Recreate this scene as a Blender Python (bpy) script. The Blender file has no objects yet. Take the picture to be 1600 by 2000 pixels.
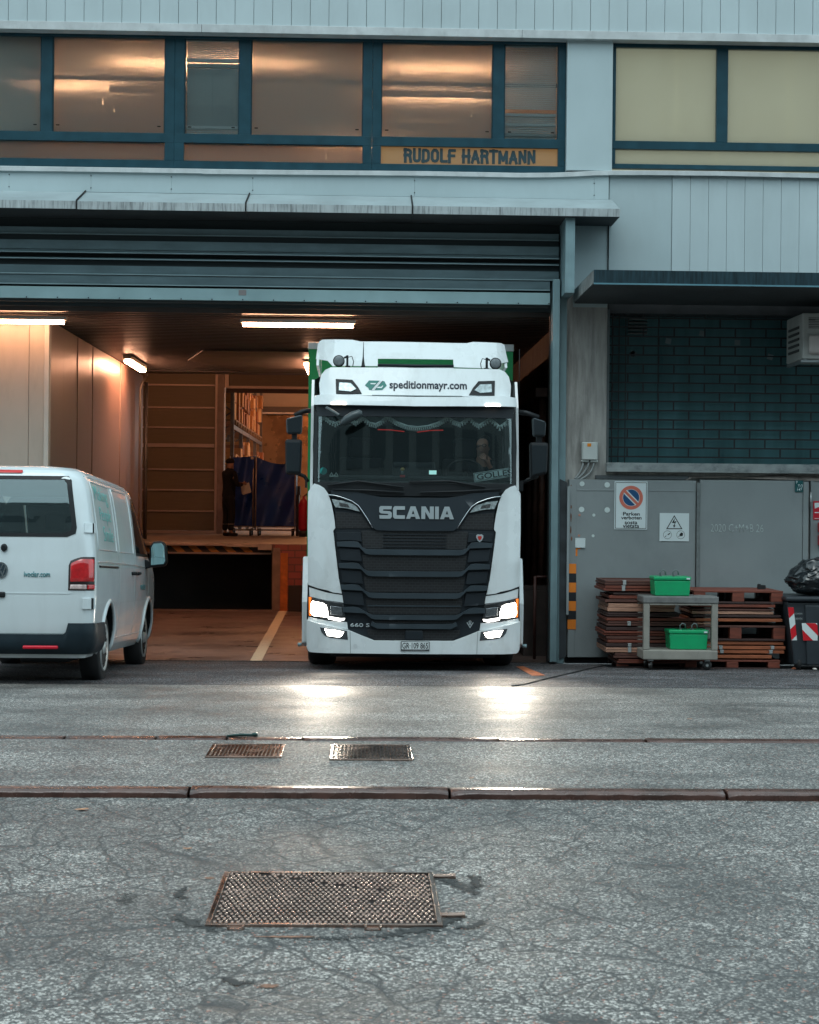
import bpy, bmesh, math, random
from mathutils import Vector, Matrix
from mathutils.bvhtree import BVHTree
R = math.radians
random.seed(7)
D = bpy.data
sc = bpy.context.scene
COL = sc.collection

# ------------------------------------------------------------------ camera
F, PX, PY, YAW, ROLL, CH = 3200.0, 800.0, 990.0, 0.028, 0.0095, 1.6   # f in px of the 1600x2000 photo, camera height
cam = D.cameras.new('camera')
cam.sensor_fit = 'VERTICAL'
cam.sensor_height = 36.0
cam.lens = F / 2000 * 36.0
cam.shift_y = -(1000 - PY) / 2000
cam.clip_end = 2000
cam.dof.use_dof = True
cam.dof.focus_distance = 18.6
cam.dof.aperture_fstop = 9.0
camo = D.objects.new('camera', cam)
COL.objects.link(camo)
camo.matrix_world = Matrix.Translation((0, 0, CH)) @ Matrix.Rotation(-YAW, 4, 'Z') @ Matrix.Rotation(math.pi / 2, 4, 'X') @ Matrix.Rotation(ROLL, 4, 'Z')
sc.camera = camo

# ------------------------------------------------------------------ world and light (late overcast daylight)
SUN_EL, SUN_ROT = R(62), R(195)
w = D.worlds.new('World'); sc.world = w; w.use_nodes = True
nt = w.node_tree; nt.nodes.clear()
sky = nt.nodes.new('ShaderNodeTexSky'); sky.sky_type = 'NISHITA'; sky.sun_disc = False
sky.sun_elevation = SUN_EL; sky.sun_rotation = SUN_ROT; sky.dust_density = 3.0; sky.ozone_density = 1.5
cloud = nt.nodes.new('ShaderNodeMix'); cloud.data_type = 'RGBA'; cloud.inputs[0].default_value = 0.85
cloud.inputs[7].default_value = (6.6, 8.6, 9.2, 1)      # the even grey-blue cloud deck
bg = nt.nodes.new('ShaderNodeBackground'); bg.inputs[1].default_value = 0.15
out = nt.nodes.new('ShaderNodeOutputWorld')
nt.links.new(sky.outputs[0], cloud.inputs[6]); nt.links.new(cloud.outputs[2], bg.inputs[0]); nt.links.new(bg.outputs[0], out.inputs[0])
sl = D.lights.new('sun', 'SUN'); sl.energy = 0.6; sl.angle = R(30); sl.color = (0.9, 1.0, 1.0)
so = D.objects.new('sun', sl); COL.objects.link(so)
_sd = Vector((math.sin(SUN_ROT) * math.cos(SUN_EL), math.cos(SUN_ROT) * math.cos(SUN_EL), math.sin(SUN_EL)))
so.rotation_euler = _sd.to_track_quat('Z', 'Y').to_euler(); so.location = _sd * 40
sc.view_settings.view_transform = 'Standard'
sc.view_settings.look = 'None'
sc.view_settings.exposure = 0.36
sc.view_settings.gamma = 1
sc.cycles.max_bounces = 8
sc.cycles.transparent_max_bounces = 12
sc.cycles.sample_clamp_indirect = 6
sc.cycles.caustics_reflective = False
sc.cycles.caustics_refractive = False

def P(px, py, Y):
    """the world (x, z) of a point of the place seen at photo pixel px, py that stands at distance Y"""
    dx, dy = px - PX, py - PY
    x = dx * math.cos(ROLL) + dy * math.sin(ROLL)
    y = -dx * math.sin(ROLL) + dy * math.cos(ROLL)
    d = Vector((math.sin(YAW) + x / F * math.cos(YAW), math.cos(YAW) - x / F * math.sin(YAW), -y / F))
    t = Y / d.y
    return d.x * t, CH + d.z * t
def PXx(px, py, Y): return P(px, py, Y)[0]
def PZ(px, py, Y): return P(px, py, Y)[1]
def PG(px, py, z=0.0):
    """point on the level z"""
    dx, dy = px - PX, py - PY
    x = dx * math.cos(ROLL) + dy * math.sin(ROLL)
    y = -dx * math.sin(ROLL) + dy * math.cos(ROLL)
    d = Vector((math.sin(YAW) + x / F * math.cos(YAW), math.cos(YAW) - x / F * math.sin(YAW), -y / F))
    t = (z - CH) / d.z
    return d.x * t, d.y * t

# ------------------------------------------------------------------ materials
MATS = {}
def N(t, k, **kw):
    n = t.nodes.new('ShaderNode' + k)
    for a, b in kw.items(): setattr(n, a, b)
    return n
def mat(name, col, rough=0.5, metal=0.0, var=0.10, vs=2.0, stretch=(1, 1, 1), bump=0.0, bs=60.0, coat=0.0, dirt=0.0, dirtcol=(0.05, 0.05, 0.05), ds=(3, 3, 0.6), spec=0.5, trans=0.0, rv=0.1, alpha=1.0):
    if name in MATS: return MATS[name]
    m = D.materials.new(name); m.use_nodes = True; MATS[name] = m
    t = m.node_tree; b = t.nodes['Principled BSDF']; L = t.links.new
    b.inputs['Roughness'].default_value = rough; b.inputs['Metallic'].default_value = metal
    b.inputs['Specular IOR Level'].default_value = spec
    if coat: b.inputs['Coat Weight'].default_value = coat; b.inputs['Coat Roughness'].default_value = 0.06
    if alpha < 1: b.inputs['Alpha'].default_value = alpha
    geo = N(t, 'NewGeometry'); mp = N(t, 'Mapping'); mp.inputs['Scale'].default_value = stretch
    L(geo.outputs['Position'], mp.inputs[0])
    nz = N(t, 'TexNoise'); nz.inputs['Scale'].default_value = vs; nz.inputs['Detail'].default_value = 6; L(mp.outputs[0], nz.inputs[0])
    mr = N(t, 'MapRange'); mr.inputs[1].default_value = 0.3; mr.inputs[2].default_value = 0.7
    mr.inputs[3].default_value = 1 - var; mr.inputs[4].default_value = 1 + var; L(nz.outputs[0], mr.inputs[0])
    mx = N(t, 'Mix', data_type='RGBA', blend_type='MULTIPLY'); mx.inputs[0].default_value = 1
    mx.inputs[6].default_value = (*col, 1); L(mr.outputs[0], mx.inputs[7])
    last = mx.outputs[2]
    if dirt:
        mp2 = N(t, 'Mapping'); mp2.inputs['Scale'].default_value = ds; L(geo.outputs['Position'], mp2.inputs[0])
        n2 = N(t, 'TexNoise'); n2.inputs['Scale'].default_value = 1.0; n2.inputs['Detail'].default_value = 8; n2.inputs['Roughness'].default_value = 0.7; L(mp2.outputs[0], n2.inputs[0])
        r2 = N(t, 'MapRange'); r2.inputs[1].default_value = 0.48; r2.inputs[2].default_value = 0.72; r2.inputs[3].default_value = 0; r2.inputs[4].default_value = dirt; L(n2.outputs[0], r2.inputs[0])
        m2 = N(t, 'Mix', data_type='RGBA'); L(r2.outputs[0], m2.inputs[0]); L(last, m2.inputs[6]); m2.inputs[7].default_value = (*dirtcol, 1)
        last = m2.outputs[2]
    L(last, b.inputs['Base Color'])
    r3 = N(t, 'MapRange'); r3.inputs[1].default_value = 0.3; r3.inputs[2].default_value = 0.7
    r3.inputs[3].default_value = max(0.02, rough * (1 - rv)); r3.inputs[4].default_value = min(1, rough * (1 + rv)); L(nz.outputs[0], r3.inputs[0]); L(r3.outputs[0], b.inputs['Roughness'])
    if bump:
        n3 = N(t, 'TexNoise'); n3.inputs['Scale'].default_value = bs; n3.inputs['Detail'].default_value = 4; L(geo.outputs['Position'], n3.inputs[0])
        bp = N(t, 'Bump'); bp.inputs['Strength'].default_value = bump; bp.inputs['Distance'].default_value = 0.01; L(n3.outputs[0], bp.inputs['Height']); L(bp.outputs[0], b.inputs['Normal'])
    return m
def emit(name, col, strength, base=(0.8, 0.8, 0.8)):
    if name in MATS: return MATS[name]
    m = D.materials.new(name); m.use_nodes = True; MATS[name] = m
    b = m.node_tree.nodes['Principled BSDF']
    b.inputs['Base Color'].default_value = (*base, 1); b.inputs['Emission Color'].default_value = (*col, 1); b.inputs['Emission Strength'].default_value = strength
    return m
def glass(name, tint=(0.8, 0.9, 0.9), refl=0.25, rough=0.02, frost=0.0, haze=0.0, hazecol=(0.3, 0.4, 0.4)):
    """a pane: tinted see-through with a fresnel reflection and a thin diffuse veil"""
    if name in MATS: return MATS[name]
    m = D.materials.new(name); m.use_nodes = True; MATS[name] = m
    t = m.node_tree; t.nodes.clear(); L = t.links.new
    o = N(t, 'OutputMaterial'); tr = N(t, 'BsdfTransparent'); tr.inputs[0].default_value = (*tint, 1)
    gl = N(t, 'BsdfGlossy'); gl.inputs['Roughness'].default_value = rough; gl.inputs['Color'].default_value = (0.9, 1, 1, 1)
    lw = N(t, 'LayerWeight'); lw.inputs[0].default_value = 0.35
    mr = N(t, 'MapRange'); mr.inputs[3].default_value = refl; mr.inputs[4].default_value = 1.0; L(lw.outputs[0], mr.inputs[0])
    m1 = N(t, 'MixShader'); L(mr.outputs[0], m1.inputs[0]); L(tr.outputs[0], m1.inputs[1]); L(gl.outputs[0], m1.inputs[2])
    last = m1.outputs[0]
    if frost:
        tl = N(t, 'BsdfTranslucent'); tl.inputs[0].default_value = (0.85, 0.80, 0.76, 1)
        m3 = N(t, 'MixShader'); m3.inputs[0].default_value = frost; L(last, m3.inputs[1]); L(tl.outputs[0], m3.inputs[2]); last = m3.outputs[0]
    if haze:
        df = N(t, 'BsdfDiffuse'); df.inputs[0].default_value = (*hazecol, 1)
        m2 = N(t, 'MixShader'); m2.inputs[0].default_value = haze; L(last, m2.inputs[1]); L(df.outputs[0], m2.inputs[2]); last = m2.outputs[0]
    L(last, o.inputs[0])
    return m

# ------------------------------------------------------------------ mesh builder
def tag(o, label=None, cat=None, group=None, kind=None):
    if label: o['label'] = label
    if cat: o['category'] = cat
    if group: o['group'] = group
    if kind: o['kind'] = kind
    return o
def thing(name, label, cat, loc=(0, 0, 0), group=None):
    o = D.objects.new(name, None); COL.objects.link(o); o.location = loc; o.empty_display_size = 0.2
    return tag(o, label, cat, group)
def rootof(o):
    while o.parent: o = o.parent
    return o
class MB:
    def __init__(s): s.bm = bmesh.new()
    def box(s, x0, x1, y0, y1, z0, z1, mi=0, rot=None, piv=None):
        if x0 > x1: x0, x1 = x1, x0
        if y0 > y1: y0, y1 = y1, y0
        if z0 > z1: z0, z1 = z1, z0
        v = [s.bm.verts.new((x, y, z)) for x in (x0, x1) for y in (y0, y1) for z in (z0, z1)]
        for f in ((0, 1, 3, 2), (4, 6, 7, 5), (0, 4, 5, 1), (2, 3, 7, 6), (0, 2, 6, 4), (1, 5, 7, 3)):
            fc = s.bm.faces.new([v[i] for i in f]); fc.material_index = mi
        if rot is not None:
            p = Vector(piv) if piv else Vector(((x0 + x1) / 2, (y0 + y1) / 2, (z0 + z1) / 2))
            for a in v: a.co = p + rot @ (a.co - p)
        return s
    def quad(s, pts, mi=0):
        f = s.bm.faces.new([s.bm.verts.new(p) for p in pts]); f.material_index = mi; return s
    def prism(s, pts, axis, a, b, mi=0):
        """polygon pts in the plane normal to axis, from a to b along it"""
        def m(p, t):
            return {'x': (t, p[0], p[1]), 'y': (p[0], t, p[1]), 'z': (p[0], p[1], t)}[axis]
        v0 = [s.bm.verts.new(m(p, a)) for p in pts]; v1 = [s.bm.verts.new(m(p, b)) for p in pts]
        n = len(pts)
        fs = [s.bm.faces.new(v0), s.bm.faces.new(v1[::-1])]
        for i in range(n):
            j = (i + 1) % n
            fs.append(s.bm.faces.new((v0[i], v1[i], v1[j], v0[j])))
        for f in fs: f.material_index = mi
        return s
    def tube(s, pts, r, n=8, cap=True, mi=0):
        pts = [Vector(p) for p in pts]; rings = []
        for i, p in enumerate(pts):
            d = (pts[min(i + 1, len(pts) - 1)] - pts[max(i - 1, 0)]).normalized()
            a = d.orthogonal().normalized() if i == 0 else (a - d * a.dot(d)).normalized()
            b = d.cross(a)
            rr = r[i] if isinstance(r, (list, tuple)) else r
            rings.append([s.bm.verts.new(p + (a * math.cos(2 * math.pi * k / n) + b * math.sin(2 * math.pi * k / n)) * rr) for k in range(n)])
        for i in range(len(rings) - 1):
            for k in range(n):
                f = s.bm.faces.new((rings[i][k], rings[i][(k + 1) % n], rings[i + 1][(k + 1) % n], rings[i + 1][k])); f.smooth = True; f.material_index = mi
        if cap:
            for q in (rings[0][::-1], rings[-1]):
                f = s.bm.faces.new(q); f.material_index = mi
        return s
    def cyl(s, p0, p1, r, n=20, mi=0): return s.tube([p0, p1], r, n, True, mi)
    def lathe(s, prof, c, axis='z', n=32, mi=0):
        """prof: (radius, height) pairs about an axis through c"""
        rings = []
        for (r, h) in prof:
            q = []
            for k in range(n):
                a = 2 * math.pi * k / n; u, v = r * math.cos(a), r * math.sin(a)
                q.append(s.bm.verts.new(Vector(c) + Vector({'x': (h, u, v), 'y': (u, h, v), 'z': (u, v, h)}[axis])))
            rings.append(q)
        for i in range(len(rings) - 1):
            for k in range(n):
                f = s.bm.faces.new((rings[i][k], rings[i][(k + 1) % n], rings[i + 1][(k + 1) % n], rings[i + 1][k])); f.smooth = True; f.material_index = mi
        for q in (rings[0][::-1], rings[-1]):
            f = s.bm.faces.new(q); f.material_index = mi
        return s
    def grid(s, fn, nu, nv, mi=0):
        v = [[s.bm.verts.new(fn(i / nu, j / nv)) for j in range(nv + 1)] for i in range(nu + 1)]
        for i in range(nu):
            for j in range(nv):
                f = s.bm.faces.new((v[i][j], v[i + 1][j], v[i + 1][j + 1], v[i][j + 1])); f.smooth = True; f.material_index = mi
        return s
    def build(s, name, m, parent=None, bevel=0, seg=2, smooth=False, sharp=35, ang=40, label=None, cat=None, group=None, kind=None, weld=True):
        bm = s.bm
        if weld: bmesh.ops.remove_doubles(bm, verts=bm.verts, dist=1e-5)
        bmesh.ops.recalc_face_normals(bm, faces=bm.faces)
        me = D.meshes.new(name)
        if parent:
            off = rootof(parent).location
            for v in bm.verts: v.co -= off
            o_loc = (0, 0, 0)
        else:
            if len(bm.verts):
                xs = [v.co.x for v in bm.verts]; ys = [v.co.y for v in bm.verts]; zs = [v.co.z for v in bm.verts]
                off = Vector(((min(xs) + max(xs)) / 2, (min(ys) + max(ys)) / 2, min(zs)))
            else: off = Vector((0, 0, 0))
            for v in bm.verts: v.co -= off
            o_loc = off
        if smooth:
            for f in bm.faces: f.smooth = True
        bm.to_mesh(me); bm.free()
        if smooth: me.set_sharp_from_angle(angle=R(sharp))
        for x in (m if isinstance(m, (list, tuple)) else [m]): me.materials.append(x)
        o = D.objects.new(name, me); COL.objects.link(o); o.location = o_loc
        if parent: o.parent = parent
        if bevel:
            b = o.modifiers.new('bevel', 'BEVEL'); b.width = bevel; b.segments = seg; b.limit_method = 'ANGLE'; b.angle_limit = R(ang)
        return tag(o, label, cat, group, kind)

def panel(poly, thick, surf, plane='y', step=(0.12, 0.12), flip=1):
    """a body panel: polygon (u, v), cut into a fine net, laid on the surface depth = surf(u, v) and given a thickness"""
    mb = MB(); bm = mb.bm
    vs = [bm.verts.new((p[0], 0, p[1])) for p in poly]
    fc_ = bm.faces.new(vs); fc_.normal_update()
    bmesh.ops.triangulate(bm, faces=bm.faces[:])
    us = [p[0] for p in poly]; ws = [p[1] for p in poly]
    for (lo, hi, st, no) in ((min(us), max(us), step[0], (1, 0, 0)), (min(ws), max(ws), step[1], (0, 0, 1))):
        k = math.floor(lo / st) + 1
        while k * st < hi - 1e-4:
            bmesh.ops.bisect_plane(bm, geom=bm.verts[:] + bm.edges[:] + bm.faces[:], plane_co=(Vector(no) * k * st), plane_no=no)
            k += 1
    r = bmesh.ops.extrude_face_region(bm, geom=bm.faces[:])
    back = set(v for v in r['geom'] if isinstance(v, bmesh.types.BMVert))
    for v in bm.verts:
        u, wv = v.co.x, v.co.z
        d = surf(u, wv) + (thick * flip if v in back else 0)
        v.co = (u, d, wv) if plane == 'y' else (d, u, wv)
    return mb

def text(s, name, m, parent, box, y, extrude=0.003, bold=0.0, plane='y', shear=0.0, label=None, cat=None, align_w=True, rotm=None, surf=None, sx=1.0, thick=None):
    """lettering set in box (x0, x1, z0, z1) on the plane y, facing the street"""
    cu = D.curves.new('t', 'FONT'); cu.body = s; cu.offset = bold; cu.resolution_u = 3; cu.extrude = 0.0; cu.shear = shear
    ob = D.objects.new('t', cu); COL.objects.link(ob)
    bpy.context.view_layer.update()
    me = D.meshes.new_from_object(ob.evaluated_get(bpy.context.evaluated_depsgraph_get()))
    D.objects.remove(ob); D.curves.remove(cu)
    xs = [v.co.x for v in me.vertices]; ys = [v.co.y for v in me.vertices]
    x0, x1, z0, z1 = box; kx = (x1 - x0) / (max(xs) - min(xs)); kz = (z1 - z0) / (max(ys) - min(ys))
    if not align_w: kx = kz * sx
    mb = MB(); mb.bm.from_mesh(me); mx, my = min(xs), min(ys); D.meshes.remove(me)
    bm = mb.bm
    r = bmesh.ops.extrude_face_region(bm, geom=bm.faces[:])
    back = set(v for v in r['geom'] if isinstance(v, bmesh.types.BMVert))
    for v in bm.verts:
        a, b = x0 + (v.co.x - mx) * kx, z0 + (v.co.y - my) * kz
        e = extrude if v in back else 0.0
        if plane == 'y':
            q = Vector((a, (surf(a, b) if surf else 0) + y - e, b))
        else:      # on a side facing +x; a runs along y
            q = Vector(((surf(a, b) if surf else 0) + y + e, a, b))
        if rotm is not None: q = rotm @ q
        v.co = q
    return mb.build(name, m, parent, label=label, cat=cat, weld=False)

GLY = {   # heavy condensed capitals as pen strokes: (width, [polylines])
 'R': (.50, [[(0,0),(0,1)], [(0,1),(.30,1),(.46,.92),(.50,.77),(.46,.60),(.30,.52),(0,.52)], [(.28,.52),(.44,.40),(.50,0)]]),
 'U': (.50, [[(0,1),(0,.18),(.10,.03),(.25,0),(.40,.03),(.50,.18),(.50,1)]]),
 'D': (.50, [[(0,0),(0,1),(.26,1),(.44,.90),(.50,.70),(.50,.30),(.44,.10),(.26,0),(0,0)]]),
 'O': (.52, [[(.26,1),(.10,.95),(0,.78),(0,.22),(.10,.05),(.26,0),(.42,.05),(.52,.22),(.52,.78),(.42,.95),(.26,1)]]),
 'L': (.42, [[(0,1),(0,0),(.42,0)]]), 'F': (.42, [[(0,0),(0,1),(.42,1)], [(0,.52),(.36,.52)]]),
 'H': (.50, [[(0,0),(0,1)], [(.50,0),(.50,1)], [(0,.5),(.50,.5)]]), 'A': (.56, [[(0,0),(.28,1),(.56,0)], [(.10,.28),(.46,.28)]]),
 'T': (.48, [[(0,1),(.48,1)], [(.24,1),(.24,0)]]), 'M': (.66, [[(0,0),(0,1),(.33,.12),(.66,1),(.66,0)]]), 'N': (.50, [[(0,0),(0,1),(.50,0),(.50,1)]]), ' ': (.22, [])}
def pen_text(s, name, m, parent, box, y, wd=0.22, gap=0.34, ext=0.003):
    x0, x1, z0, z1 = box; H = z1 - z0; t = wd * H; tot = sum(GLY[c][0] for c in s) + gap * (len(s) - 1)
    k = (x1 - x0 - t) / tot; a = MB(); x = x0 + t / 2; lay = 0
    for c in s:
        w_, pl_ = GLY[c]
        for L in pl_:
            P_ = [(x + u * k, z0 + t / 2 + v * (H - t)) for u, v in L]
            for i in range(len(P_) - 1):
                (ax, az), (bx, bz) = P_[i], P_[i + 1]; d = math.hypot(bx - ax, bz - az); nx, nz = -(bz - az) / d * t / 2 * .92, (bx - ax) / d * t / 2 * .92; ex, ez = (bx - ax) / d * t * .2, (bz - az) / d * t * .2
                lay += 1; yy = y - ext - (lay % 40) * 0.00008
                if i == 0 or len(P_) < 6: ax -= 0 if i else 2.2 * ex; az -= 0 if i else 2.2 * ez
                if i == len(P_) - 2 or len(P_) < 6: bx += 2.2 * ex if i == len(P_) - 2 else 0; bz += 2.2 * ez if i == len(P_) - 2 else 0
                a.quad([(ax - ex + nx, yy, az - ez + nz), (bx + ex + nx, yy, bz + ez + nz), (bx + ex - nx, yy, bz + ez - nz), (ax - ex - nx, yy, az - ez - nz)])
        x += (w_ + gap) * k
    return a.build(name, m, parent, weld=False)
def copy_tree(o, parent=None):
    c = o.copy(); COL.objects.link(c); c.parent = parent
    for ch in list(o.children): copy_tree(ch, c)
    return c
# ------------------------------------------------------------------ ground
ZR, ZK, ZI = 0.0, 0.04, -0.33      # road level, level behind the kerb, garage floor
YK, Y2, YS, YD = 8.97, 11.05, 15.8, 20.3   # kerb, flush kerb, asphalt seam, drain at the garage door
def gz(Y):
    """height of the ground"""
    if Y < YK: return ZR
    if Y < Y2: return ZK - 0.01 * (Y - YK) / (Y2 - YK)
    if Y < YS: return 0.03 - 0.16 * (Y - Y2) / (YS - Y2)
    if Y < YD: return -0.13 + (ZI + 0.13) * (Y - YS) / (YD - YS)
    return ZI
def asphalt(name, base, crack, rough, scale=1.0, warm=0.0, wet=0.35):
    m = D.materials.new(name); m.use_nodes = True; t = m.node_tree; L = t.links.new; b = t.nodes['Principled BSDF']
    geo = N(t, 'NewGeometry'); P0 = geo.outputs['Position']
    # aggregate
    vo = N(t, 'TexVoronoi'); vo.inputs['Scale'].default_value = 78 * scale; L(P0, vo.inputs[0])
    v2 = N(t, 'TexVoronoi'); v2.inputs['Scale'].default_value = 48 * scale; L(P0, v2.inputs[0])
    sep = N(t, 'SeparateColor'); L(vo.outputs['Color'], sep.inputs[0])
    n1 = N(t, 'TexNoise'); n1.inputs['Scale'].default_value = 1.1; n1.inputs['Detail'].default_value = 8; n1.inputs['Roughness'].default_value = 0.6; L(P0, n1.inputs[0])
    n0 = N(t, 'TexNoise'); n0.inputs['Scale'].default_value = 160; n0.inputs['Detail'].default_value = 2; L(P0, n0.inputs[0])
    cr = N(t, 'ValToRGB'); e = cr.color_ramp.elements
    e[0].position = 0.0; e[0].color = (*[c * 0.12 for c in base], 1); e[1].position = 1.0; e[1].color = (*[min(1, c * 6.5) for c in base], 1)
    q = cr.color_ramp.elements.new(0.55); q.color = (*base, 1); q = cr.color_ramp.elements.new(0.72); q.color = (*[c * 2.0 for c in base], 1)
    L(sep.outputs[0], cr.inputs[0])
    pr = N(t, 'MapRange'); pr.inputs[1].default_value = 0.3; pr.inputs[2].default_value = 0.7; pr.inputs[3].default_value = 0.62; pr.inputs[4].default_value = 1.38; L(n1.outputs[0], pr.inputs[0])
    mx = N(t, 'Mix', data_type='RGBA', blend_type='MULTIPLY'); mx.inputs[0].default_value = 1; L(cr.outputs[0], mx.inputs[6]); L(pr.outputs[0], mx.inputs[7])
    # tyre-worn lanes and old oil stains
    lm = N(t, 'Mapping'); lm.inputs['Scale'].default_value = (0.55, 1.5, 1); L(P0, lm.inputs[0]); ln = N(t, 'TexNoise'); ln.inputs['Scale'].default_value = 0.9; ln.inputs['Detail'].default_value = 7; ln.inputs['Roughness'].default_value = 0.65; L(lm.outputs[0], ln.inputs[0])
    lr = N(t, 'MapRange'); lr.inputs[1].default_value = 0.38; lr.inputs[2].default_value = 0.62; lr.inputs[3].default_value = 0.62; lr.inputs[4].default_value = 1.22; L(ln.outputs[0], lr.inputs[0])
    mx2 = N(t, 'Mix', data_type='RGBA', blend_type='MULTIPLY'); mx2.inputs[0].default_value = 1; L(mx.outputs[2], mx2.inputs[6]); L(lr.outputs[0], mx2.inputs[7])
    last = mx2.outputs[2]; ht = None
    if crack:
        dn = N(t, 'TexNoise'); dn.inputs['Scale'].default_value = 3.0; dn.inputs['Detail'].default_value = 5; L(P0, dn.inputs[0])
        ad = N(t, 'VectorMath', operation='MULTIPLY_ADD'); ad.inputs[1].default_value = (0.22, 0.22, 0); L(dn.outputs['Color'], ad.inputs[0]); L(P0, ad.inputs[2])
        fl = N(t, 'VectorMath', operation='MULTIPLY'); fl.inputs[1].default_value = (1, 1, 0); L(ad.outputs[0], fl.inputs[0])
        outs = []
        for scl, wd, lo, hi, seed in ((4.2, 0.034, 0.36, 0.44, 0.0), (1.5, 0.020, 0.36, 0.46, 11.0)):
            of = N(t, 'VectorMath', operation='ADD'); of.inputs[1].default_value = (seed, seed * 0.7, 0); L(fl.outputs[0], of.inputs[0])
            vc = N(t, 'TexVoronoi'); vc.feature = 'DISTANCE_TO_EDGE'; vc.inputs['Scale'].default_value = scl; L(of.outputs[0], vc.inputs[0])
            r1 = N(t, 'MapRange'); r1.inputs[1].default_value = 0.0; r1.inputs[2].default_value = wd; r1.inputs[3].default_value = 1; r1.inputs[4].default_value = 0; L(vc.outputs['Distance'], r1.inputs[0])
            nm = N(t, 'TexNoise'); nm.inputs['Scale'].default_value = 1.3; nm.inputs['Detail'].default_value = 3; L(of.outputs[0], nm.inputs[0])
            r2 = N(t, 'MapRange'); r2.inputs[1].default_value = lo; r2.inputs[2].default_value = hi; L(nm.outputs[0], r2.inputs[0])
            mu = N(t, 'Math', operation='MULTIPLY'); L(r1.outputs[0], mu.inputs[0]); L(r2.outputs[0], mu.inputs[1]); outs.append(mu.outputs[0])
            if seed == 0.0:
                rb = N(t, 'MapRange'); rb.interpolation_type = 'SMOOTHSTEP'; rb.inputs[1].default_value = 0.0; rb.inputs[2].default_value = 0.22; rb.inputs[3].default_value = 0; rb.inputs[4].default_value = 0.7; L(vc.outputs['Distance'], rb.inputs[0]); bulge = rb.outputs[0]
        mxx = N(t, 'Math', operation='MAXIMUM'); L(outs[0], mxx.inputs[0]); L(outs[1], mxx.inputs[1])
        ds_ = N(t, 'VectorMath', operation='DISTANCE'); ds_.inputs[1].default_value = (-0.45, 6.5, 0); L(P0, ds_.inputs[0])      # the wear is worst round the big cover
        rd = N(t, 'MapRange'); rd.inputs[1].default_value = 1.8; rd.inputs[2].default_value = 5.0; rd.inputs[3].default_value = crack; rd.inputs[4].default_value = crack * 0.18; L(ds_.outputs['Value'], rd.inputs[0])
        cm = N(t, 'Math', operation='MULTIPLY'); L(rd.outputs[0], cm.inputs[1]); L(mxx.outputs[0], cm.inputs[0])
        mc = N(t, 'Mix', data_type='RGBA'); L(cm.outputs[0], mc.inputs[0]); L(last, mc.inputs[6]); mc.inputs[7].default_value = (0.012, 0.012, 0.012, 1); last = mc.outputs[2]
        ht = cm.outputs[0]
    # a few rusty specks
    sp = N(t, 'Math', operation='GREATER_THAN'); sp.inputs[1].default_value = 0.985; L(sep.outputs[1], sp.inputs[0])
    ms = N(t, 'Mix', data_type='RGBA'); L(sp.outputs[0], ms.inputs[0]); L(last, ms.inputs[6]); ms.inputs[7].default_value = (0.30, 0.12, 0.08, 1); last = ms.outputs[2]
    L(last, b.inputs['Base Color'])
    rr = N(t, 'MapRange'); rr.inputs[1].default_value = 0.35; rr.inputs[2].default_value = 0.65; rr.inputs[3].default_value = rough * 0.8; rr.inputs[4].default_value = rough * 1.2; L(n1.outputs[0], rr.inputs[0])
    L(rr.outputs[0], b.inputs['Roughness']); b.inputs['Specular IOR Level'].default_value = 0.9; b.inputs['Coat Weight'].default_value = 0.07 if wet > 0.7 else 0.0; b.inputs['Coat Roughness'].default_value = 0.42
    # height
    h1 = N(t, 'Math', operation='MULTIPLY_ADD'); L(vo.outputs['Distance'], h1.inputs[0]); h1.inputs[1].default_value = -0.5; L(sep.outputs[2], h1.inputs[2])
    h3 = N(t, 'Math', operation='MULTIPLY_ADD'); L(v2.outputs['Distance'], h3.inputs[0]); h3.inputs[1].default_value = -0.25; L(h1.outputs[0], h3.inputs[2])
    if ht:
        h2 = N(t, 'Math', operation='MULTIPLY_ADD'); L(ht, h2.inputs[0]); h2.inputs[1].default_value = -3.0; hb_ = N(t, 'Math', operation='ADD'); L(h3.outputs[0], hb_.inputs[0]); L(bulge, hb_.inputs[1]); L(hb_.outputs[0], h2.inputs[2]); hh = h2.outputs[0]
    else: hh = h3.outputs[0]
    bp = N(t, 'Bump'); bp.inputs['Strength'].default_value = wet; bp.inputs['Distance'].default_value = 0.004; L(hh, bp.inputs['Height']); L(bp.outputs[0], b.inputs['Normal'])
    return m
asph_road = asphalt('asphalt_road', (0.077, 0.0715, 0.0655), 1.0, 0.66, 1.5, wet=0.75)
asph_fore = asphalt('asphalt_forecourt', (0.082, 0.077, 0.071), 0.5, 0.66, 1.5, wet=0.75)
asph_dark = asphalt('asphalt_ramp', (0.050, 0.048, 0.050), 0.0, 0.85, 1.5, wet=0.6)
asph_dark.node_tree.nodes['Principled BSDF'].inputs['Specular IOR Level'].default_value = 0.2

# one sheet to the horizon, lowered under the yard it carries
g = MB()
g.quad([(-400, -400, ZR), (400, -400, ZR), (400, YK, ZR), (-400, YK, ZR)])
g.quad([(-400, YK, -0.5), (400, YK, -0.5), (400, 500, -0.5), (-400, 500, -0.5)])
g.quad([(-400, YK, ZR), (400, YK, ZR), (400, YK, -0.5), (-400, YK, -0.5)])
g.build('road', asph_road, kind='structure')
def strip(name, m, ys, x0=-60, x1=60, th=0.3, dz=0.0):
    a = MB()
    for i in range(len(ys) - 1):
        a.quad([(x0, ys[i], gz(ys[i]) + dz), (x1, ys[i], gz(ys[i]) + dz), (x1, ys[i + 1], gz(ys[i + 1] - 1e-6) + dz), (x0, ys[i + 1], gz(ys[i + 1] - 1e-6) + dz)])
    return a.build(name, m, kind='structure')
strip('pavement', asph_fore, [YK + 0.13, Y2 - 0.08])
strip('forecourt', asph_fore, [Y2 + 0.08, YS])
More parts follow.
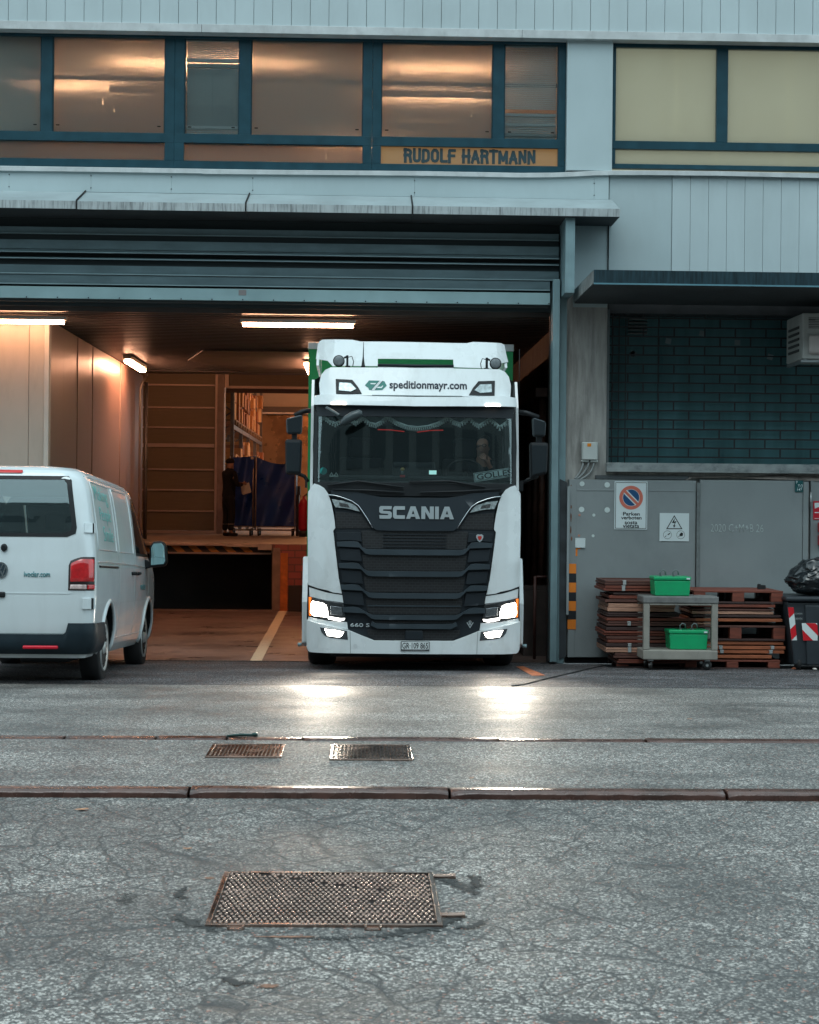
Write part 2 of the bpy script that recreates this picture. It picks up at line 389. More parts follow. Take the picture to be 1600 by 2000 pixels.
strip('ramp', asph_dark, [YS, YD - 0.06])
# dark joint where the darker ramp asphalt starts, slightly wandering
jt = mat('bitumen', (0.012, 0.012, 0.013), 0.6)
a = MB(); n = 120; pts = []
for i in range(n + 1):
    x = -7 + 14 * i / n; pts.append((x, YS + 0.02 * math.sin(x * 1.3) + random.uniform(-0.006, 0.006)))
for i in range(n):
    (x0, y0), (x1, y1) = pts[i], pts[i + 1]; wd = 0.012
    a.quad([(x0, y0 - wd, gz(y0 - wd) + 0.005), (x1, y1 - wd, gz(y1 - wd) + 0.005), (x1, y1 + wd, gz(y1 + wd) + 0.005), (x0, y0 + wd, gz(y0 + wd) + 0.005)])
a.build('road_joint', jt, kind='structure')

# the office block across the street, behind the camera: it is what the panes and the truck reflect
ob = thing('office_block', 'long grey office block across the street from the warehouse', 'building', (0, -24, 0))
MB().box(-70, 70, -44, -24, ZR, 23).build('wall', mat('street_render', (0.16, 0.17, 0.17), 0.8, var=0.15, vs=0.5), ob)
w0 = MB().box(-1.1, 1.1, -24.0, -23.96, 1.2, 2.9).build('window', mat('street_windows', (0.03, 0.04, 0.045), 0.15), ob)
for fl in range(7):
    for k in range(-6, 7):
        if fl or k:
            c = w0.copy(); COL.objects.link(c); c.parent = ob; c.location = (k * 3.2, 0, fl * 2.9)

# kerbs: long porphyry stones with open joints
stone = mat('porphyry', (0.075, 0.034, 0.026), 0.26, var=0.35, vs=7, bump=0.35, bs=45, rv=0.5, spec=0.6)
def kerb_line(name, cuts, yf, wd, ztop, zbot, irregular):
    a = MB()
    for i in range(len(cuts) - 1):
        x0, x1 = cuts[i] + 0.008, cuts[i + 1] - 0.008; nseg = max(2, int((x1 - x0) / 0.05)); dz = random.uniform(-0.004, 0.004); dyy = random.uniform(-0.006, 0.006)
        rows = []
        for k in range(nseg + 1):
            x = x0 + (x1 - x0) * k / nseg
            ed = min(1, min(k, nseg - k) / 1.5)
            j1, j2 = random.uniform(-1, 1) * irregular, random.uniform(-1, 1) * irregular
            rows.append([(x, yf + dyy + j1 + 0.004, zbot), (x, yf + dyy + j1, ztop + dz - 0.016 - 0.01 * (1 - ed) + j2 * 0.5), (x, yf + dyy + 0.012 + j2 * 0.5, ztop + dz - 0.003 - 0.01 * (1 - ed)), (x, yf + wd * 0.5, ztop + dz + 0.001), (x, yf + wd, ztop + dz - 0.002), (x, yf + wd, zbot)])
        for k in range(nseg):
            for j in range(5):
                f = a.bm.faces.new([a.bm.verts.new(p) for p in (rows[k][j], rows[k + 1][j], rows[k + 1][j + 1], rows[k][j + 1])])
                f.smooth = j in (1, 2)
        for rw in (rows[0], rows[-1]): a.bm.faces.new([a.bm.verts.new(p) for p in rw])
    return a.build(name, stone, kind='structure')
cx = [PG(p, 1545, 0.04)[0] for p in (-420, 0 - 60, 368, 878, 1415)]
kerb_line('kerb', [cx[0] - 8, cx[0] - 6.5] + cx[:1] + cx[1:] + [cx[-1] + 1.5, cx[-1] + 3.0, cx[-1] + 4.5], YK - 0.005, 0.14, ZK + 0.004, -0.06, 0.0042)
cx = [PG(p, 1448, 0.03)[0] for p in (-300, 118, 300, 440, 590, 975, 1262, 1700)]
kerb_line('kerb_strip', [cx[0] - 3] + cx + [cx[-1] + 2], Y2 - 0.085, 0.17, 0.036, -0.05, 0.004)
# interior floor
conc_floor = mat('garage_concrete', (0.115, 0.078, 0.068), 0.42, var=0.3, vs=1.4, stretch=(1, 1.6, 1), bump=0.15, bs=14, dirt=0.3, dirtcol=(0.09, 0.06, 0.055), ds=(0.9, 3, 1), rv=0.4)
MB().box(-12, 2.5, YD, 30.05, -0.6, ZI).build('garage_floor', conc_floor, kind='structure')

# ------------------------------------------------------------------ painted marks on the ground
def ground_poly(name, m, pix, label, cat, z=ZI + 0.005, thing_=True, fz=None):
    a = MB(); pts = []
    for (px, py) in pix:
        zz = z
        for _ in range(6):
            x, y = PG(px, py, zz); zz = (fz(y) if fz else z)
        pts.append((x, y, zz))
    a.quad(pts)
    return a.build(name, m, kind='structure')
yel = mat('worn_line_paint', (0.62, 0.52, 0.36), 0.5, var=0.25, vs=9, dirt=0.75, dirtcol=(0.16, 0.12, 0.09), ds=(9, 9, 9))
ground_poly('floor_marking', yel, [(488, 1291), (511, 1291), (561, 1193), (545, 1193)], '', '')
ground_poly('floor_marking', yel, [(46, 1289), (68, 1289), (88, 1270), (68, 1270)], '', '')
org = mat('orange_line_paint', (0.45, 0.13, 0.05), 0.6, var=0.3, vs=12, dirt=0.9, dirtcol=(0.09, 0.08, 0.08), ds=(14, 14, 9))
ground_poly('road_marking', org, [(1008, 1302), (1022, 1301), (1066, 1319), (1040, 1320)], '', '', fz=lambda y: gz(y) + 0.005)

# drain channel at the door
dr = thing('drain_channel', 'long slotted steel drain channel across the garage threshold', 'drain', (-3, YD - 0.03, ZI))
steel_d = mat('drain_steel', (0.10, 0.10, 0.10), 0.4, metal=0.7, var=0.3, vs=20)
a = MB(); x = -9.0; zt = ZI + 0.012
a.box(-9, 2.4, YD - 0.06, YD - 0.045, zt - 0.1, zt); a.box(-9, 2.4, YD - 0.015, YD, zt - 0.1, zt)
while x < 2.38:
    a.box(x, x + 0.018, YD - 0.045, YD - 0.015, zt - 0.02, zt - 0.001); x += 0.052
a.build('grating', steel_d, dr)
MB().box(-9, 2.4, YD - 0.044, YD - 0.016, zt - 0.12, zt - 0.05).build('trough', mat('black_void', (0.004, 0.004, 0.004), 0.9), dr)

# ------------------------------------------------------------------ manhole covers
iron = mat('worn_cast_iron', (0.29, 0.205, 0.17), 0.22, metal=0.95, var=0.25, vs=6, dirt=0.25, dirtcol=(0.05, 0.03, 0.025), ds=(7, 7, 7), rv=0.6)
irond = mat('dark_cast_iron', (0.045, 0.033, 0.03), 0.35, metal=0.4, var=0.4, vs=10, rv=0.4)
def cover(name, label, quadpx, z, nx, ny, kind, frame=0.022, group=None):
    c = [Vector((*PG(px, py, z), z)) for px, py in quadpx]     # far left, far right, near right, near left
    x0 = (c[0].x + c[3].x) / 2; x1 = (c[1].x + c[2].x) / 2; yb = (c[0].y + c[1].y) / 2; yn = (c[2].y + c[3].y) / 2
    t = thing(name, label, 'manhole cover', ((x0 + x1) / 2, (yn + yb) / 2, z), group)
    a = MB()
    a.box(x0, x1, yn, yn + frame, z - 0.05, z + 0.010); a.box(x0, x1, yb - frame, yb, z - 0.05, z + 0.010)
    a.box(x0, x0 + frame, yn + frame, yb - frame, z - 0.05, z + 0.010); a.box(x1 - frame, x1, yn + frame, yb - frame, z - 0.05, z + 0.010)
    a.build('frame', iron, t, bevel=0.003)
    X0, X1, Y0, Y1 = x0 + frame + 0.006, x1 - frame - 0.006, yn + frame + 0.006, yb - frame - 0.006
    MB().box(x0 + 0.004, x1 - 0.004, yn + 0.004, yb - 0.004, z - 0.06, z - 0.004 + 0.004).build('bed', irond, t)
    MB().box(X0, X1, Y0, Y1, z - 0.03, z + 0.004).build('plate', irond if kind != 'dome' else mat('cover_plate_iron', (0.016, 0.010, 0.009), 0.75, metal=0.0, spec=0.15, var=0.4, vs=5, rv=0.4), t)
    a = MB(); px_, py_ = (X1 - X0) / nx, (Y1 - Y0) / ny
    for j in range(ny):
        for i in range(nx):
            cx_ = X0 + (i + 0.5 + (0.25 if (j % 2 and kind == 'dome') else (-0.25 if kind == 'dome' else 0))) * px_; cy_ = Y0 + (j + 0.5) * py_
            if kind == 'dome':
                r = min(px_, py_) * 0.40
                if random.random() < 0.002: continue
                if abs((cy_ - Y1) + 0.62 * (cx_ - X0 - 0.12)) < 0.010 and cx_ < X0 + 0.55: continue
                n0_ = len(a.bm.verts); a.lathe([(r, z + 0.003), (r * 0.85, z + 0.0085), (r * 0.55, z + 0.0112), (r * 0.2, z + 0.0120)], (cx_, cy_, 0), 'z', 8)
                a.bm.verts.ensure_lookup_table()
                for v_ in a.bm.verts[n0_:]: v_.co.y = cy_ + (v_.co.y - cy_) * 1.6
            elif kind == 'bar':
                a.box(cx_ - px_ * 0.3, cx_ + px_ * 0.3, cy_ - py_ * 0.42, cy_ + py_ * 0.42, z + 0.003, z + 0.009)
            else:
                if (i + j) % 2: a.box(cx_ - px_ * 0.42, cx_ + px_ * 0.42, cy_ - py_ * 0.22, cy_ + py_ * 0.22, z + 0.003, z + 0.010)
                else: a.box(cx_ - px_ * 0.22, cx_ + px_ * 0.22, cy_ - py_ * 0.42, cy_ + py_ * 0.42, z + 0.003, z + 0.010)
    a.build('studs', iron, t)
    return t, (x0, x1, yn, yb)
big, (mx0, mx1, my0, my1) = cover('manhole_cover', 'large square manhole cover with a net of round studs in the cracked road', [(437, 1709), (845, 1704), (865, 1808), (400, 1813)], ZR + 0.002, 38, 21, 'dome')
for px0 in (443, 712):
    xx = PG(px0, 1818, 0)[0]; xw = PG(px0 + 33, 1818, 0)[0]
    MB().prism([(xx, 0.014), (xx, -0.03), (xw, -0.03), (xw, 0.014), (xw - 0.008, 0.014), (xw - 0.008, 0.005), (xx + 0.008, 0.005), (xx + 0.008, 0.014)], 'y', my0 - 0.045, my0 - 0.001).build('hinge', iron, big, bevel=0.002)
for k, yy in enumerate((my1 - 0.07, my0 + 0.16)):
    MB().tube([(mx1 + 0.001, yy, 0.007), (mx1 + 0.07 + 0.01 * k, yy, 0.007), (mx1 + 0.074 + 0.01 * k, yy, 0.007), (mx1 + 0.095, yy, 0.007)], [0.011, 0.011, 0.016, 0.016], 10).build('lifting_pin', iron, big)
cover('manhole_cover', 'small ribbed manhole cover behind the kerb, the left of the two', [(412, 1456), (556, 1455), (552, 1480), (404, 1481)], 0.036, 17, 7, 'bar')
cover('manhole_cover', 'small manhole cover behind the kerb with a woven stud pattern, the right of the two', [(648, 1457), (801, 1456), (805, 1485), (642, 1486)], 0.036, 19, 9, 'weave')

# worn hollow round the big cover: a sunken patch ring of darker fine asphalt and rusty sand
def blob(name, m, cx, cy, rx, ry, z, n=40, jag=0.25, label=None, cat=None, kind='structure', a0=0, a1=2 * math.pi, wdt=None):
    a = MB(); pts = []
    if wdt is None:
        for k in range(n):
            an = 2 * math.pi * k / n; q = 1 + random.uniform(-jag, jag)
            pts.append((cx + rx * q * math.cos(an), cy + ry * q * math.sin(an), z))
        a.quad(pts)
    else:
        for k in range(n + 1):
            an = a0 + (a1 - a0) * k / n; e = math.sin(math.pi * k / n) ** 0.6; q = 1 + random.uniform(-jag, jag) * 0.4
            ww = wdt * e * random.uniform(0.6, 1.3) + 0.0006
            pts.append(((cx + (rx + ww) * q * math.cos(an), cy + (ry + ww) * q * math.sin(an), z), (cx + (rx - ww) * q * math.cos(an), cy + (ry - ww) * q * math.sin(an), z)))
        for k in range(n): a.quad([pts[k][0], pts[k + 1][0], pts[k + 1][1], pts[k][1]])
    return a.build(name, m, kind=kind)
dk = mat('deep_crack', (0.026, 0.025, 0.024), 0.7)
for (px, py, rx, ry, a0, a1, wd) in ((392, 1745, 0.09, 0.13, 2.2, 4.4, 0.010), (892, 1722, 0.09, 0.16, -0.9, 0.9, 0.016), (900, 1800, 0.08, 0.10, -2.0, 0.2, 0.016), (478, 1905, 0.07, 0.10, 3.4, 5.4, 0.015)):
    x, y = PG(px, py); blob('road_crack', dk, x, y, rx, ry, 0.004, jag=0.5, a0=a0, a1=a1, wdt=wd * 1.5)
dm = mat('crumbled_edge', (0.030, 0.030, 0.029), 0.75, var=0.4, vs=45, bump=0.6, bs=80)
x, y = PG(632, 1758)
for (rx, ry, a0, a1, wd) in ((0.60, 0.60, -1.25, -0.45, 0.035), (0.63, 0.60, 0.15, 0.75, 0.030), (0.63, 0.62, 3.5, 4.1, 0.028), (0.80, 0.50, 2.9, 3.35, 0.020), (0.55, 0.60, -1.9, -1.2, 0.014)):
    blob('crumbled_edge', dm, x, y, rx, ry, 0.0030, n=70, jag=0.12, a0=a0, a1=a1, wdt=wd)
sand = mat('rusty_sand', (0.22, 0.11, 0.07), 0.8, var=0.4, vs=40)
for (px, py, rx, ry) in ((525, 1927, 0.035, 0.02), (560, 1831, 0.11, 0.012), (410, 1716, 0.02, 0.02)):
    x, y = PG(px, py); blob('road_dirt', sand, x, y, rx, ry, 0.0035, jag=0.35)

# leaves, stick, hose
leafm = mat('dead_leaf', (0.42, 0.20, 0.10), 0.6, var=0.3, vs=30)
def leaf(px, py, z, ln, rot, label, m=leafm):
    x, y = PG(px, py, z); a = MB(); w_ = ln * 0.28
    pr = [(-0.5, 0), (-0.25, 0.7), (0.1, 0.9), (0.35, 0.5), (0.5, 0)]
    up = [(x + u * ln, y + v * w_, z + 0.006 + 0.012 * abs(u)) for u, v in pr]; dn = [(x + u * ln, y - v * w_, z + 0.010 + 0.012 * abs(u)) for u, v in pr[1:-1]][::-1]
    mid = [(x + u * ln, y, z + 0.004 + 0.008 * abs(u)) for u, v in pr]
    for i in range(4): a.quad([mid[i], up[i], up[i + 1], mid[i + 1]] if i not in (0, 3) else ([mid[0], up[1], mid[1]] if i == 0 else [mid[3], up[3], mid[4]]))
    lo = [(x + u * ln, y - v * w_, z + 0.009) for u, v in pr]
    for i in range(4): a.quad([mid[i], lo[i], lo[i + 1], mid[i + 1]] if i not in (0, 3) else ([mid[0], lo[1], mid[1]] if i == 0 else [mid[3], lo[3], mid[4]]))
    o = a.build('fallen_leaf', m, label=label, cat='leaf', group='dead leaves lying on the asphalt'); o.rotation_euler.z = rot
leaf(160, 1583, 0.0, 0.085, 0.5, 'curled tan leaf on the road near its left border, just below the kerb')
leaf(366, 1660, 0.0, 0.05, 0.1, 'small orange leaf on the road up and left of the big manhole cover')
leaf(1347, 1406, gz(12.3), 0.05, 0.2, 'small reddish leaf on the bright forecourt in front of the pallet stacks')
leaf(921, 1522, gz(9.5), 0.03, 0.2, 'tiny orange leaf just behind the kerb, right of the woven cover')
leaf(777, 1342, gz(15), 0.03, 0.9, 'tiny leaf scrap on the joint in front of the truck')
leaf(1465, 1569, 0.0, 0.045, 2.8, 'dark flat leaf on the road just below the kerb on the right', mat('dark_leaf', (0.02, 0.022, 0.02), 0.5))
x0, y0 = PG(443, 1439, 0.032); x1, y1 = PG(498, 1438, 0.032)
st = MB(); st.tube([(x0, y0, gz(y0) + 0.010), ((x0 + x1) / 2, y0 + 0.01, gz(y0) + 0.016), (x1, y1, gz(y1) + 0.012)], [0.008, 0.011, 0.009], 8)
st.lathe([(0.012, -0.02), (0.016, 0), (0.012, 0.02)], (x1, y1, gz(y1) + 0.016), 'x', 10)
st.build('metal_rod', mat('dark_green_metal', (0.02, 0.05, 0.045), 0.3, metal=0.5), label='short dark rod lying on the forecourt behind the ribbed manhole cover', cat='rod')
pts = []
for (px, py) in ((1000, 1341), (1022, 1338), (1050, 1331), (1075, 1325), (1100, 1319), (1130, 1312), (1160, 1305), (1180, 1301)):
    z = gz(17)
    for _ in range(8):
        x, y = PG(px, py, z); z = gz(y)
    pts.append((x, y, z + 0.006))
MB().tube(pts, 0.007, 8).build('hose', mat('black_rubber', (0.012, 0.012, 0.013), 0.45), label='thin black hose lying across the ramp towards the pallets', cat='hose')
# ------------------------------------------------------------------ the warehouse: outside
YF = 20.4
clad = mat('pale_cladding', (0.455, 0.54, 0.56), 0.42, var=0.05, vs=1.2, dirt=0.30, dirtcol=(0.36, 0.42, 0.43), ds=(2.5, 2.5, 0.5), bump=0.02, bs=8)
clad_b = mat('pale_flat_sheet', (0.42, 0.51, 0.53), 0.38, var=0.06, vs=1.0, dirt=0.3, dirtcol=(0.33, 0.39, 0.40), ds=(2.0, 2.0, 0.6))
flash = mat('edge_flashing', (0.52, 0.55, 0.555), 0.45, var=0.12, vs=5, dirt=0.35, dirtcol=(0.25, 0.26, 0.26), ds=(6, 6, 3))
canm = mat('weathered_canopy_sheet', (0.30, 0.36, 0.375), 0.5, var=0.12, vs=2, dirt=0.4, dirtcol=(0.18, 0.21, 0.22), ds=(3, 3, 3))
fringe = mat('streaked_drip_edge', (0.38, 0.42, 0.43), 0.55, var=0.15, vs=5, dirt=0.95, dirtcol=(0.05, 0.055, 0.055), ds=(38, 3, 2.2))
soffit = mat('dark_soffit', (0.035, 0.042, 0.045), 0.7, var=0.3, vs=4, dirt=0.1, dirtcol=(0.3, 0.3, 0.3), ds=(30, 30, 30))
teal = mat('petrol_frame_paint', (0.012, 0.052, 0.072), 0.42, var=0.15, vs=6, spec=0.25)
tealdark = mat('dark_petrol_metal', (0.010, 0.030, 0.040), 0.35, var=0.5, vs=4, stretch=(12, 1, 0.8))
steelblue = mat('blue_grey_steel', (0.20, 0.30, 0.325), 0.42, metal=0.1, var=0.10, vs=4, dirt=0.3, dirtcol=(0.08, 0.10, 0.11), ds=(12, 12, 1.5))
black = mat('black_gap', (0.006, 0.007, 0.008), 0.8)
XL, XR = -8.5, 8.5
Bd = thing('warehouse', 'pale metal clad warehouse with a petrol window band above an open loading garage', 'building', (0, YF, ZI))

# upper cladding: narrow planks over a dark backing, closed below by an edge strip
zt = PZ(800, 70, 20.28) ; zs = zt + 0.10
a = MB(); x = PXx(16.3, 30, 20.3) - 0.232 * 40; a.box(XL, XR, 20.33, 20.6, zs - 0.01, 11.2, 1)
while x < XR:
    if x > XL: a.box(x + 0.003, x + 0.229, 20.3, 20.335, zs, 11.2, 0)
    x += 0.232
a.build('upper_cladding', [clad, mat('cladding_gap', (0.20, 0.27, 0.28), 0.7)], Bd)
a = MB(); xs = [XL, PXx(394, 60, 20.28), PXx(1020, 70, 20.28), XR]
for i in range(3): a.box(xs[i] + 0.002, xs[i + 1] - 0.002, 20.275, 20.45, zt, zs + 0.001)
a.build('edge_strip', flash, Bd, bevel=0.003)
MB().box(XL, XR, 20.25, 21.2, 11.2, 11.45).build('roof', mat('roof_edge', (0.2, 0.22, 0.23), 0.5), Bd)

# window bays ------------------------------------------------------
YW = 20.46
zT = PZ(200, 72, YW); zM0 = PZ(200, 258, YW); zM1 = PZ(200, 276, YW); zB0 = PZ(200, 311, YW); zB = PZ(200, 327, YW)
def X_(px, y=200): return PXx(px, y, YW)
pane_g = glass('window_glass', (0.93, 0.96, 0.95), 0.05, 0.02, frost=0.42, haze=0.08, hazecol=(0.42, 0.44, 0.42))
pane_c = glass('clear_window_glass', (0.95, 0.98, 0.98), 0.05, 0.02, frost=0.06)
blindm = mat('blind_slat', (0.42, 0.47, 0.45), 0.45, var=0.05)
blindd = mat('closed_blind', (0.45, 0.52, 0.52), 0.5, var=0.1)
blindp = mat('reflected_band_blind', (0.72, 0.80, 0.80), 0.5, var=0.05)  # pale slats stand in for bands reflected in the narrow panes
def window(x0, x1, verts, panes, strips, blinds):
    """one bay: frame (part) with panes and blinds (sub-parts); verts = mullions (px0, px1) full height of the upper lights"""
    a = MB(); zt_ = zt - 0.02
    a.box(x0, x1, YW, YW + 0.09, zB, zB0); a.box(x0, x1, YW, YW + 0.09, zM0, zM1); a.box(x0, x1, YW, YW + 0.09, zT, zt_ + 0.25)
    for (m0, m1, full) in verts: a.box(m0, m1, YW + 0.002, YW + 0.088, zB0 if full else zM1, zM0 if full else zT) if not full else (a.box(m0, m1, YW + 0.002, YW + 0.088, zB0, zM0), a.box(m0, m1, YW + 0.002, YW + 0.088, zM1, zT))
    for (p0, p1) in panes:       # sash rebates
        for q in ((p0, p0 + 0.012), (p1 - 0.012, p1)): a.box(q[0], q[1], YW + 0.02, YW + 0.07, zM1, zT)
        for q in (p0 + 0.07, p1 - 0.07): a.box(q - 0.022, q + 0.022, YW - 0.006, YW + 0.01, zM0 + 0.075, zM0 + 0.088, 1)
    fr = a.build('window', [teal, black], Bd, bevel=0.004, seg=1)
    for (p0, p1) in panes: MB().box(p0 + 0.012, p1 - 0.012, YW + 0.045, YW + 0.05, zM1, zT).build('pane', pane_g if p1 - p0 > 1.0 else pane_c, fr)
    for (p0, p1) in strips: MB().box(p0, p1, YW + 0.045, YW + 0.05, zB0, zM0).build('pane', pane_g, fr)
    for (p0, p1, z0, z1, tilt, m) in blinds:
        b = MB(); z = z0; c_, s_ = math.cos(R(tilt)), math.sin(R(tilt))
        while z < z1:
            y = YW + 0.12; l = 0.013
            b.quad([(p0 + 0.02, y - l * c_, z - l * s_), (p1 - 0.02, y - l * c_, z - l * s_), (p1 - 0.02, y + l * c_, z + l * s_), (p0 + 0.02, y + l * c_, z + l * s_)])
            z += 0.024
        for t_ in (0.14, 0.5, 0.86):
            xx = p0 + (p1 - p0) * t_; b.box(xx - 0.002, xx + 0.002, YW + 0.104, YW + 0.106, z0, z1)
        b.box(p0 + 0.015, p1 - 0.015, YW + 0.10, YW + 0.14, z1, z1 + 0.035)
        b.build('blind', m, fr, weld=False)
    return fr
xa, xb, xc, xd = X_(341), X_(727.5), X_(1105), XL
# bay 1 (runs out of the picture on the left, with one more light there)
e0 = X_(-140); e1 = X_(-118)
window(xd, xa - 0.0003, [(e0, e1, False), (X_(80), X_(102), False), (X_(322), xa - 0.0003, True), (xd, xd + 0.1, True)],
       [(e1, X_(80)), (X_(102), X_(322)), (xd + 0.1, e0)], [(xd + 0.1, X_(322))],
       [(e1, X_(80), zM1, zT, 68, blindd), (X_(102), X_(322), zM1 + 0.1, zT, 22, blindm)])
window(xa + 0.0003, xb - 0.0003, [(xa + 0.0003, X_(360), True), (X_(467), X_(490), False), (X_(709), xb - 0.0003, True)],
       [(X_(360), X_(467)), (X_(490), X_(709))], [(X_(360), X_(709))],
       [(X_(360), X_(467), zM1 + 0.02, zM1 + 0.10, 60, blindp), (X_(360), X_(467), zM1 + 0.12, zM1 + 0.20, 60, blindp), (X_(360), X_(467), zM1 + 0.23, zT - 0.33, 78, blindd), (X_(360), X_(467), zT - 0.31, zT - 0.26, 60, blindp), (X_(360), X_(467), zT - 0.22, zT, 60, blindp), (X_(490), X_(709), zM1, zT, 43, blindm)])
wc = window(xb + 0.0003, xc, [(xb + 0.0003, X_(745), True), (X_(963), X_(985), False), (X_(1091), xc, True)],
       [(X_(745), X_(963)), (X_(985), X_(1091))], [(X_(745), X_(1091))],
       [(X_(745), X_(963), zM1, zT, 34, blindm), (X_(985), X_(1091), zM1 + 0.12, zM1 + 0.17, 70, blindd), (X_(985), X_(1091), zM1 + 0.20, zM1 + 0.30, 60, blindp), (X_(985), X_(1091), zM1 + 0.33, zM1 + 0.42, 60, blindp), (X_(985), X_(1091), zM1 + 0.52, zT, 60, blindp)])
sgn = mat('amber_sign_film', (0.58, 0.33, 0.12), 0.6, var=0.06)
so_ = MB().box(X_(745) + 0.001, X_(1091) - 0.001, YW + 0.052, YW + 0.06, zB0, zM0).build('sign_film', emit('amber_glow_film', (0.75, 0.40, 0.14), 0.32, (0.6, 0.34, 0.13)), wc)  # own glow stands in for the office light behind the strip
pen_text('RUDOLF HARTMANN', 'lettering', mat('sign_letters', (0.010, 0.045, 0.06), 0.5), wc, (X_(789, 300), X_(1047, 300), PZ(900, 317.5, YW), PZ(900, 290, YW)), YW + 0.044)
# right band
XW0 = X_(1195); zTr, zM0r, zM1r = PZ(1300, 93, YW), PZ(1300, 292, YW), PZ(1300, 276, YW); zB0r = PZ(1300, 321, YW); zBr = PZ(1300, 330, YW)
a = MB()
a.box(XW0, XR, YW, YW + 0.09, zBr, zB0r); a.box(XW0, XR, YW, YW + 0.09, zM0r, zM1r); a.box(XW0, XR, YW, YW + 0.09, zTr, zt + 0.2)
cols = [(XW0, X_(1203)), (X_(1400), X_(1422)), (X_(1619), X_(1641)), (X_(1838), X_(1860)), (XR - 0.1, XR)]
for m0, m1 in cols:
    a.box(m0, m1, YW + 0.002, YW + 0.088, zM1r, zTr)
for m0, m1 in (cols[0], cols[-1]): a.box(m0, m1, YW + 0.002, YW + 0.088, zB0r, zM0r)
fr = a.build('window', [teal], Bd, bevel=0.004, seg=1)
curt = mat('cream_panel_blind', (0.80, 0.80, 0.62), 0.7, var=0.08, vs=2); cb_ = curt.node_tree.nodes['Principled BSDF']; cb_.inputs['Emission Color'].default_value = (0.80, 0.82, 0.60, 1); cb_.inputs['Emission Strength'].default_value = 0.30   # own glow stands in for light from the room behind
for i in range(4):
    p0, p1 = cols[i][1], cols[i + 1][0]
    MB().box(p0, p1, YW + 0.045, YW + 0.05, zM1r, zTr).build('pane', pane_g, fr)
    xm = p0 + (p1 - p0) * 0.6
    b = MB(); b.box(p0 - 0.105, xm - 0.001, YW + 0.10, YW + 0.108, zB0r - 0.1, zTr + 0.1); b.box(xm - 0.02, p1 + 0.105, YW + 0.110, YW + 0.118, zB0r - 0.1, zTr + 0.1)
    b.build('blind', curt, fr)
MB().box(cols[0][1], cols[-1][0], YW + 0.045, YW + 0.05, zB0r, zM0r).build('pane', pane_g, fr)
MB().box(3.3, XR, YW + 0.16, YW + 0.2, 5.4, 8.0).build('blind_backing', black, Bd)
# column panel between the two bands
MB().box(xc + 0.004, XW0 - 0.004, 20.36, 20.6, PZ(1150, 333, 20.36), zt + 0.1).build('column_cladding', clad_b, Bd, bevel=0.006)
# wall above and behind the windows (closes the facade)
# bent ledge flashing
pts = [(-260, 329.5), (0, 333), (200, 335.6), (395, 338.5), (396, 339.5), (830, 343), (1020, 346.5), (1080, 346), (1120, 344.5), (1160, 342.5), (1195, 341.6), (1260, 341.6), (1400, 343), (1600, 347.5), (1950, 352)]
YL = 20.30; a = MB(); rows = []
for (px, py) in pts:
    xx, zz = P(px, py, YL); rows.append([(xx, YL, zz), (xx, YL, zz + 0.052), (xx, YL + 0.03, zz + 0.062), (xx, YW + 0.03, zz + 0.085), (xx, YW + 0.03, zz + 0.005), (xx, YL + 0.02, zz + 0.002)])
for i in range(len(rows) - 1):
    for j in range(6):
        a.quad([rows[i][j], rows[i + 1][j], rows[i + 1][(j + 1) % 6], rows[i][(j + 1) % 6]])
a.build('ledge', flash, Bd)

# fascia under the ledge (left of px 1189), flat sheet, planks to the right
zf = PZ(0, 374, 20.34); zf = PZ(600, 381, 20.34)
xe = PXx(1189, 400, 20.34)
a = MB(); js = [XL] + [PXx(p, 350, 20.34) for p in (18, 178, 335, 494, 810, 1121 + 40)] + [xe]
for i in range(len(js) - 1): a.box(js[i] + 0.0008, js[i + 1] - 0.0008, 20.34, 20.5, zf, PZ(600, 339, 20.34) + 0.04)
for p in js[1:-1]:
    for dz in (0.05, 0.20): a.lathe([(0.009, 0), (0.007, -0.006), (0.003, -0.008)], (p, 20.34, zf + dz), 'y', 8, 1)
a.build('fascia', [clad_b, mat('screw_heads', (0.12, 0.14, 0.15), 0.4, metal=0.5)], Bd)
zlow = PZ(1250, 560, YF)
MB().box(xe + 0.012, PXx(1312, 400, 20.38), 20.37, 20.6, zlow, PZ(1250, 340, 20.36) + 0.03).build('flat_cladding', clad_b, Bd, bevel=0.003)
MB().box(xe, xe + 0.012, 20.375, 20.5, zlow, PZ(1250, 340, 20.36) + 0.02).build('joint', black, Bd)
a = MB(); x = PXx(1313, 400, 20.36); a.box(x, XR, 20.395, 20.6, zlow, PZ(1500, 348, 20.36) + 0.08, 1)
while x < XR:
    a.box(x + 0.0022, x + 0.2263, 20.36, 20.397, zlow, PZ(1400, 345, 20.36) + 0.06, 0); x += 0.2285
a.build('lower_cladding', [clad, MATS['cladding_gap']], Bd)

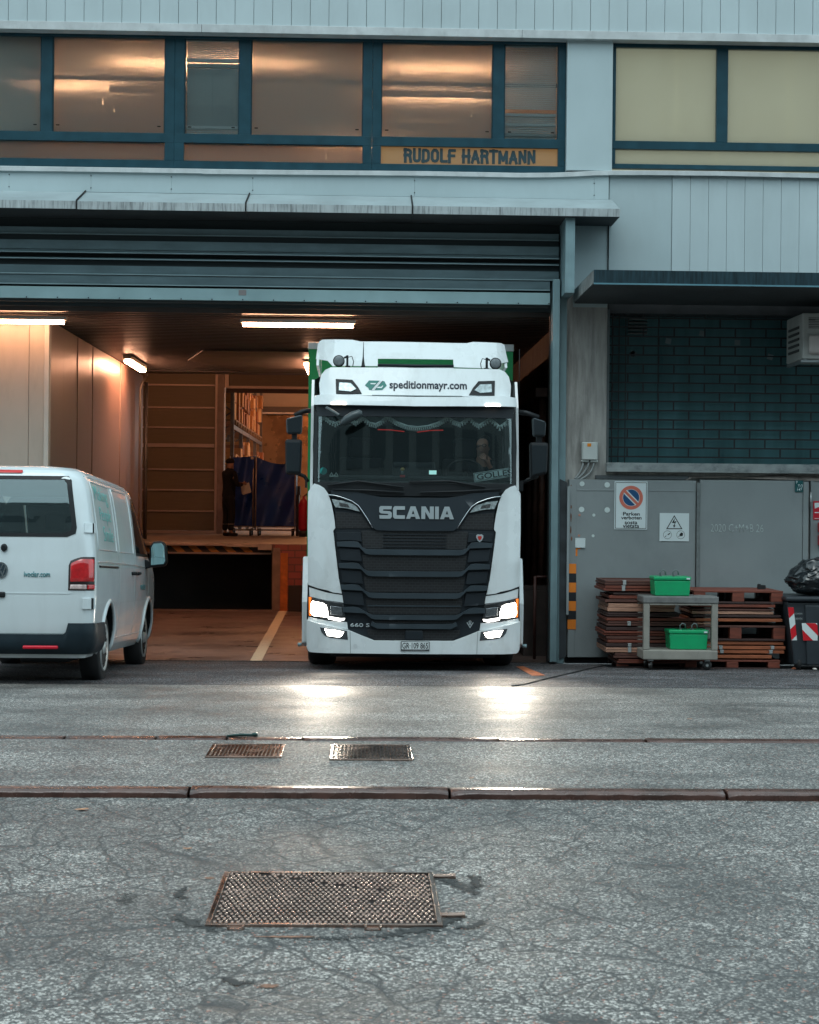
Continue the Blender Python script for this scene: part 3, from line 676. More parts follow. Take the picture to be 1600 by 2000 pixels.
# canopy over the garage door: sloped sheet, streaked drip edge, dark underside
zc1 = PZ(600, 399, 19.72); zc0 = PZ(600, 414.5, 19.72); xr = PXx(1211, 415, 19.72)
a = MB(); js = [XL, PXx(-165, 400, 19.7), PXx(149, 400, 19.7), PXx(480, 400, 19.7), PXx(806, 400, 19.7), xr]
for i in range(5):
    x0, x1 = js[i] + 0.001, js[i + 1] - 0.001; dz = random.uniform(-0.003, 0.003)
    a.quad([(x0, 19.72, zc1 + dz), (x1, 19.72, zc1 + dz), (x1, 20.345, zf + dz), (x0, 20.345, zf + dz)], 0)
    a.quad([(x0, 19.719, zc0 + dz), (x1, 19.719, zc0 + dz), (x1, 19.719, zc1 + dz), (x0, 19.719, zc1 + dz)], 1)
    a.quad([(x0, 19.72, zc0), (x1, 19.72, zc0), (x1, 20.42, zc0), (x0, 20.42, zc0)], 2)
    if i: # standing seam: a thin black mastic joint with a cap
        a.tube([(js[i], 20.34, zf + 0.012), (js[i], 19.72, zc1 + 0.012), (js[i], 19.713, zc1 - 0.03), (js[i], 19.713, zc0)], 0.010, 6, mi=3)
a.quad([(xr, 19.72, zc0), (xr, 20.34, zc0), (xr, 20.34, zf), (xr, 19.72, zc1)], 0)
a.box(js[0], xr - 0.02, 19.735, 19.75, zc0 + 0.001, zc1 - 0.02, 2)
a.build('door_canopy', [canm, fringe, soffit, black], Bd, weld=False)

# roller shutter over the garage opening
xs1, xs0 = PXx(1092, 500, 20.25), PXx(1074, 590, 20.25)
shut = mat('shutter_steel', (0.12, 0.18, 0.20), 0.4, metal=0.2, var=0.18, vs=3, stretch=(0.6, 1, 3), dirt=0.2, dirtcol=(0.02, 0.02, 0.02), ds=(3, 3, 3))
shutl = mat('shutter_edge', (0.24, 0.33, 0.355), 0.35, metal=0.2)
a = MB(); bz = lambda py: PZ(600, py, 20.25)
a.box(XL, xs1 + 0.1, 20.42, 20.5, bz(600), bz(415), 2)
def slat(p0, p1, y, lip, m=0):
    a.prism([(y, bz(p0)), (y + 0.012, bz(p1) + 0.004), (y + 0.1, bz(p1) + 0.004), (y + 0.1, bz(p0))], 'x', XL, xs1 if p1 < 545 else xs0, m)
    if lip:
        a.box(XL, (xs1 if p1 < 545 else xs0) + 0.001, y - 0.018, y + 0.012, bz(p1) - 0.006, bz(p1) + 0.006, 1)
slat(449, 462, 20.30, 1); slat(475, 493, 20.26, 0); slat(494, 499, 20.25, 1); slat(508, 511, 20.27, 1)
slat(524, 541, 20.25, 1); slat(543, 561, 20.25, 1)
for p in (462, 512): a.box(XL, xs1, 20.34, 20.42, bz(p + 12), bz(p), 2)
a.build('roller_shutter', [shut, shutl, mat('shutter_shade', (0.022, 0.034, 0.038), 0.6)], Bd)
a = MB(); a.box(XL, xs0, 20.22, 20.26, PZ(600, 589, 20.22), PZ(600, 566, 20.22))
x = PXx(52, 580, 20.22)
while x < xs0:
    a.lathe([(0.01, 0), (0.006, -0.008)], (x, 20.22, PZ(600, 587, 20.22)), 'y', 8, 1); x += 0.378
a.box(PXx(466, 570, 20.2), PXx(481, 570, 20.2), 20.216, 20.22, PZ(474, 577, 20.22), PZ(474, 566, 20.22), 2)
a.build('bottom_bar', [mat('bottom_bar_paint', (0.25, 0.37, 0.39), 0.4, var=0.1, vs=3), black, mat('dull_label', (0.22, 0.2, 0.2), 0.5)], Bd, bevel=0.003)
a = MB(); a.box(XL, xs0 - 0.02, 20.27, 20.33, PZ(600, 595, 20.27), PZ(600, 589, 20.27), 0); a.box(XL, xs0 - 0.25, 20.5, 20.56, PZ(600, 602, 20.5), PZ(600, 598, 20.5), 1)
a.build('bottom_seal', [mat('dark_seal', (0.03, 0.035, 0.035), 0.6), mat('light_rail', (0.4, 0.38, 0.36), 0.5)], Bd)

# door posts and the hanging beam box
zg = gz(20.1)
MB().box(PXx(1077.5, 900, 20.15), PXx(1091, 900, 20.15), 20.15, 20.42, PZ(1085, 1293, 20.15), PZ(1085, 545, 20.15)).build('door_post', steelblue, Bd, bevel=0.004)
MB().box(PXx(1091, 900, 20.3) + 0.002, PXx(1105, 900, 20.3), 20.3, 20.42, ZI, PZ(1095, 570, 20.3)).build('door_post', steelblue, Bd, bevel=0.004)
MB().box(PXx(1072, 900, 20.4), PXx(1080, 900, 20.4), 20.36, 20.5, ZI, PZ(1085, 545, 20.15)).build('guide_rail', mat('dark_rail', (0.02, 0.02, 0.022), 0.5), Bd)
MB().box(PXx(1104.5, 500, 19.8), PXx(1123, 500, 19.8), 19.8, 20.41, PZ(1114, 572, 19.8), zc0 - 0.002).build('beam_box', steelblue, Bd, bevel=0.004)
MB().box(PXx(1120, 500, 20.4), xe, 20.39, 20.6, PZ(1150, 600, 20.39), zc0 + 0.1).build('side_cladding', clad_b, Bd)

# concrete column and band under the window
conc = mat('raw_concrete', (0.36, 0.35, 0.33), 0.8, var=0.22, vs=3, stretch=(5, 5, 0.7), bump=0.25, bs=25, dirt=0.6, dirtcol=(0.10, 0.10, 0.095), ds=(9, 9, 1.2))
xk0, xk1 = PXx(1106, 700, YF) + 0.002, PXx(1186, 700, YF)
a = MB(); a.box(xk0, xk1, YF, 20.95, ZI, PZ(1150, 575, YF)); a.build('concrete_column', conc, Bd, bevel=0.006)
zsl, zs0, zs1 = PZ(1400, 940, YF), PZ(1400, 923.5, 20.3), PZ(1400, 905.5, 20.3)
MB().box(xk1 + 0.001, XR, YF, 20.9, ZI, zs0 - 0.002).build('plinth_wall', conc, Bd)
MB().box(PXx(1185, 910, 20.3), XR, 20.28, 20.62, zs0, zs1).build('sill', mat('stained_sill', (0.30, 0.33, 0.33), 0.55, var=0.2, vs=8, dirt=0.95, dirtcol=(0.07, 0.085, 0.09), ds=(5, 5, 9)), Bd, bevel=0.004)
a = MB(); x0 = PXx(1163, 930, 20.36)
a.box(x0, PXx(1345, 930, 20.36), 20.35, YF - 0.001, PZ(1250, 936, 20.36), PZ(1250, 929, 20.36))
a.build('dark_strip', mat('dark_strip', (0.07, 0.08, 0.085), 0.5), Bd)
# peeling sealing tape under the sill
a = MB(); ph = [(1340, 934, 938), (1352, 929, 934), (1380, 931, 933), (1425, 928, 932), (1450, 932, 934), (1505, 928, 936), (1540, 926, 937), (1560, 929, 938), (1600, 930, 940), (1700, 930, 940)]
for i in range(len(ph) - 1):
    (p0, t0, b0), (p1, t1, b1) = ph[i], ph[i + 1]; yo = 20.33 + 0.02 * math.sin(i * 2.1)
    a.quad([(PXx(p0, 930, yo), 20.33 + 0.02 * math.sin(i * 2.1), PZ(p0, b0, yo)), (PXx(p1, 930, yo), 20.33 + 0.02 * math.sin(i * 2.1 + 2.1), PZ(p1, b1, yo)), (PXx(p1, 930, yo), 20.385, PZ(p1, t1, yo)), (PXx(p0, 930, yo), 20.385, PZ(p0, t0, yo))])
a.build('peeling_tape', mat('old_tape', (0.22, 0.19, 0.17), 0.6, var=0.3, vs=10), Bd)

# recessed window behind the brick-patterned rolling grille
zg1 = PZ(1400, 610, 20.55)
MB().box(xk1, XR, 20.46, 20.95, PZ(1400, 614, 20.46), PZ(1400, 560, 20.46)).build('lintel', mat('dark_lintel', (0.05, 0.055, 0.06), 0.7, var=0.3, vs=5), Bd)
tg = mat('petrol_window_glass', (0.070, 0.165, 0.180), 0.30, var=0.25, vs=1.3, stretch=(4, 1, 0.5), dirt=0.5, dirtcol=(0.055, 0.165, 0.185), ds=(5, 5, 0.4), spec=0.25)
MB().box(xk1, XR, 20.82, 20.86, zs1, PZ(1400, 600, 20.8)).build('glazing', tg, Bd)
a = MB(); bar = mat('grille_bar', (0.018, 0.018, 0.020), 0.45, metal=0.3)
hp, wp = 0.1165, 0.388; z = PZ(1400, 893.5, 20.55); row = 0; x00 = PXx(1285, 880, 20.55)
while z < zg1:
    a.box(xk1 + 0.01, XR, 20.55, 20.562, z - 0.009, z + 0.009)
    nb = -4
    while True:
        x = x00 + nb * wp + (wp / 2 if row % 2 else 0); nb += 1
        if x > XR: break
        if x > xk1 + 0.02: a.box(x - 0.009, x + 0.009, 20.552, 20.56, z + 0.009, z + hp - 0.009)
    z += hp; row += 1
x = x00 - 0.5 * wp
a.box(x00 + 0 * wp - 0.009, x00 + 0 * wp + 0.004, 20.57, 20.575, zs1, zg1)
for i in range(3):
    xx = xk1 + 0.09 + i * 0.085; a.box(xx - 0.006, xx + 0.006, 20.575, 20.583, zs1, zg1)
a.build('rolling_grille', bar, Bd)
MB().box(xk1 + 0.001, xk1 + 0.03, 20.40, 20.56, zs1, zg1).build('grille_guide', mat('grille_guide', (0.10, 0.12, 0.125), 0.4, metal=0.3), Bd)
# lamellae of a vent top left in the glazing
a = MB()
for i in range(5):
    z = PZ(1240, 622 + i * 7, 20.7); a.box(PXx(1227, 630, 20.7), PXx(1264, 630, 20.7), 20.68, 20.72, z - 0.012, z + 0.008, rot=Matrix.Rotation(R(30), 3, 'X'))
a.build('vent', mat('vent_slats', (0.10, 0.12, 0.12), 0.5), Bd)
for (px, py, an) in ((1306, 690 - 24, 0.1), (1237, 691, 0.2), (1306 - 70, 668 + 24, -0.3), (1372, 651, 0.1), (1441, 669, 0), (1505, 697, 0.15)):
    xx, zz = P(px, py, 20.8)
    MB().box(xx - 0.035, xx + 0.035, 20.812, 20.818, zz - 0.035, zz + 0.035, rot=Matrix.Rotation(an * 2, 3, 'Y')).build('paper_note', mat('paper_note', (0.20, 0.26, 0.27), 0.7), Bd)

# dark canopy on the right
zd1, zd0 = PZ(1400, 530, 18.6), PZ(1400, 560, 18.6); xl = PXx(1160, 540, 18.6)
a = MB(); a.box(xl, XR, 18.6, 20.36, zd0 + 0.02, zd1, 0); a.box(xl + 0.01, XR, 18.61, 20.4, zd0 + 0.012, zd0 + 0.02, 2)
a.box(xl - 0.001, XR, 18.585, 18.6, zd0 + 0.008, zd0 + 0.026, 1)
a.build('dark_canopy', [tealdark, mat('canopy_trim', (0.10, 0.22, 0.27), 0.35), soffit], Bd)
MB().box(xl - 0.006, xl - 0.001, 18.6, 20.36, zd0 + 0.02, zd1 - 0.01).build('canopy_end', mat('stained_canopy_end', (0.17, 0.19, 0.19), 0.6, var=0.3, vs=6, dirt=0.9, dirtcol=(0.05, 0.055, 0.055), ds=(4, 4, 4)), Bd)

# grey steel doors of the transformer room
grey = mat('grey_sheet_steel', (0.25, 0.28, 0.285), 0.5, var=0.07, vs=1.5, dirt=0.35, dirtcol=(0.13, 0.145, 0.15), ds=(1.2, 1.2, 0.8), bump=0.03, bs=6)
Yd = 20.3
zb, ztp = PZ(1200, 1284, Yd), PZ(1200, 937, Yd)
def dX(px): return PXx(px, 1100, Yd)
a = MB(); a.box(dX(1110), dX(1358), Yd, YF - 0.002, zb, ztp); a.build('steel_door', grey, Bd, bevel=0.004)
a = MB(); a.box(dX(1111), dX(1124), Yd - 0.012, Yd - 0.001, zb, ztp); a.box(dX(1126), dX(1358), Yd - 0.006, Yd - 0.001, ztp - 0.14, ztp - 0.125)
a.build('door_rib', grey, Bd, bevel=0.003)
a = MB(); a.box(dX(1359.5), dX(1366), Yd - 0.02, Yd + 0.01, zb, ztp - 0.03); a.build('door_edge', mat('grey_edge', (0.16, 0.18, 0.18), 0.5, var=0.2, vs=20), Bd, bevel=0.003)
a = MB(); a.box(dX(1366.5), dX(1567), Yd, YF - 0.002, zb, ztp + 0.01); a.box(dX(1567.5), dX(1578), Yd - 0.01, YF - 0.002, zb, ztp); a.build('steel_door', grey, Bd, bevel=0.004)
a = MB()
for z in (PZ(1582, 975, Yd),): a.cyl((dX(1582), Yd - 0.015, z - 0.09), (dX(1582), Yd - 0.015, z + 0.09), 0.012, 8)
a.build('hinge', mat('zinc', (0.4, 0.42, 0.42), 0.4, metal=0.5), Bd)
MB().box(dX(1584), XR, Yd + 0.03, YF - 0.001, ZI, ztp + 0.02).build('grey_wall_panel', grey, Bd)
MB().box(dX(1107), XR, 20.36, 20.39, ZI, zb + 0.02).build('base_gap_shade', black, Bd)  # black sheet standing in for the shade under the steel doors
a = MB(); a.prism([(dX(1092), PZ(1095, 935, 20.1)), (dX(1107), PZ(1095, 942, 20.1)), (dX(1107), PZ(1095, 1285, 20.1)), (dX(1094), PZ(1095, 1290, 20.1))], 'y', 20.28, 20.295)
a.box(dX(1106), dX(1110.5), 20.24, 20.3, PZ(1108, 1200, Yd), PZ(1108, 950, Yd), 1)
a.build('angle_iron', [mat('dark_plate', (0.035, 0.042, 0.048), 0.6, var=0.4, vs=6), mat('pale_edge', (0.30, 0.34, 0.35), 0.5)], Bd)
rust = mat('rust_streaks', (0.20, 0.085, 0.05), 0.8, var=0.4, vs=30)
a = MB()
for (px, py, h) in ((1108, 955, 0.06), (1107.5, 968, 0.10), (1116, 948, 0.02), (1116, 990, 0.05), (1115.5, 1010, 0.12), (1115, 1035, 0.1), (1117, 1052, 0.06)):
    x, z = P(px, py, Yd - 0.02)
    pts_ = []
    for k in range(10):
        an = 2 * math.pi * k / 10; pts_.append((x + 0.008 * random.uniform(0.5, 1.3) * math.cos(an), z + h / 2 * random.uniform(0.7, 1.1) * math.sin(an)))
    a.prism(pts_, 'y', Yd - 0.0145, Yd - 0.0125)
a.build('rust', rust, Bd)
# painted dots on the door, hazard bands
dot = mat('white_dot', (0.60, 0.68, 0.67), 0.6)
a = MB()
for (px, py, r) in ((1137, 945, 0.031), (1186, 947, 0.034), (1136, 995, 0.034), (1186, 996, 0.034), (1160, 1006, 0.019), (1158.5, 1046.5, 0.018)):
    x, z = P(px, py, Yd); a.lathe([(r, 0), (r, -0.004)], (x, Yd - 0.001, z), 'y', 20)
a.build('dot_stickers', dot, Bd)
a = MB()
for (px, py, r) in ((1132, 1006, 0.014), (1131, 1046, 0.014)):
    x, z = P(px, py, Yd); a.lathe([(r, 0), (r, -0.004)], (x, Yd - 0.001, z), 'y', 16)
a.build('dot_stickers', mat('pink_dot', (0.5, 0.22, 0.16), 0.6), Bd)
orange = mat('hazard_orange', (0.80, 0.22, 0.02), 0.5, var=0.06)
oy = [1101, 1120, 1138, 1157, 1174, 1193, 1210, 1229]
for i in range(7):
    x0, z1 = P(1109.2 - i * 0.1, oy[i], Yd - 0.02); x1, z0 = P(1125.5 - i * 0.1, oy[i + 1], Yd - 0.02)
    MB().box(x0, x1, Yd - 0.018, Yd - 0.013, z0, z1).build('hazard_band', orange if i % 2 == 0 else mat('hazard_black', (0.012, 0.014, 0.018), 0.5), Bd)
x0, z1 = P(1122.5, 1067, Yd); x1, z0 = P(1128, 1086, Yd)
a = MB(); a.box(x0, x1, Yd - 0.004, Yd - 0.001, z0, z1); a.box(x1, x1 + 0.035, Yd - 0.004, Yd - 0.001, z1 - 0.035, z1)
a.build('orange_sticker', orange, Bd)
text('2020 C+M+B 26', 'chalk_writing', mat('chalk', (0.42, 0.48, 0.48), 0.9), Bd, (PXx(1388, 1035, Yd), PXx(1491, 1035, Yd), PZ(1440, 1039, Yd), PZ(1440, 1024, Yd)), Yd - 0.001, extrude=0.001, bold=-0.012)

# ------------------------------------------------------------------ things on the wall
def wall_thing(name, label, cat, px, py, Y, group=None):
    x, z = P(px, py, Y); return thing(name, label, cat, (x, Y, z), group)
white = mat('sign_white', (0.66, 0.74, 0.75), 0.45, var=0.03); inkb = mat('sign_black', (0.012, 0.014, 0.016), 0.5)
# no parking sign
Ys = Yd - 0.004
s = wall_thing('no_parking_sign', 'white no parking sign with a red and blue disc and German and Italian wording', 'sign', 1232, 1034, Ys)
x0, z1 = P(1200.5, 940, Ys); x1, z0 = P(1264, 1034.5, Ys)
MB().box(x0, x1, Ys - 0.006, Ys, z0, z1).build('plate', white, s, bevel=0.002)
b = 0.012; a = MB()
for (q0, q1, r0, r1) in ((x0 + b, x1 - b, z1 - b - 0.006, z1 - b), (x0 + b, x1 - b, z0 + b, z0 + b + 0.006), (x0 + b, x0 + b + 0.006, z0 + b + 0.006, z1 - b - 0.006), (x1 - b - 0.006, x1 - b, z0 + b + 0.006, z1 - b - 0.006)):
    a.box(q0, q1, Ys - 0.0075, Ys - 0.0055, r0, r1)
a.build('border', inkb, s)
cx_, cz_ = P(1232.7, 972, Ys); rr = 24.0 / 157.5
def disc(mb, r0, r1, cx, cz, y, n=48, t=0.0015, a0=0, a1=2 * math.pi):
    """flat ring or disc facing the street"""
    for k in range(n):
        A, B = a0 + (a1 - a0) * k / n, a0 + (a1 - a0) * (k + 1) / n
        q = [(r1, A), (r1, B), (r0, B), (r0, A)] if r0 > 0 else [(r1, A), (r1, B), (0, 0)]
        mb.quad([(cx + r * math.cos(t_), y, cz + r * math.sin(t_)) for r, t_ in q])
red_s = mat('faded_sign_red', (0.62, 0.16, 0.11), 0.5); blu_s = mat('sign_blue', (0.005, 0.07, 0.19), 0.5)
a = MB(); disc(a, rr * 0.70, rr * 0.97, cx_, cz_, Ys - 0.0085); a.build('ring', red_s, s)
a = MB(); disc(a, 0, rr * 0.66, cx_, cz_, Ys - 0.0080); a.build('disc', blu_s, s)
for (w_, m_, yy, nm) in ((0.030, white, 0.0095, 'bar_edge'), (0.0165, red_s, 0.0105, 'bar')):
    a = MB(); L_ = rr * 0.70; c45 = math.sqrt(0.5)
    pts_ = [(-L_, -w_), (L_, -w_), (L_, w_), (-L_, w_)]
    a.quad([(cx_ + (u * c45 + v * c45), Ys - yy, cz_ + (-u * c45 + v * c45)) for u, v in pts_]); a.build(nm, m_, s)
for (t_, xa_, xb_, ya, yb) in (('Parken', 1217, 1249.5, 1007, 1000), ('verboten', 1213, 1253, 1014.5, 1007.5), ('sosta', 1220, 1245, 1024, 1017.5), ('vietata', 1216.5, 1248.5, 1031, 1023.5)):
    text(t_, 'wording', inkb, s, (PXx(xa_, 1015, Ys), PXx(xb_, 1015, Ys), PZ(1232, ya, Ys), PZ(1232, yb, Ys)), Ys - 0.0065, extrude=0.001, bold=0.02)
# electrical warning
s = wall_thing('warning_sign', 'square white sign with a lightning bolt triangle and two round prohibition pictograms', 'sign', 1317, 1058, Ys)
x0, z1 = P(1288.5, 1002, Ys); x1, z0 = P(1345.5, 1057.5, Ys)
MB().box(x0, x1, Ys - 0.006, Ys, z0, z1).build('plate', white, s, bevel=0.002)
def poly(mb, pts_, y): mb.quad([(q[0], y, q[1]) for q in pts_])
def Q(*pp): return [P(u, v, Ys) for u, v in pp]
a = MB(); o_, i_ = Q((1317, 1006), (1333, 1033.5), (1301, 1033.5)), Q((1317, 1009.3), (1330, 1031.7), (1304, 1031.7))
for k in range(3): j = (k + 1) % 3; poly(a, [o_[k], o_[j], i_[j], i_[k]], Ys - 0.0072)
a.build('triangle', inkb, s)
a = MB(); poly(a, Q((1318, 1011.5), (1312, 1021.5), (1317, 1020)), Ys - 0.0072); poly(a, Q((1312.5, 1021.5), (1320.5, 1017.5), (1321, 1019.5), (1317, 1021.5)), Ys - 0.0074); poly(a, Q((1320.5, 1017.8), (1317, 1028), (1315.8, 1027.5), (1318.5, 1019)), Ys - 0.0076); poly(a, Q((1314.5, 1025.5), (1319.5, 1026.5), (1316.2, 1031)), Ys - 0.0078)
a.build('lightning_bolt', inkb, s)
for px in (1303.5, 1329.5):
    c_ = P(px, 1044.5, Ys); a = MB(); disc(a, 0.048, 0.052, c_[0], c_[1], Ys - 0.0072, 28)
    poly(a, [(c_[0] - 0.03, c_[1] - 0.02), (c_[0] - 0.012, c_[1] - 0.004), (c_[0] - 0.020, c_[1] - 0.028)], Ys - 0.0073)
    if px < 1310: poly(a, [(c_[0] + 0.002, c_[1] + 0.006), (c_[0] + 0.03, c_[1] + 0.026), (c_[0] + 0.034, c_[1] + 0.012), (c_[0] + 0.008, c_[1] - 0.006)], Ys - 0.0074)
    else: poly(a, [(c_[0] - 0.018, c_[1] + 0.0), (c_[0] + 0.005, c_[1] + 0.03), (c_[0] + 0.03, c_[1] + 0.02), (c_[0] + 0.026, c_[1] - 0.012), (c_[0] - 0.004, c_[1] - 0.02)], Ys - 0.0074)
    a.build('pictogram', inkb, s)
# blank plate
s = wall_thing('blank_plate', 'small blank white square plate on the steel door below the dots', 'plate', 1133, 1070, Yd - 0.013)
x0, z1 = P(1123.5, 1051, Ys); x1, z0 = P(1143, 1070, Ys); MB().box(x0, x1, Yd - 0.020, Yd - 0.007, z0, z1).build('sheet', white, s, bevel=0.003)
a = MB()
for u in (0.1, 0.9):
    for v in (0.1, 0.9): a.lathe([(0.004, 0), (0.003, -0.003)], (x0 + (x1 - x0) * u, Yd - 0.020, z0 + (z1 - z0) * v), 'y', 8)
a.build('screw', MATS['zinc'], s)
# green number plate
s = wall_thing('number_plate', 'little petrol green plate with white numbers at the top of the steel doors', 'plate', 1560, 961, Ys)
x0, z1 = P(1553, 938.5, Ys); x1, z0 = P(1568, 961, Ys); MB().box(x0, x1, Ys - 0.012, Ys, z0, z1).build('plate', mat('plate_green', (0.008, 0.09, 0.095), 0.4), s, bevel=0.003)
for (t_, q) in (('P', (1554.5, 1557.5, 945, 939.5)), ('.Tr3', (1557, 1567, 952.5, 946)), ('147', (1557, 1566, 959, 954))):
    text(t_, 'numbers', white, s, (PXx(q[0], 950, Ys), PXx(q[1], 950, Ys), PZ(1560, q[2], Ys), PZ(1560, q[3], Ys)), Ys - 0.0125, extrude=0.001, bold=0.01)
# fire sign and red boxes
redp = mat('fire_red', (0.55, 0.012, 0.03), 0.4, var=0.06)
Yr = Yd + 0.028
s = wall_thing('fire_sign', 'red fire sign with white pictogram on the grey wall at the right border', 'sign', 1610, 1015, Yr)
x0, z1 = P(1588.5, 978.5, Yr); x1, z0 = P(1640, 1015.5, Yr); MB().box(x0, x1, Yr - 0.008, Yr, z0, z1).build('plate', redp, s, bevel=0.002)
a = MB(); poly(a, [P(*q, Yr) for q in ((1590.5, 982), (1638, 982), (1638, 984.5), (1606, 985), (1600, 990), (1591, 993.5))], Yr - 0.0095); poly(a, [P(*q, Yr) for q in ((1591, 1002), (1638, 1003), (1638, 1001), (1591, 1000))], Yr - 0.0095)
poly(a, [P(*q, Yr) for q in ((1590.5, 1013), (1638, 1013.5), (1638, 1012.6), (1590.5, 1012))], Yr - 0.0095)
poly(a, [P(*q, Yr) for q in ((1612, 988), (1617, 987), (1619, 999), (1610, 999))], Yr - 0.0095)
a.build('pictogram', white, s)
for (py0, py1, lb) in ((1020, 1040, 'upper of two red boxes on the wall under the fire sign'), (1045, 1065, 'lower of two red boxes on the wall under the fire sign')):
    s = wall_thing('alarm_box', lb, 'box', 1612, py1, Yr, 'red boxes under the fire sign'); x0, z1 = P(1597, py0, Yr); x1, z0 = P(1625, py1, Yr)
    MB().box(x0, x1, Yr - 0.09, Yr, z0, z1).build('housing', redp, s, bevel=0.012, seg=3); MB().box(x0 + 0.03, x1 - 0.03, Yr - 0.096, Yr - 0.089, z0 + 0.03, z1 - 0.03).build('front', mat('fire_red_dark', (0.3, 0.01, 0.02), 0.4), s, bevel=0.004)
# junction box with three conduits on the column
s = wall_thing('junction_box', 'white junction box with an orange sticker on the concrete column', 'box', 1150, 904, YF)
x0, z1 = P(1135.5, 863, YF); x1, z0 = P(1166.5, 903.5, YF)
pl = mat('off_white_plastic', (0.58, 0.62, 0.60), 0.45, var=0.05)
MB().box(x0, x1, YF - 0.07, YF, z0 + 0.03, z1 - 0.005).box(x0 - 0.004, x1 + 0.004, YF - 0.055, YF, z0 + 0.002, z0 + 0.034).build('housing', pl, s, bevel=0.02, seg=3)
MB().box(x0 + 0.012, x1 - 0.012, YF - 0.082, YF - 0.069, z0 + 0.035, z1 - 0.012).build('lid', pl, s, bevel=0.012, seg=3)
cx_ = P(1151, 869, YF - 0.08); MB().box(cx_[0] - 0.024, cx_[0] + 0.024, YF - 0.0845, YF - 0.081, cx_[1] - 0.02, cx_[1] + 0.02).build('sticker', mat('orange_label', (0.85, 0.27, 0.01), 0.5), s)
a = MB(); a.lathe([(0.012, 0), (0.008, -0.01)], ((x0 + x1) / 2, YF - 0.056, z0 + 0.018), 'y', 10); a.build('lock', inkb, s)
a = MB()
for (p0, p1, p2, p3) in (((1139, 904), (1138, 914), (1132, 926), (1122, 936)), ((1150, 904), (1147, 916), (1138, 928), (1126, 936)), ((1160, 904), (1158, 920), (1148, 931), (1132, 936.5))):
    pts_ = []
    for i in range(10):
        t_ = i / 9; q = [(1 - t_) ** 3 * p0[k] + 3 * (1 - t_) ** 2 * t_ * p1[k] + 3 * (1 - t_) * t_ ** 2 * p2[k] + t_ ** 3 * p3[k] for k in (0, 1)]
        xx, zz = P(q[0], q[1], YF - 0.03); pts_.append((xx, YF - 0.03, zz))
    a.tube(pts_, 0.0115, 8)
a.build('conduit', mat('grey_conduit', (0.33, 0.36, 0.36), 0.5), s)
# air conditioner
Ya = 19.6
s = wall_thing('air_conditioner', 'boxy grey air conditioner outdoor unit hanging below the dark canopy', 'air conditioner', 1640, 706, Ya)
x0, z1 = P(1568, 611, Ya); z0 = P(1568, 701, Ya)[1]; x1 = x0 + 0.86; acm = mat('ac_beige', (0.42, 0.43, 0.41), 0.5, var=0.08, vs=5, dirt=0.3, dirtcol=(0.2, 0.2, 0.19), ds=(5, 5, 1))
MB().box(x0, x1, Ya, Ya + 0.75, z0, z1).build('housing', acm, s, bevel=0.015)
a = MB(); a.box(x0 + 0.05, x1 - 0.05, Ya - 0.008, Ya - 0.001, z0 + 0.32, z1 - 0.06); a.build('front_panel', acm, s, bevel=0.006)
a = MB()
for i in range(7): a.box(x0 + 0.07, x0 + 0.36, Ya - 0.013, Ya - 0.0075, z0 + 0.37 + i * 0.02, z0 + 0.378 + i * 0.02)
a.box(x0 + 0.07, x0 + 0.15, Ya - 0.013, Ya - 0.0075, z1 - 0.09, z1 - 0.075)
for i in range(5):
    a.box(x0 - 0.012, x0 - 0.001, Ya + 0.14, Ya + 0.62, z0 + 0.10 + i * 0.07, z0 + 0.13 + i * 0.07)
a.build('vent_slots', mat('ac_dark', (0.06, 0.06, 0.06), 0.6), s)
MB().box(x0 + 0.07, x1 - 0.07, Ya - 0.055, Ya - 0.001, z0 + 0.06, z0 + 0.29).build('outlet_cover', mat('ac_cover', (0.48, 0.44, 0.42), 0.5), s, bevel=0.03, seg=3)
a = MB(); a.box(x0 - 0.02, x1, Ya - 0.01, Ya + 0.03, z0 - 0.04, z0 - 0.012); a.box(x0 + 0.02, x0 + 0.05, Ya, YF, z0 - 0.04, z0 - 0.001); a.box(x1 - 0.05, x1 - 0.02, Ya, YF, z0 - 0.04, z0 - 0.001)
a.build('bracket', mat('galvanised', (0.35, 0.38, 0.39), 0.35, metal=0.6), s)

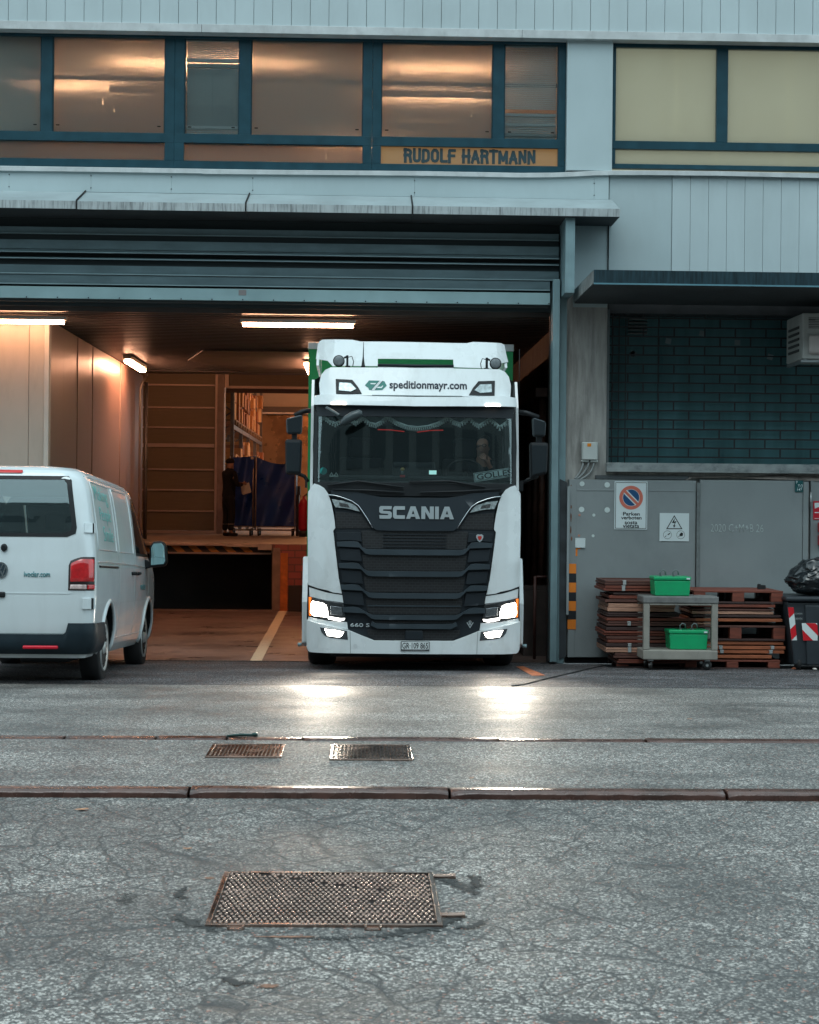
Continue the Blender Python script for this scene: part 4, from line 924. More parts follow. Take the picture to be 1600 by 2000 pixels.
# ------------------------------------------------------------------ office behind the window band
room = mat('office_wall', (0.62, 0.52, 0.46), 0.8, var=0.05); ceil_ = mat('office_ceiling', (0.70, 0.60, 0.52), 0.8, var=0.05)
zc = 7.95; ZFL = 5.45
MB().box(XL, 3.1, 20.6, 30, zc, zc + 0.2).build('office_ceiling', ceil_, kind='structure')
a = MB(); a.box(XL, 3.1, 29.9, 30.1, ZFL, zc); a.box(3.06, 3.2, 20.62, 30, ZFL, zc); a.box(XL - 0.1, XL, 20.62, 30, ZFL, zc); a.build('office_wall', room, kind='structure')
MB().box(XL, XR, 20.62, 30, ZFL - 0.2, ZFL).build('office_floor', mat('office_floor', (0.3, 0.25, 0.2), 0.6), kind='structure')
warm = (1.0, 0.58, 0.34)
lampw = emit('tube_glow_office', warm, 130)
def tube_lamp(name, label, x0, x1, y, z, group, em, drop=0.0, along='x', cat='ceiling light', up=False, wd=0.05):
    t = thing(name, label, cat, ((x0 + x1) / 2 if along == 'x' else x0, y if along == 'x' else (y + x1) / 2, z), group)
    if along == 'x':
        if up: MB().prism([(y - wd, z - 0.05), (y + wd, z - 0.05), (y + wd, z + 0.022), (y + wd - 0.012, z + 0.022), (y + wd - 0.012, z - 0.035), (y - wd + 0.012, z - 0.035), (y - wd + 0.012, z + 0.022), (y - wd, z + 0.022)], 'x', x0, x1).build('housing', mat('lamp_housing', (0.45, 0.42, 0.38), 0.5), t)
        else: MB().box(x0, x1, y - wd, y + wd, z + 0.03, z + 0.075).build('housing', mat('lamp_housing', (0.45, 0.42, 0.38), 0.5), t, bevel=0.006)
        MB().cyl((x0 + 0.03, y, z + 0.005), (x1 - 0.03, y, z + 0.005), 0.026, 12).build('tube', em, t)
        if drop:
            a = MB()
            for q in (0.12, 0.88): a.cyl((x0 + (x1 - x0) * q, y, z + 0.075), (x0 + (x1 - x0) * q, y, z + drop), 0.006, 6)
            a.build('hanger', MATS['lamp_housing'], t)
    else:
        MB().box(x0 - 0.07, x0 + 0.07, y, x1, z + 0.02, z + 0.08).build('housing', mat('lamp_housing', (0.45, 0.42, 0.38), 0.5), t, bevel=0.01)
        MB().box(x0 - 0.055, x0 + 0.055, y + 0.03, x1 - 0.03, z - 0.04, z + 0.02).build('tube', em, t, bevel=0.025, seg=3)
    return t
for (px, ln, yy, lb) in ((30, 1.5, 25.0, 'tube lamp seen low behind the second window from the left'), (215, 1.5, 23.7, 'tube lamp behind the upper right of the second window from the left'),
                     (430, 1.3, 23.6, 'tube lamp behind the left side of the wide middle office window'), (620, 1.4, 28.6, 'tube lamp seen in the low glass strip left of the name sign'),
                     (745, 1.6, 23.7, 'upper tube lamp behind the bright blind above the name sign'), (745, 1.6, 25.4, 'lower tube lamp behind the bright blind above the name sign')):
    x = PXx(px, 150, yy); tube_lamp('office_light', lb, x, x + ln, yy, zc - 0.36, 'tube lamps in the upstairs office', lampw, 0.35, up=True)
a = MB()
for (yy, z) in ((23.2, zc - 0.35),): a.tube([(XL, yy, z), (3, yy, z)], 0.03, 8)
a.build('office_pipe', mat('grey_pipe', (0.12, 0.12, 0.11), 0.5), label='long thin grey pipe crossing under the office ceiling', cat='pipe')
# ------------------------------------------------------------------ inside the garage
ZC = 4.0; YB = 30.05
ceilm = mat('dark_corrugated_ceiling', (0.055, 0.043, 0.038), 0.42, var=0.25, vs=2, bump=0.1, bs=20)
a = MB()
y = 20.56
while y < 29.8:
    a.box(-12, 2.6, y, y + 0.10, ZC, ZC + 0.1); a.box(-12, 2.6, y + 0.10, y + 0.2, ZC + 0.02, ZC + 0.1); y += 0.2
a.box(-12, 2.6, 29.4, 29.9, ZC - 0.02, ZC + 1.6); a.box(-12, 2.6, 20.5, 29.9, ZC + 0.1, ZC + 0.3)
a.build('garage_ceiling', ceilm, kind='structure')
# loose corrugated sheet of a lighter tone
a = MB(); q = [(-2.5, 25.3), (-0.8, 25.3), (-0.8, 29.2), (-2.1, 29.2), (-2.9, 27.0)]
a.prism(q, 'z', ZC - 0.03, ZC - 0.018); a.build('ceiling_panel', mat('brown_ceiling_sheet', (0.085, 0.062, 0.052), 0.5, var=0.2, vs=3), kind='structure')
# insulated cold room block on the left
XB = -4.08
beige = mat('insulated_panel', (0.44, 0.38, 0.32), 0.42, var=0.05, vs=1.5, dirt=0.3, dirtcol=(0.25, 0.21, 0.17), ds=(4, 4, 1))
pnl = D.materials.new('corrugated_panel'); pnl.use_nodes = True
t = pnl.node_tree; b_ = t.nodes['Principled BSDF']; b_.inputs['Base Color'].default_value = (0.27, 0.165, 0.125, 1); b_.inputs['Roughness'].default_value = 0.36; b_.inputs['Metallic'].default_value = 0.05
wv = N(t, 'TexWave', bands_direction='Y'); wv.inputs['Scale'].default_value = 7.5; wv.inputs['Distortion'].default_value = 0.4; gg = N(t, 'NewGeometry'); t.links.new(gg.outputs['Position'], wv.inputs[0])
bp = N(t, 'Bump'); bp.inputs['Strength'].default_value = 0.35; bp.inputs['Distance'].default_value = 0.004; t.links.new(wv.outputs[0], bp.inputs['Height']); t.links.new(bp.outputs[0], b_.inputs['Normal'])
K = thing('cold_room', 'beige insulated panel block standing inside the garage at its left side', 'cold room', (-7, 21.35, ZI))
a = MB(); xs = [-12, -9.4, -8.2, -7.0, -5.8, PXx(56, 800, 21.3), PXx(86, 800, 21.3)]
for i in range(len(xs) - 1): a.box(xs[i] + 0.003, xs[i + 1] - 0.003, 21.3, 21.42, ZI, ZC - 0.015)
a.build('front_wall', beige, K)
MB().box(xs[-1] + 0.001, XB, 21.285, 21.44, ZI, ZC - 0.012).build('corner_trim', mat('corner_trim', (0.55, 0.50, 0.44), 0.45, var=0.06, vs=4), K, bevel=0.004)
a = MB(); y = 21.441
while y < 29.5:
    a.box(XB - 0.12, XB - 0.02, y + 0.001, y + 0.999, ZI, ZC - 0.02); y += 1.0
a.build('side_wall', pnl, K)
a = MB()
for yy in (23.5, 24.8, 27.6): a.tube([(XB - 0.018, yy, ZI), (XB - 0.018, yy, ZC - 0.03)], 0.007, 6)
a.build('panel_joint', mat('panel_joint', (0.22, 0.14, 0.105), 0.5), K)
# pipes at the corner of the block
a = MB(); xq = XB + 0.05
a.tube([(xq, 29.55, ZI + 1.3), (xq, 29.55, ZC - 0.35), (xq + 0.03, 29.55, ZC - 0.22), (xq + 0.12, 29.55, ZC - 0.08), (xq + 0.12, 29.3, ZC - 0.04)], 0.022, 8)
a.build('corner_pipe', mat('warm_metal', (0.45, 0.36, 0.30), 0.35, metal=0.6), label='thin bright pipe running up the corner of the cold room', cat='pipe')
MB().tube([(xq + 0.10, 29.6, ZI + 1.3), (xq + 0.10, 29.6, ZC - 0.2)], 0.035, 8).build('corner_pipe', mat('dark_pipe', (0.06, 0.05, 0.045), 0.5), label='thicker dark pipe beside the bright one at the cold room corner', cat='pipe')
# lamps
lamp1 = emit('tube_glow', (1.0, 0.50, 0.28), 34)
for (p0, p1, y, z, lb) in ((-110, 130, 20.95, ZC - 0.10, 'glowing tube lamp under the ceiling edge at the left border'), (470, 695, 20.95, ZC - 0.10, 'glowing tube lamp under the ceiling edge above the truck')):
    tube_lamp('ceiling_light', lb, PXx(p0, 607, y), PXx(p1, 607, y), y, z, 'tube lamps inside the garage', lamp1, wd=0.06)
lamp2 = emit('batten_glow', (1.0, 0.47, 0.27), 66)
tube_lamp('ceiling_light', 'slanting batten lamp beside the cold room wall', -3.80, 28.2, 26.3, ZC - 0.10, 'tube lamps inside the garage', lamp2, along='y')
tube_lamp('ceiling_light', 'batten lamp half hidden behind the truck roof', -0.93, 28.4, 26.5, ZC - 0.10, 'tube lamps inside the garage', lamp2, along='y')
# camera and cable near the post
cmx, cmz = P(1033, 612, 20.9)
s = thing('security_camera', 'small pale camera on a bracket under the ceiling by the blue post', 'camera', (cmx, 20.9, cmz - 0.05))
MB().box(cmx - 0.06, cmx + 0.06, 20.8, 20.95, cmz - 0.02, cmz + 0.03).build('housing', pl, s, bevel=0.008)
MB().cyl((cmx + 0.05, 20.85, cmz - 0.005), (cmx + 0.07, 20.8, cmz - 0.075), 0.014, 8).build('lens_arm', pl, s)
MB().tube([(cmx + 0.02, 20.9, cmz - 0.02), (cmx - 0.1, 21.6, cmz - 0.05), (cmx - 0.35, 23.5, cmz - 0.03)], 0.012, 8).build('cable', mat('brown_cable', (0.25, 0.17, 0.13), 0.6), s)

# right wall of the garage with pipes and clutter in the dark
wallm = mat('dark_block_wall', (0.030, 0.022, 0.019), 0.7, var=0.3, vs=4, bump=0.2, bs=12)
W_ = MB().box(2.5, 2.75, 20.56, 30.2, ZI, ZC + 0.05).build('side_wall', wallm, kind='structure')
a = MB()
for i, yy in enumerate((22.2, 23.0, 23.9, 24.9, 26.0)): a.tube([(2.42, yy, ZI + 0.8), (2.42, yy, 3.1)], 0.05, 8)
a.box(2.3, 2.46, 22.0, 26.4, 3.1, 3.22)
a.build('wall_pipes', mat('rusty_brown_pipe', (0.10, 0.045, 0.03), 0.5, var=0.3, vs=6), label='row of upright brown pipes on the dark side wall behind the truck mirror', cat='pipes')
a = MB()
for i in range(5): a.box(2.1, 2.46, 21.3 + i * 0.16, 21.42 + i * 0.16, ZI, ZI + 0.85 + 0.05 * (i % 2))
a.build('leaning_boards', mat('dark_board', (0.06, 0.045, 0.04), 0.6, var=0.3, vs=6), label='dark boards leaning on the side wall between truck and door post', cat='boards')
a = MB(); a.tube([(2.2, 20.9, ZI + 1.05), (2.46, 21.0, ZI + 1.05)], 0.015, 8); a.tube([(2.2, 20.9, ZI), (2.2, 20.9, ZI + 1.06)], 0.02, 8)
a.build('hand_rail', mat('dull_red', (0.07, 0.025, 0.02), 0.5), label='thin reddish rail stub just inside the door by the blue post', cat='rail')

# loading dock
ZD = PZ(430, 1061, YB)
dk_ = thing('loading_dock', 'raised concrete loading dock with dark pit and striped lip behind the garage', 'loading dock', (-2, YB, ZI))
dconc = mat('dock_concrete', (0.33, 0.27, 0.23), 0.6, var=0.2, vs=3, dirt=0.4, dirtcol=(0.14, 0.10, 0.08), ds=(4, 4, 4))
xp0, xp1 = PXx(262, 1130, YB), PXx(532, 1130, YB)
MB().box(-12, 2.5, YB + 0.15, 41, ZD - 0.18, ZD).build('deck', dconc, dk_, bevel=0.01)
a = MB(); yy = YB - 0.02
zl0, zl1 = PZ(430, 1066, yy), ZD + 0.003
a.box(-12, PXx(443, 1060, yy), yy, YB + 0.16, zl0, zl1); a.box(PXx(443, 1060, yy) + 0.002, PXx(504, 1060, yy), yy, YB + 0.16, PZ(430, 1068, yy), zl1); a.box(PXx(504, 1060, yy) + 0.002, PXx(531, 1060, yy), yy - 0.03, YB + 0.16, PZ(500, 1074, yy), zl1 + 0.004); a.box(PXx(531, 1060, yy) + 0.002, 2.5, yy + 0.02, YB + 0.16, zl0 + 0.03, zl1)
a.build('lip', mat('dock_lip', (0.36, 0.27, 0.22), 0.45, metal=0.2, var=0.2, vs=6), dk_, bevel=0.004)
# hazard striped board
z0, z1 = PZ(430, 1079, YB), PZ(430, 1067, YB); a = MB(); a.box(xp0 - 1.2, xp1 - 0.03, YB + 0.06, YB + 0.08, z0, z1, 0)
x = xp0 - 1.2
while x < xp1 - 0.35:
    a.prism([(x, z1 - 0.002), (x + 0.15, z1 - 0.002), (x + 0.27, z0 + 0.002), (x + 0.12, z0 + 0.002)], 'y', YB + 0.052, YB + 0.06, 1); x += 0.31
a.build('striped_board', [mat('old_black_paint', (0.02, 0.015, 0.012), 0.6), mat('old_yellow_paint', (0.32, 0.13, 0.025), 0.6, var=0.25, vs=9)], dk_)
MB().box(xp0 - 1.2, xp1 - 0.03, YB + 0.03, YB + 0.1, z0 - 0.03, z0 - 0.002).build('steel_edge', mat('steel_edge', (0.28, 0.20, 0.17), 0.4, metal=0.4), dk_)
MB().box(-12, xp1 - 0.01, YB + 1.1, YB + 1.2, ZI - 0.1, ZD - 0.19).build('pit', black, dk_)
MB().box(xp1 - 0.01, xp1 + 0.001, YB, YB + 1.2, ZI - 0.1, ZD - 0.19).build('pit_side', mat('pit_side', (0.05, 0.04, 0.035), 0.8), dk_)
MB().box(-4.6, xp1, YB - 0.05, YB + 0.02, ZI - 0.05, ZI + 0.02).build('pit_edge', MATS['steel_edge'], dk_)
brick = D.materials.new('painted_brick'); brick.use_nodes = True; t = brick.node_tree; b_ = t.nodes['Principled BSDF']; b_.inputs['Roughness'].default_value = 0.7
tb = N(t, 'TexBrick'); tb.inputs['Color1'].default_value = (0.30, 0.07, 0.06, 1); tb.inputs['Color2'].default_value = (0.22, 0.06, 0.05, 1); tb.inputs['Mortar'].default_value = (0.12, 0.05, 0.045, 1); tb.inputs['Scale'].default_value = 1; tb.inputs['Brick Width'].default_value = 0.25; tb.inputs['Row Height'].default_value = 0.13; tb.inputs['Mortar Size'].default_value = 0.01
gg = N(t, 'NewGeometry'); mp = N(t, 'Mapping'); mp.inputs['Rotation'].default_value = (R(-90), 0, 0); t.links.new(gg.outputs['Position'], mp.inputs[0]); t.links.new(mp.outputs[0], tb.inputs[0]); t.links.new(tb.outputs[0], b_.inputs['Base Color'])
MB().box(xp1 + 0.002, 2.5, YB, YB + 0.3, ZI, zl0 + 0.028).build('brick_front', brick, dk_)
x0 = PXx(548, 1130, YB); x1 = PXx(562, 1130, YB)
MB().box(x0, x1, YB - 0.012, YB - 0.001, ZI, PZ(555, 1080, YB)).build('orange_stripe', mat('old_orange_paint', (0.45, 0.12, 0.02), 0.6, var=0.3, vs=9), dk_)
MB().box(xp1, x0 - 0.01, YB - 0.006, YB - 0.001, ZI, zl0 - 0.03).build('concrete_pier', mat('brown_concrete', (0.20, 0.13, 0.10), 0.7, var=0.2, vs=7), dk_)
MB().box(PXx(564, 1143, YB), PXx(620, 1143, YB), YB - 0.10, YB - 0.01, ZI, PZ(590, 1143, YB)).build('rubber_buffer', mat('rubber_buffer', (0.03, 0.02, 0.018), 0.7), dk_, bevel=0.01)

# dock doors 10 m further back
YQ = 40.0
olive = mat('door_olive_panel', (0.27, 0.21, 0.135), 0.5, var=0.08, vs=2, stretch=(1, 1, 12)); rib = mat('door_rib_metal', (0.66, 0.50, 0.42), 0.4, metal=0.3)
s = thing('sectional_door', 'closed olive sectional dock door with pale horizontal ribs', 'door', (PXx(340, 900, YQ), YQ, ZD))
x0, x1 = PXx(258, 900, YQ), PXx(420, 900, YQ)
a = MB(); ys_ = [640, 696, 752, 796, 835, 870, 917, 957, 998, 1036]
for i in range(len(ys_) - 1): a.box(x0, x1, YQ, YQ + 0.06, PZ(340, ys_[i + 1], YQ) + 0.004, PZ(340, ys_[i], YQ) - 0.004)
a.build('panel', olive, s, bevel=0.006)
for py in ys_[1:-1]:
    h = 0.045 if py == 870 else 0.020; z = PZ(340, py, YQ)
    MB().box(x0 + 0.02, x1 - 0.02, YQ - 0.05, YQ + 0.001, z - h, z + h).build('rib', rib, s, bevel=0.004)
MB().box(x0, x1, YQ - 0.06, YQ + 0.03, ZD, PZ(340, 1036, YQ)).build('bottom_rail', rib, s)
MB().box(x0 - 0.1, x0 - 0.005, YQ - 0.1, YQ, ZD, 6).build('guide', rib, s); MB().box(x1 + 0.002, x1 + 0.06, YQ - 0.1, YQ, ZD, 6).build('guide', rib, s)
hall = thing('dock_hall', 'concrete pier and walls of the hall behind the dock', 'hall', (-3, YQ, ZD))
pier = mat('hall_pier', (0.42, 0.32, 0.27), 0.7, var=0.15, vs=5, dirt=0.3, dirtcol=(0.2, 0.12, 0.09), ds=(7, 7, 2))
px0, px1 = x1 + 0.065, PXx(438, 900, YQ)
MB().box(px0, px1, YQ - 0.15, YQ + 0.3, ZD, 6).build('pier', pier, hall, bevel=0.01)
MB().box(-12, x0 - 0.11, YQ, YQ + 0.3, ZD, 6).build('wall', pier, hall)
xd1 = PXx(700, 900, YQ)
MB().box(xd1, 3, YQ, YQ + 0.3, ZD, 6).build('wall', pier, hall)
MB().box(2.5, 2.75, 30.2, YQ, ZD - 0.2, 6).build('wall', pier, hall); MB().box(-9.2, -9, 30.1, YQ, ZD - 0.2, 6).build('wall', pier, hall)
MB().box(-12, 3, 29.9, 60, 6, 6.2).build('roof', ceilm, hall)
MB().box(-12, 3, YQ + 0.3, 60, ZD - 0.1, ZD - 0.003).build('floor', dconc, hall)
ow = mat('hall_back_wall', (0.52, 0.36, 0.24), 0.6, var=0.06); cu_ = mat('copper_sheet', (0.34, 0.17, 0.075), 0.32, metal=0.5, var=0.35, vs=1.2, bump=0.5, bs=2.2, rv=0.4)
YE = 58
zsplit = PZ(560, 802, YE)
a = MB(); a.box(-12, 3, YE, YE + 0.2, zsplit + 0.1, 7); a.build('back_wall', ow, hall)
MB().box(-12, 3, YE - 0.02, YE + 0.2, ZD, zsplit - 0.14).build('back_sheet', cu_, hall)
MB().box(-12, 3, YE - 0.3, YE, zsplit - 0.14, zsplit + 0.12).build('beam', mat('dark_beam', (0.10, 0.06, 0.04), 0.5), hall)
MB().box(-12, 3, YE - 0.33, YE - 0.301, zsplit - 0.14, zsplit - 0.08).build('beam_edge', rib, hall)
# rolled shutter above the open dock door
s = thing('dock_shutter', 'raised ribbed shutter with a pale bottom bar over the open dock door', 'shutter', (PXx(540, 740, YQ), YQ, 4.4))
x0, x1 = PXx(441, 800, YQ), xd1; z0 = PZ(500, 758, YQ)
a = MB(); z = z0 + 0.05
while z < 6: a.box(x0, x1, YQ - 0.02, YQ + 0.02, z + 0.004, z + 0.056); a.box(x0, x1, YQ - 0.005, YQ + 0.01, z - 0.004, z + 0.004); z += 0.06
a.build('curtain', mat('shutter_olive', (0.20, 0.15, 0.095), 0.5), s)
MB().box(x0, x1, YQ - 0.04, YQ + 0.03, z0 - 0.015, z0 + 0.046).build('bottom_bar', rib, s)
MB().box(x0, x1, YQ - 0.02, YQ + 0.05, z0 - 0.12, z0 - 0.017).build('seal', mat('brown_seal', (0.05, 0.025, 0.02), 0.6), s)
MB().box(px1 + 0.002, px1 + 0.1, YQ - 0.1, YQ, z0, 6).build('guide', rib, s)

# pallet rack with cartons
XR_ = PXx(457, 830, 42)
rk = thing('pallet_rack', 'tall steel pallet rack inside the hall seen through the open dock door', 'rack', (XR_ - 0.5, 48, ZD))
rm = mat('rack_steel', (0.16, 0.13, 0.11), 0.45, metal=0.4, var=0.2, vs=9); bm_ = mat('rack_beam', (0.12, 0.10, 0.09), 0.5)
ups = [42.0, 44.9, 47.8, 50.7, 53.6]
for yy in ups:
    a = MB()
    for xx in (XR_, XR_ - 1.05): a.box(xx - 0.09, xx, yy, yy + 0.09, ZD, 5.9)
    z = ZD + 0.3; sgn_ = 1
    while z < 5.2:
        a.tube([(XR_ - 0.05, yy + 0.045, z if sgn_ > 0 else z + 0.7), (XR_ - 1.0, yy + 0.045, z + 0.7 if sgn_ > 0 else z)], 0.02, 6); z += 0.7; sgn_ = -sgn_
    a.build('upright', rm, rk)
zsh = [PZ(457, 829, 42), PZ(457, 829, 42) - 1.45, PZ(457, 829, 42) + 1.75]
for z in zsh:
    for i in range(4): MB().box(XR_ - 0.05, XR_ - 0.005, ups[i] + 0.09, ups[i + 1], z - 0.11, z).build('beam', bm_, rk)
cart_m = [mat('carton_%s' % n_, c_, 0.8, var=0.12, vs=8) for n_, c_ in (('brown', (0.48, 0.20, 0.06)), ('tan', (0.58, 0.27, 0.09)), ('dark', (0.34, 0.12, 0.045)))]
tape = mat('carton_tape', (0.38, 0.24, 0.12), 0.4)
desc = ['tall', 'squat', 'wide', 'narrow', 'short', 'upright']
k = 0
for lv, z in enumerate(zsh[:2]):
    y = 42.25; row = 0
    while y < 53.2:
        d_ = random.uniform(0.75, 1.1); h = random.uniform(0.75, 1.4) if lv == 0 else random.uniform(0.5, 1.05)
        nm = ['upper', 'lower'][lv]
        pos = ['first', 'second', 'third', 'fourth', 'fifth', 'sixth', 'seventh', 'eighth', 'ninth', 'tenth', 'eleventh', 'twelfth', 'thirteenth', 'fourteenth', 'fifteenth', 'sixteenth', 'seventeenth', 'eighteenth'][row]
        b = thing('carton_load', 'pallet of stacked brown cartons, %s from the near end on the %s rack shelf' % (pos, nm), 'pallet load', (XR_ - 0.4, y + d_ / 2, z), 'loads on the pallet rack')
        z_ = z + 0.14; nr = 2 if h < 0.9 else 3
        for r_ in range(nr):
            hh = h / nr * random.uniform(0.85, 1.0); cut = random.uniform(0.35, 0.65) * d_
            for (ya, yb) in ((y, y + cut - 0.01), (y + cut, y + d_)):
                if r_ == nr - 1 and random.random() < 0.3: continue
                MB().box(XR_ - 0.9, XR_ + random.uniform(-0.06, 0.10), ya, yb, z_ + r_ * h / nr + 0.002, z_ + r_ * h / nr + hh).build('box', cart_m[random.randrange(3)], b, bevel=0.01)
        MB().box(XR_ - 0.88, XR_ + 0.04, y + 0.02, y + d_ - 0.02, z + 0.10, z_ - 0.002).box(XR_ - 0.06, XR_ + 0.04, y + 0.02, y + 0.12, z + 0.001, z + 0.099).box(XR_ - 0.06, XR_ + 0.04, y + d_ - 0.12, y + d_ - 0.02, z + 0.001, z + 0.099).build('pallet', mat('rack_pallet', (0.25, 0.13, 0.06), 0.8), b)
        y += d_ + random.uniform(0.03, 0.12); k += 1; row += 1

# covered roll cages
tarp = mat('blue_tarpaulin', (0.008, 0.045, 0.26), 0.38, var=0.2, vs=4, bump=0.55, bs=5, spec=0.6, rv=0.4)
pole = mat('cage_pole', (0.45, 0.35, 0.30), 0.4, metal=0.4); wheelm = mat('caster_wheel', (0.03, 0.025, 0.022), 0.5)
def cage(label, p0, p1, top0, top1, Y, dep):
    x0, x1 = PXx(p0, 1000, Y), PXx(p1, 1000, Y); s = thing('roll_cage', label, 'roll cage', ((x0 + x1) / 2, Y + dep / 2, ZD), 'roll cages under blue covers')
    zb_ = PZ(500, 1027, Y); zt0, zt1 = PZ(p0, top0, Y), PZ(p1, top1, Y)
    a = MB()
    def fn(u, v, y_, s_):
        x = x0 + (x1 - x0) * u; zt = zt0 + (zt1 - zt0) * u - 0.10 * math.sin(math.pi * u) * (1 if p0 > 480 else 0.15)
        z = zb_ + (zt - zb_) * v
        return (x, y_ + s_ * (0.035 * math.sin(7 * u + 3 * v) * (0.3 + 0.7 * math.sin(math.pi * min(1, v * 1.1))) + 0.03 * math.sin(11 * (u - v * 0.6))), z)
    a.grid(lambda u, v: fn(u, v, Y, 1), 22, 22); a.grid(lambda u, v: fn(u, v, Y + dep, -1), 8, 8)
    for (u0) in (0, 1):
        a.grid(lambda u, v: (fn(u0, v, Y, 0)[0], Y + dep * u, fn(u0, v, Y, 0)[2]), 6, 8)
    a.grid(lambda u, v: (fn(u, 1, Y, 0)[0], Y + dep * v, fn(u, 1, Y, 0)[2]), 10, 4)
    a.build('cover', tarp, s, weld=False)
    a = MB(); 
    for (u, v) in ((x0 + 0.02, Y - 0.03), (x1 - 0.02, Y - 0.03), (x0 + 0.02, Y + dep - 0.03), (x1 - 0.02, Y + dep - 0.03)): a.cyl((u, v + 0.02, zb_ - 0.1), (u, v + 0.02, zt0 + 0.03), 0.014, 8)
    for z in (zb_ - 0.02, zb_ - 0.1): a.tube([(x0, Y, z), (x1, Y, z)], 0.012, 6); a.tube([(x0, Y + dep, z), (x1, Y + dep, z)], 0.012, 6)
    a.build('frame', pole, s)
    for (u, v) in ((x0 + 0.08, Y + 0.06), (x1 - 0.08, Y + 0.06), (x0 + 0.08, Y + dep - 0.06), (x1 - 0.08, Y + dep - 0.06)):
        w_ = MB().lathe([(0.03, -0.02), (0.085, -0.02), (0.085, 0.02), (0.03, 0.02)], (u, v, ZD + 0.086), 'x', 18).build('caster', wheelm, s)
    return s
cage('roll cage under a dull blue cover, the left one beside the worker', 447, 496, 893, 890, 37.6, 0.75)
cage('roll cage under a creased shiny blue cover, the right one near the truck mirror', 498, 578, 891, 903, 37.5, 0.8)
xx, zz = P(493, 892, 37.5); MB().box(xx - 0.03, xx + 0.03, 37.44, 37.46, zz - 0.06, zz).build('paper_tag', mat('paper', (0.65, 0.55, 0.45), 0.7), label='small pale tag clipped on top of the left blue cover', cat='tag')
# red and dark things right of the cages
fx = PXx(593.5, 1000, 37.2)
s = thing('gas_cylinder', 'red cylinder standing on the dock beside the truck flank', 'cylinder', (fx, 37.2, ZD))
MB().lathe([(0.05, 0.12), (0.10, 0.14), (0.115, 0.2), (0.115, 0.72), (0.09, 0.80), (0.03, 0.86), (0.03, 0.92)], (fx, 37.2, ZD), 'z', 20).build('bottle', redp, s)
MB().lathe([(0.10, 0.0), (0.11, 0.0), (0.11, 0.13), (0.02, 0.13)], (fx, 37.2, ZD), 'z', 16).build('foot', wheelm, s)
MB().tube([(fx, 37.2, ZD + 0.9), (fx + 0.06, 37.15, ZD + 0.97), (fx + 0.14, 37.1, ZD + 0.8)], 0.018, 8).build('hose', wheelm, s)
bx = PXx(582, 1000, 37.6)
a = MB(); a.box(bx - 0.05, bx + 0.02, 37.7, 38.1, ZD, ZD + 0.95); a.box(bx - 0.03, bx + 0.04, 37.75, 38.0, ZD + 0.95, ZD + 1.15)
a.build('hand_pallet_truck', mat('dark_machine', (0.03, 0.022, 0.02), 0.5), label='dark narrow machine standing between the blue cover and the red cylinder', cat='machine')
# unseen ceiling lamps that light the hall and the dock
lh = emit('hall_glow', (1.0, 0.40, 0.15), 360); lh2 = emit('dock_glow', (1.0, 0.42, 0.20), 75)
for (x, y) in ((-1.6, 34.5), (-5.8, 34.5), (-1.0, 46), (-1.0, 52)):
    tube_lamp('hall_light', {(-1.6, 34.5): 'tube lamp above the roll cages', (-5.8, 34.5): 'tube lamp above the closed dock door', (-1.0, 46): 'tube lamp in the aisle near the open dock door', (-1.0, 52): 'tube lamp in the aisle near the hall back wall'}[(x, y)], x, x + 1.5, y, 5.8, 'tube lamps in the hall behind the dock', lh if y > 40 else lh2, 0.2)

# ------------------------------------------------------------------ people
def skin_body(name, verts, edges, m, parent=None, sub=2, root=0, **kw):
    """verts: (x, y, z, r); a continuous body grown round its skeleton"""
    me = D.meshes.new(name); off = rootof(parent).location if parent else Vector((0, 0, 0))
    me.from_pydata([Vector(v[:3]) - off for v in verts], edges, [])
    o = D.objects.new(name, me); COL.objects.link(o)
    sm = o.modifiers.new('skin', 'SKIN'); sm.use_smooth_shade = True
    for i, v in enumerate(verts):
        r = v[3]; me.skin_vertices[0].data[i].radius = r if isinstance(r, tuple) else (r, r)
        me.skin_vertices[0].data[i].use_root = (i == root)
    ss = o.modifiers.new('sub', 'SUBSURF'); ss.levels = sub; ss.render_levels = sub
    me.materials.append(m)
    if parent: o.parent = parent
    return tag(o, **kw)
def chain(vs, es, start, pts):
    i = start
    for p in pts:
        vs.append(p); es.append((i, len(vs) - 1)); i = len(vs) - 1
    return i
def hand(vs, es, wrist, w, d, u, n, curl=0.5, mirror=1, sc_=1.0):
    """palm, four fingers and a thumb from wrist index; w wrist point, d direction of the fingers, u across the palm towards the thumb, n palm normal (towards the palm side)"""
    w, d, u, n = Vector(w), Vector(d).normalized(), Vector(u).normalized(), Vector(n).normalized()
    p = w + d * 0.045 * sc_
    pi = chain(vs, es, wrist, [(*p, (0.034 * sc_, 0.018 * sc_))])
    pk = w + d * 0.085 * sc_
    ki = chain(vs, es, pi, [(*pk, (0.036 * sc_, 0.015 * sc_))])
    for k, (off, ln) in enumerate(((0.030, 0.072), (0.010, 0.080), (-0.010, 0.075), (-0.029, 0.058))):
        b = pk + u * off * sc_ + d * 0.008 * sc_; dd = d.copy(); q = b; L = []
        for s_, f in ((0, 0.0), (1, 0.45), (2, 0.30), (3, 0.25)):
            if s_: dd = (dd + n * curl * 0.55).normalized(); q = q + dd * ln * f * sc_
            L.append((*q, (0.0095 - 0.001 * s_) * sc_))
        chain(vs, es, ki, L)
    tb_ = w + d * 0.03 * sc_ + u * 0.03 * sc_; td = (d + u * 0.9 + n * curl * 0.6).normalized()
    chain(vs, es, pi, [(*tb_, 0.014 * sc_), (*(tb_ + td * 0.03 * sc_), 0.011 * sc_), (*(tb_ + (td + d * 0.3).normalized() * 0.06 * sc_), 0.009 * sc_)])
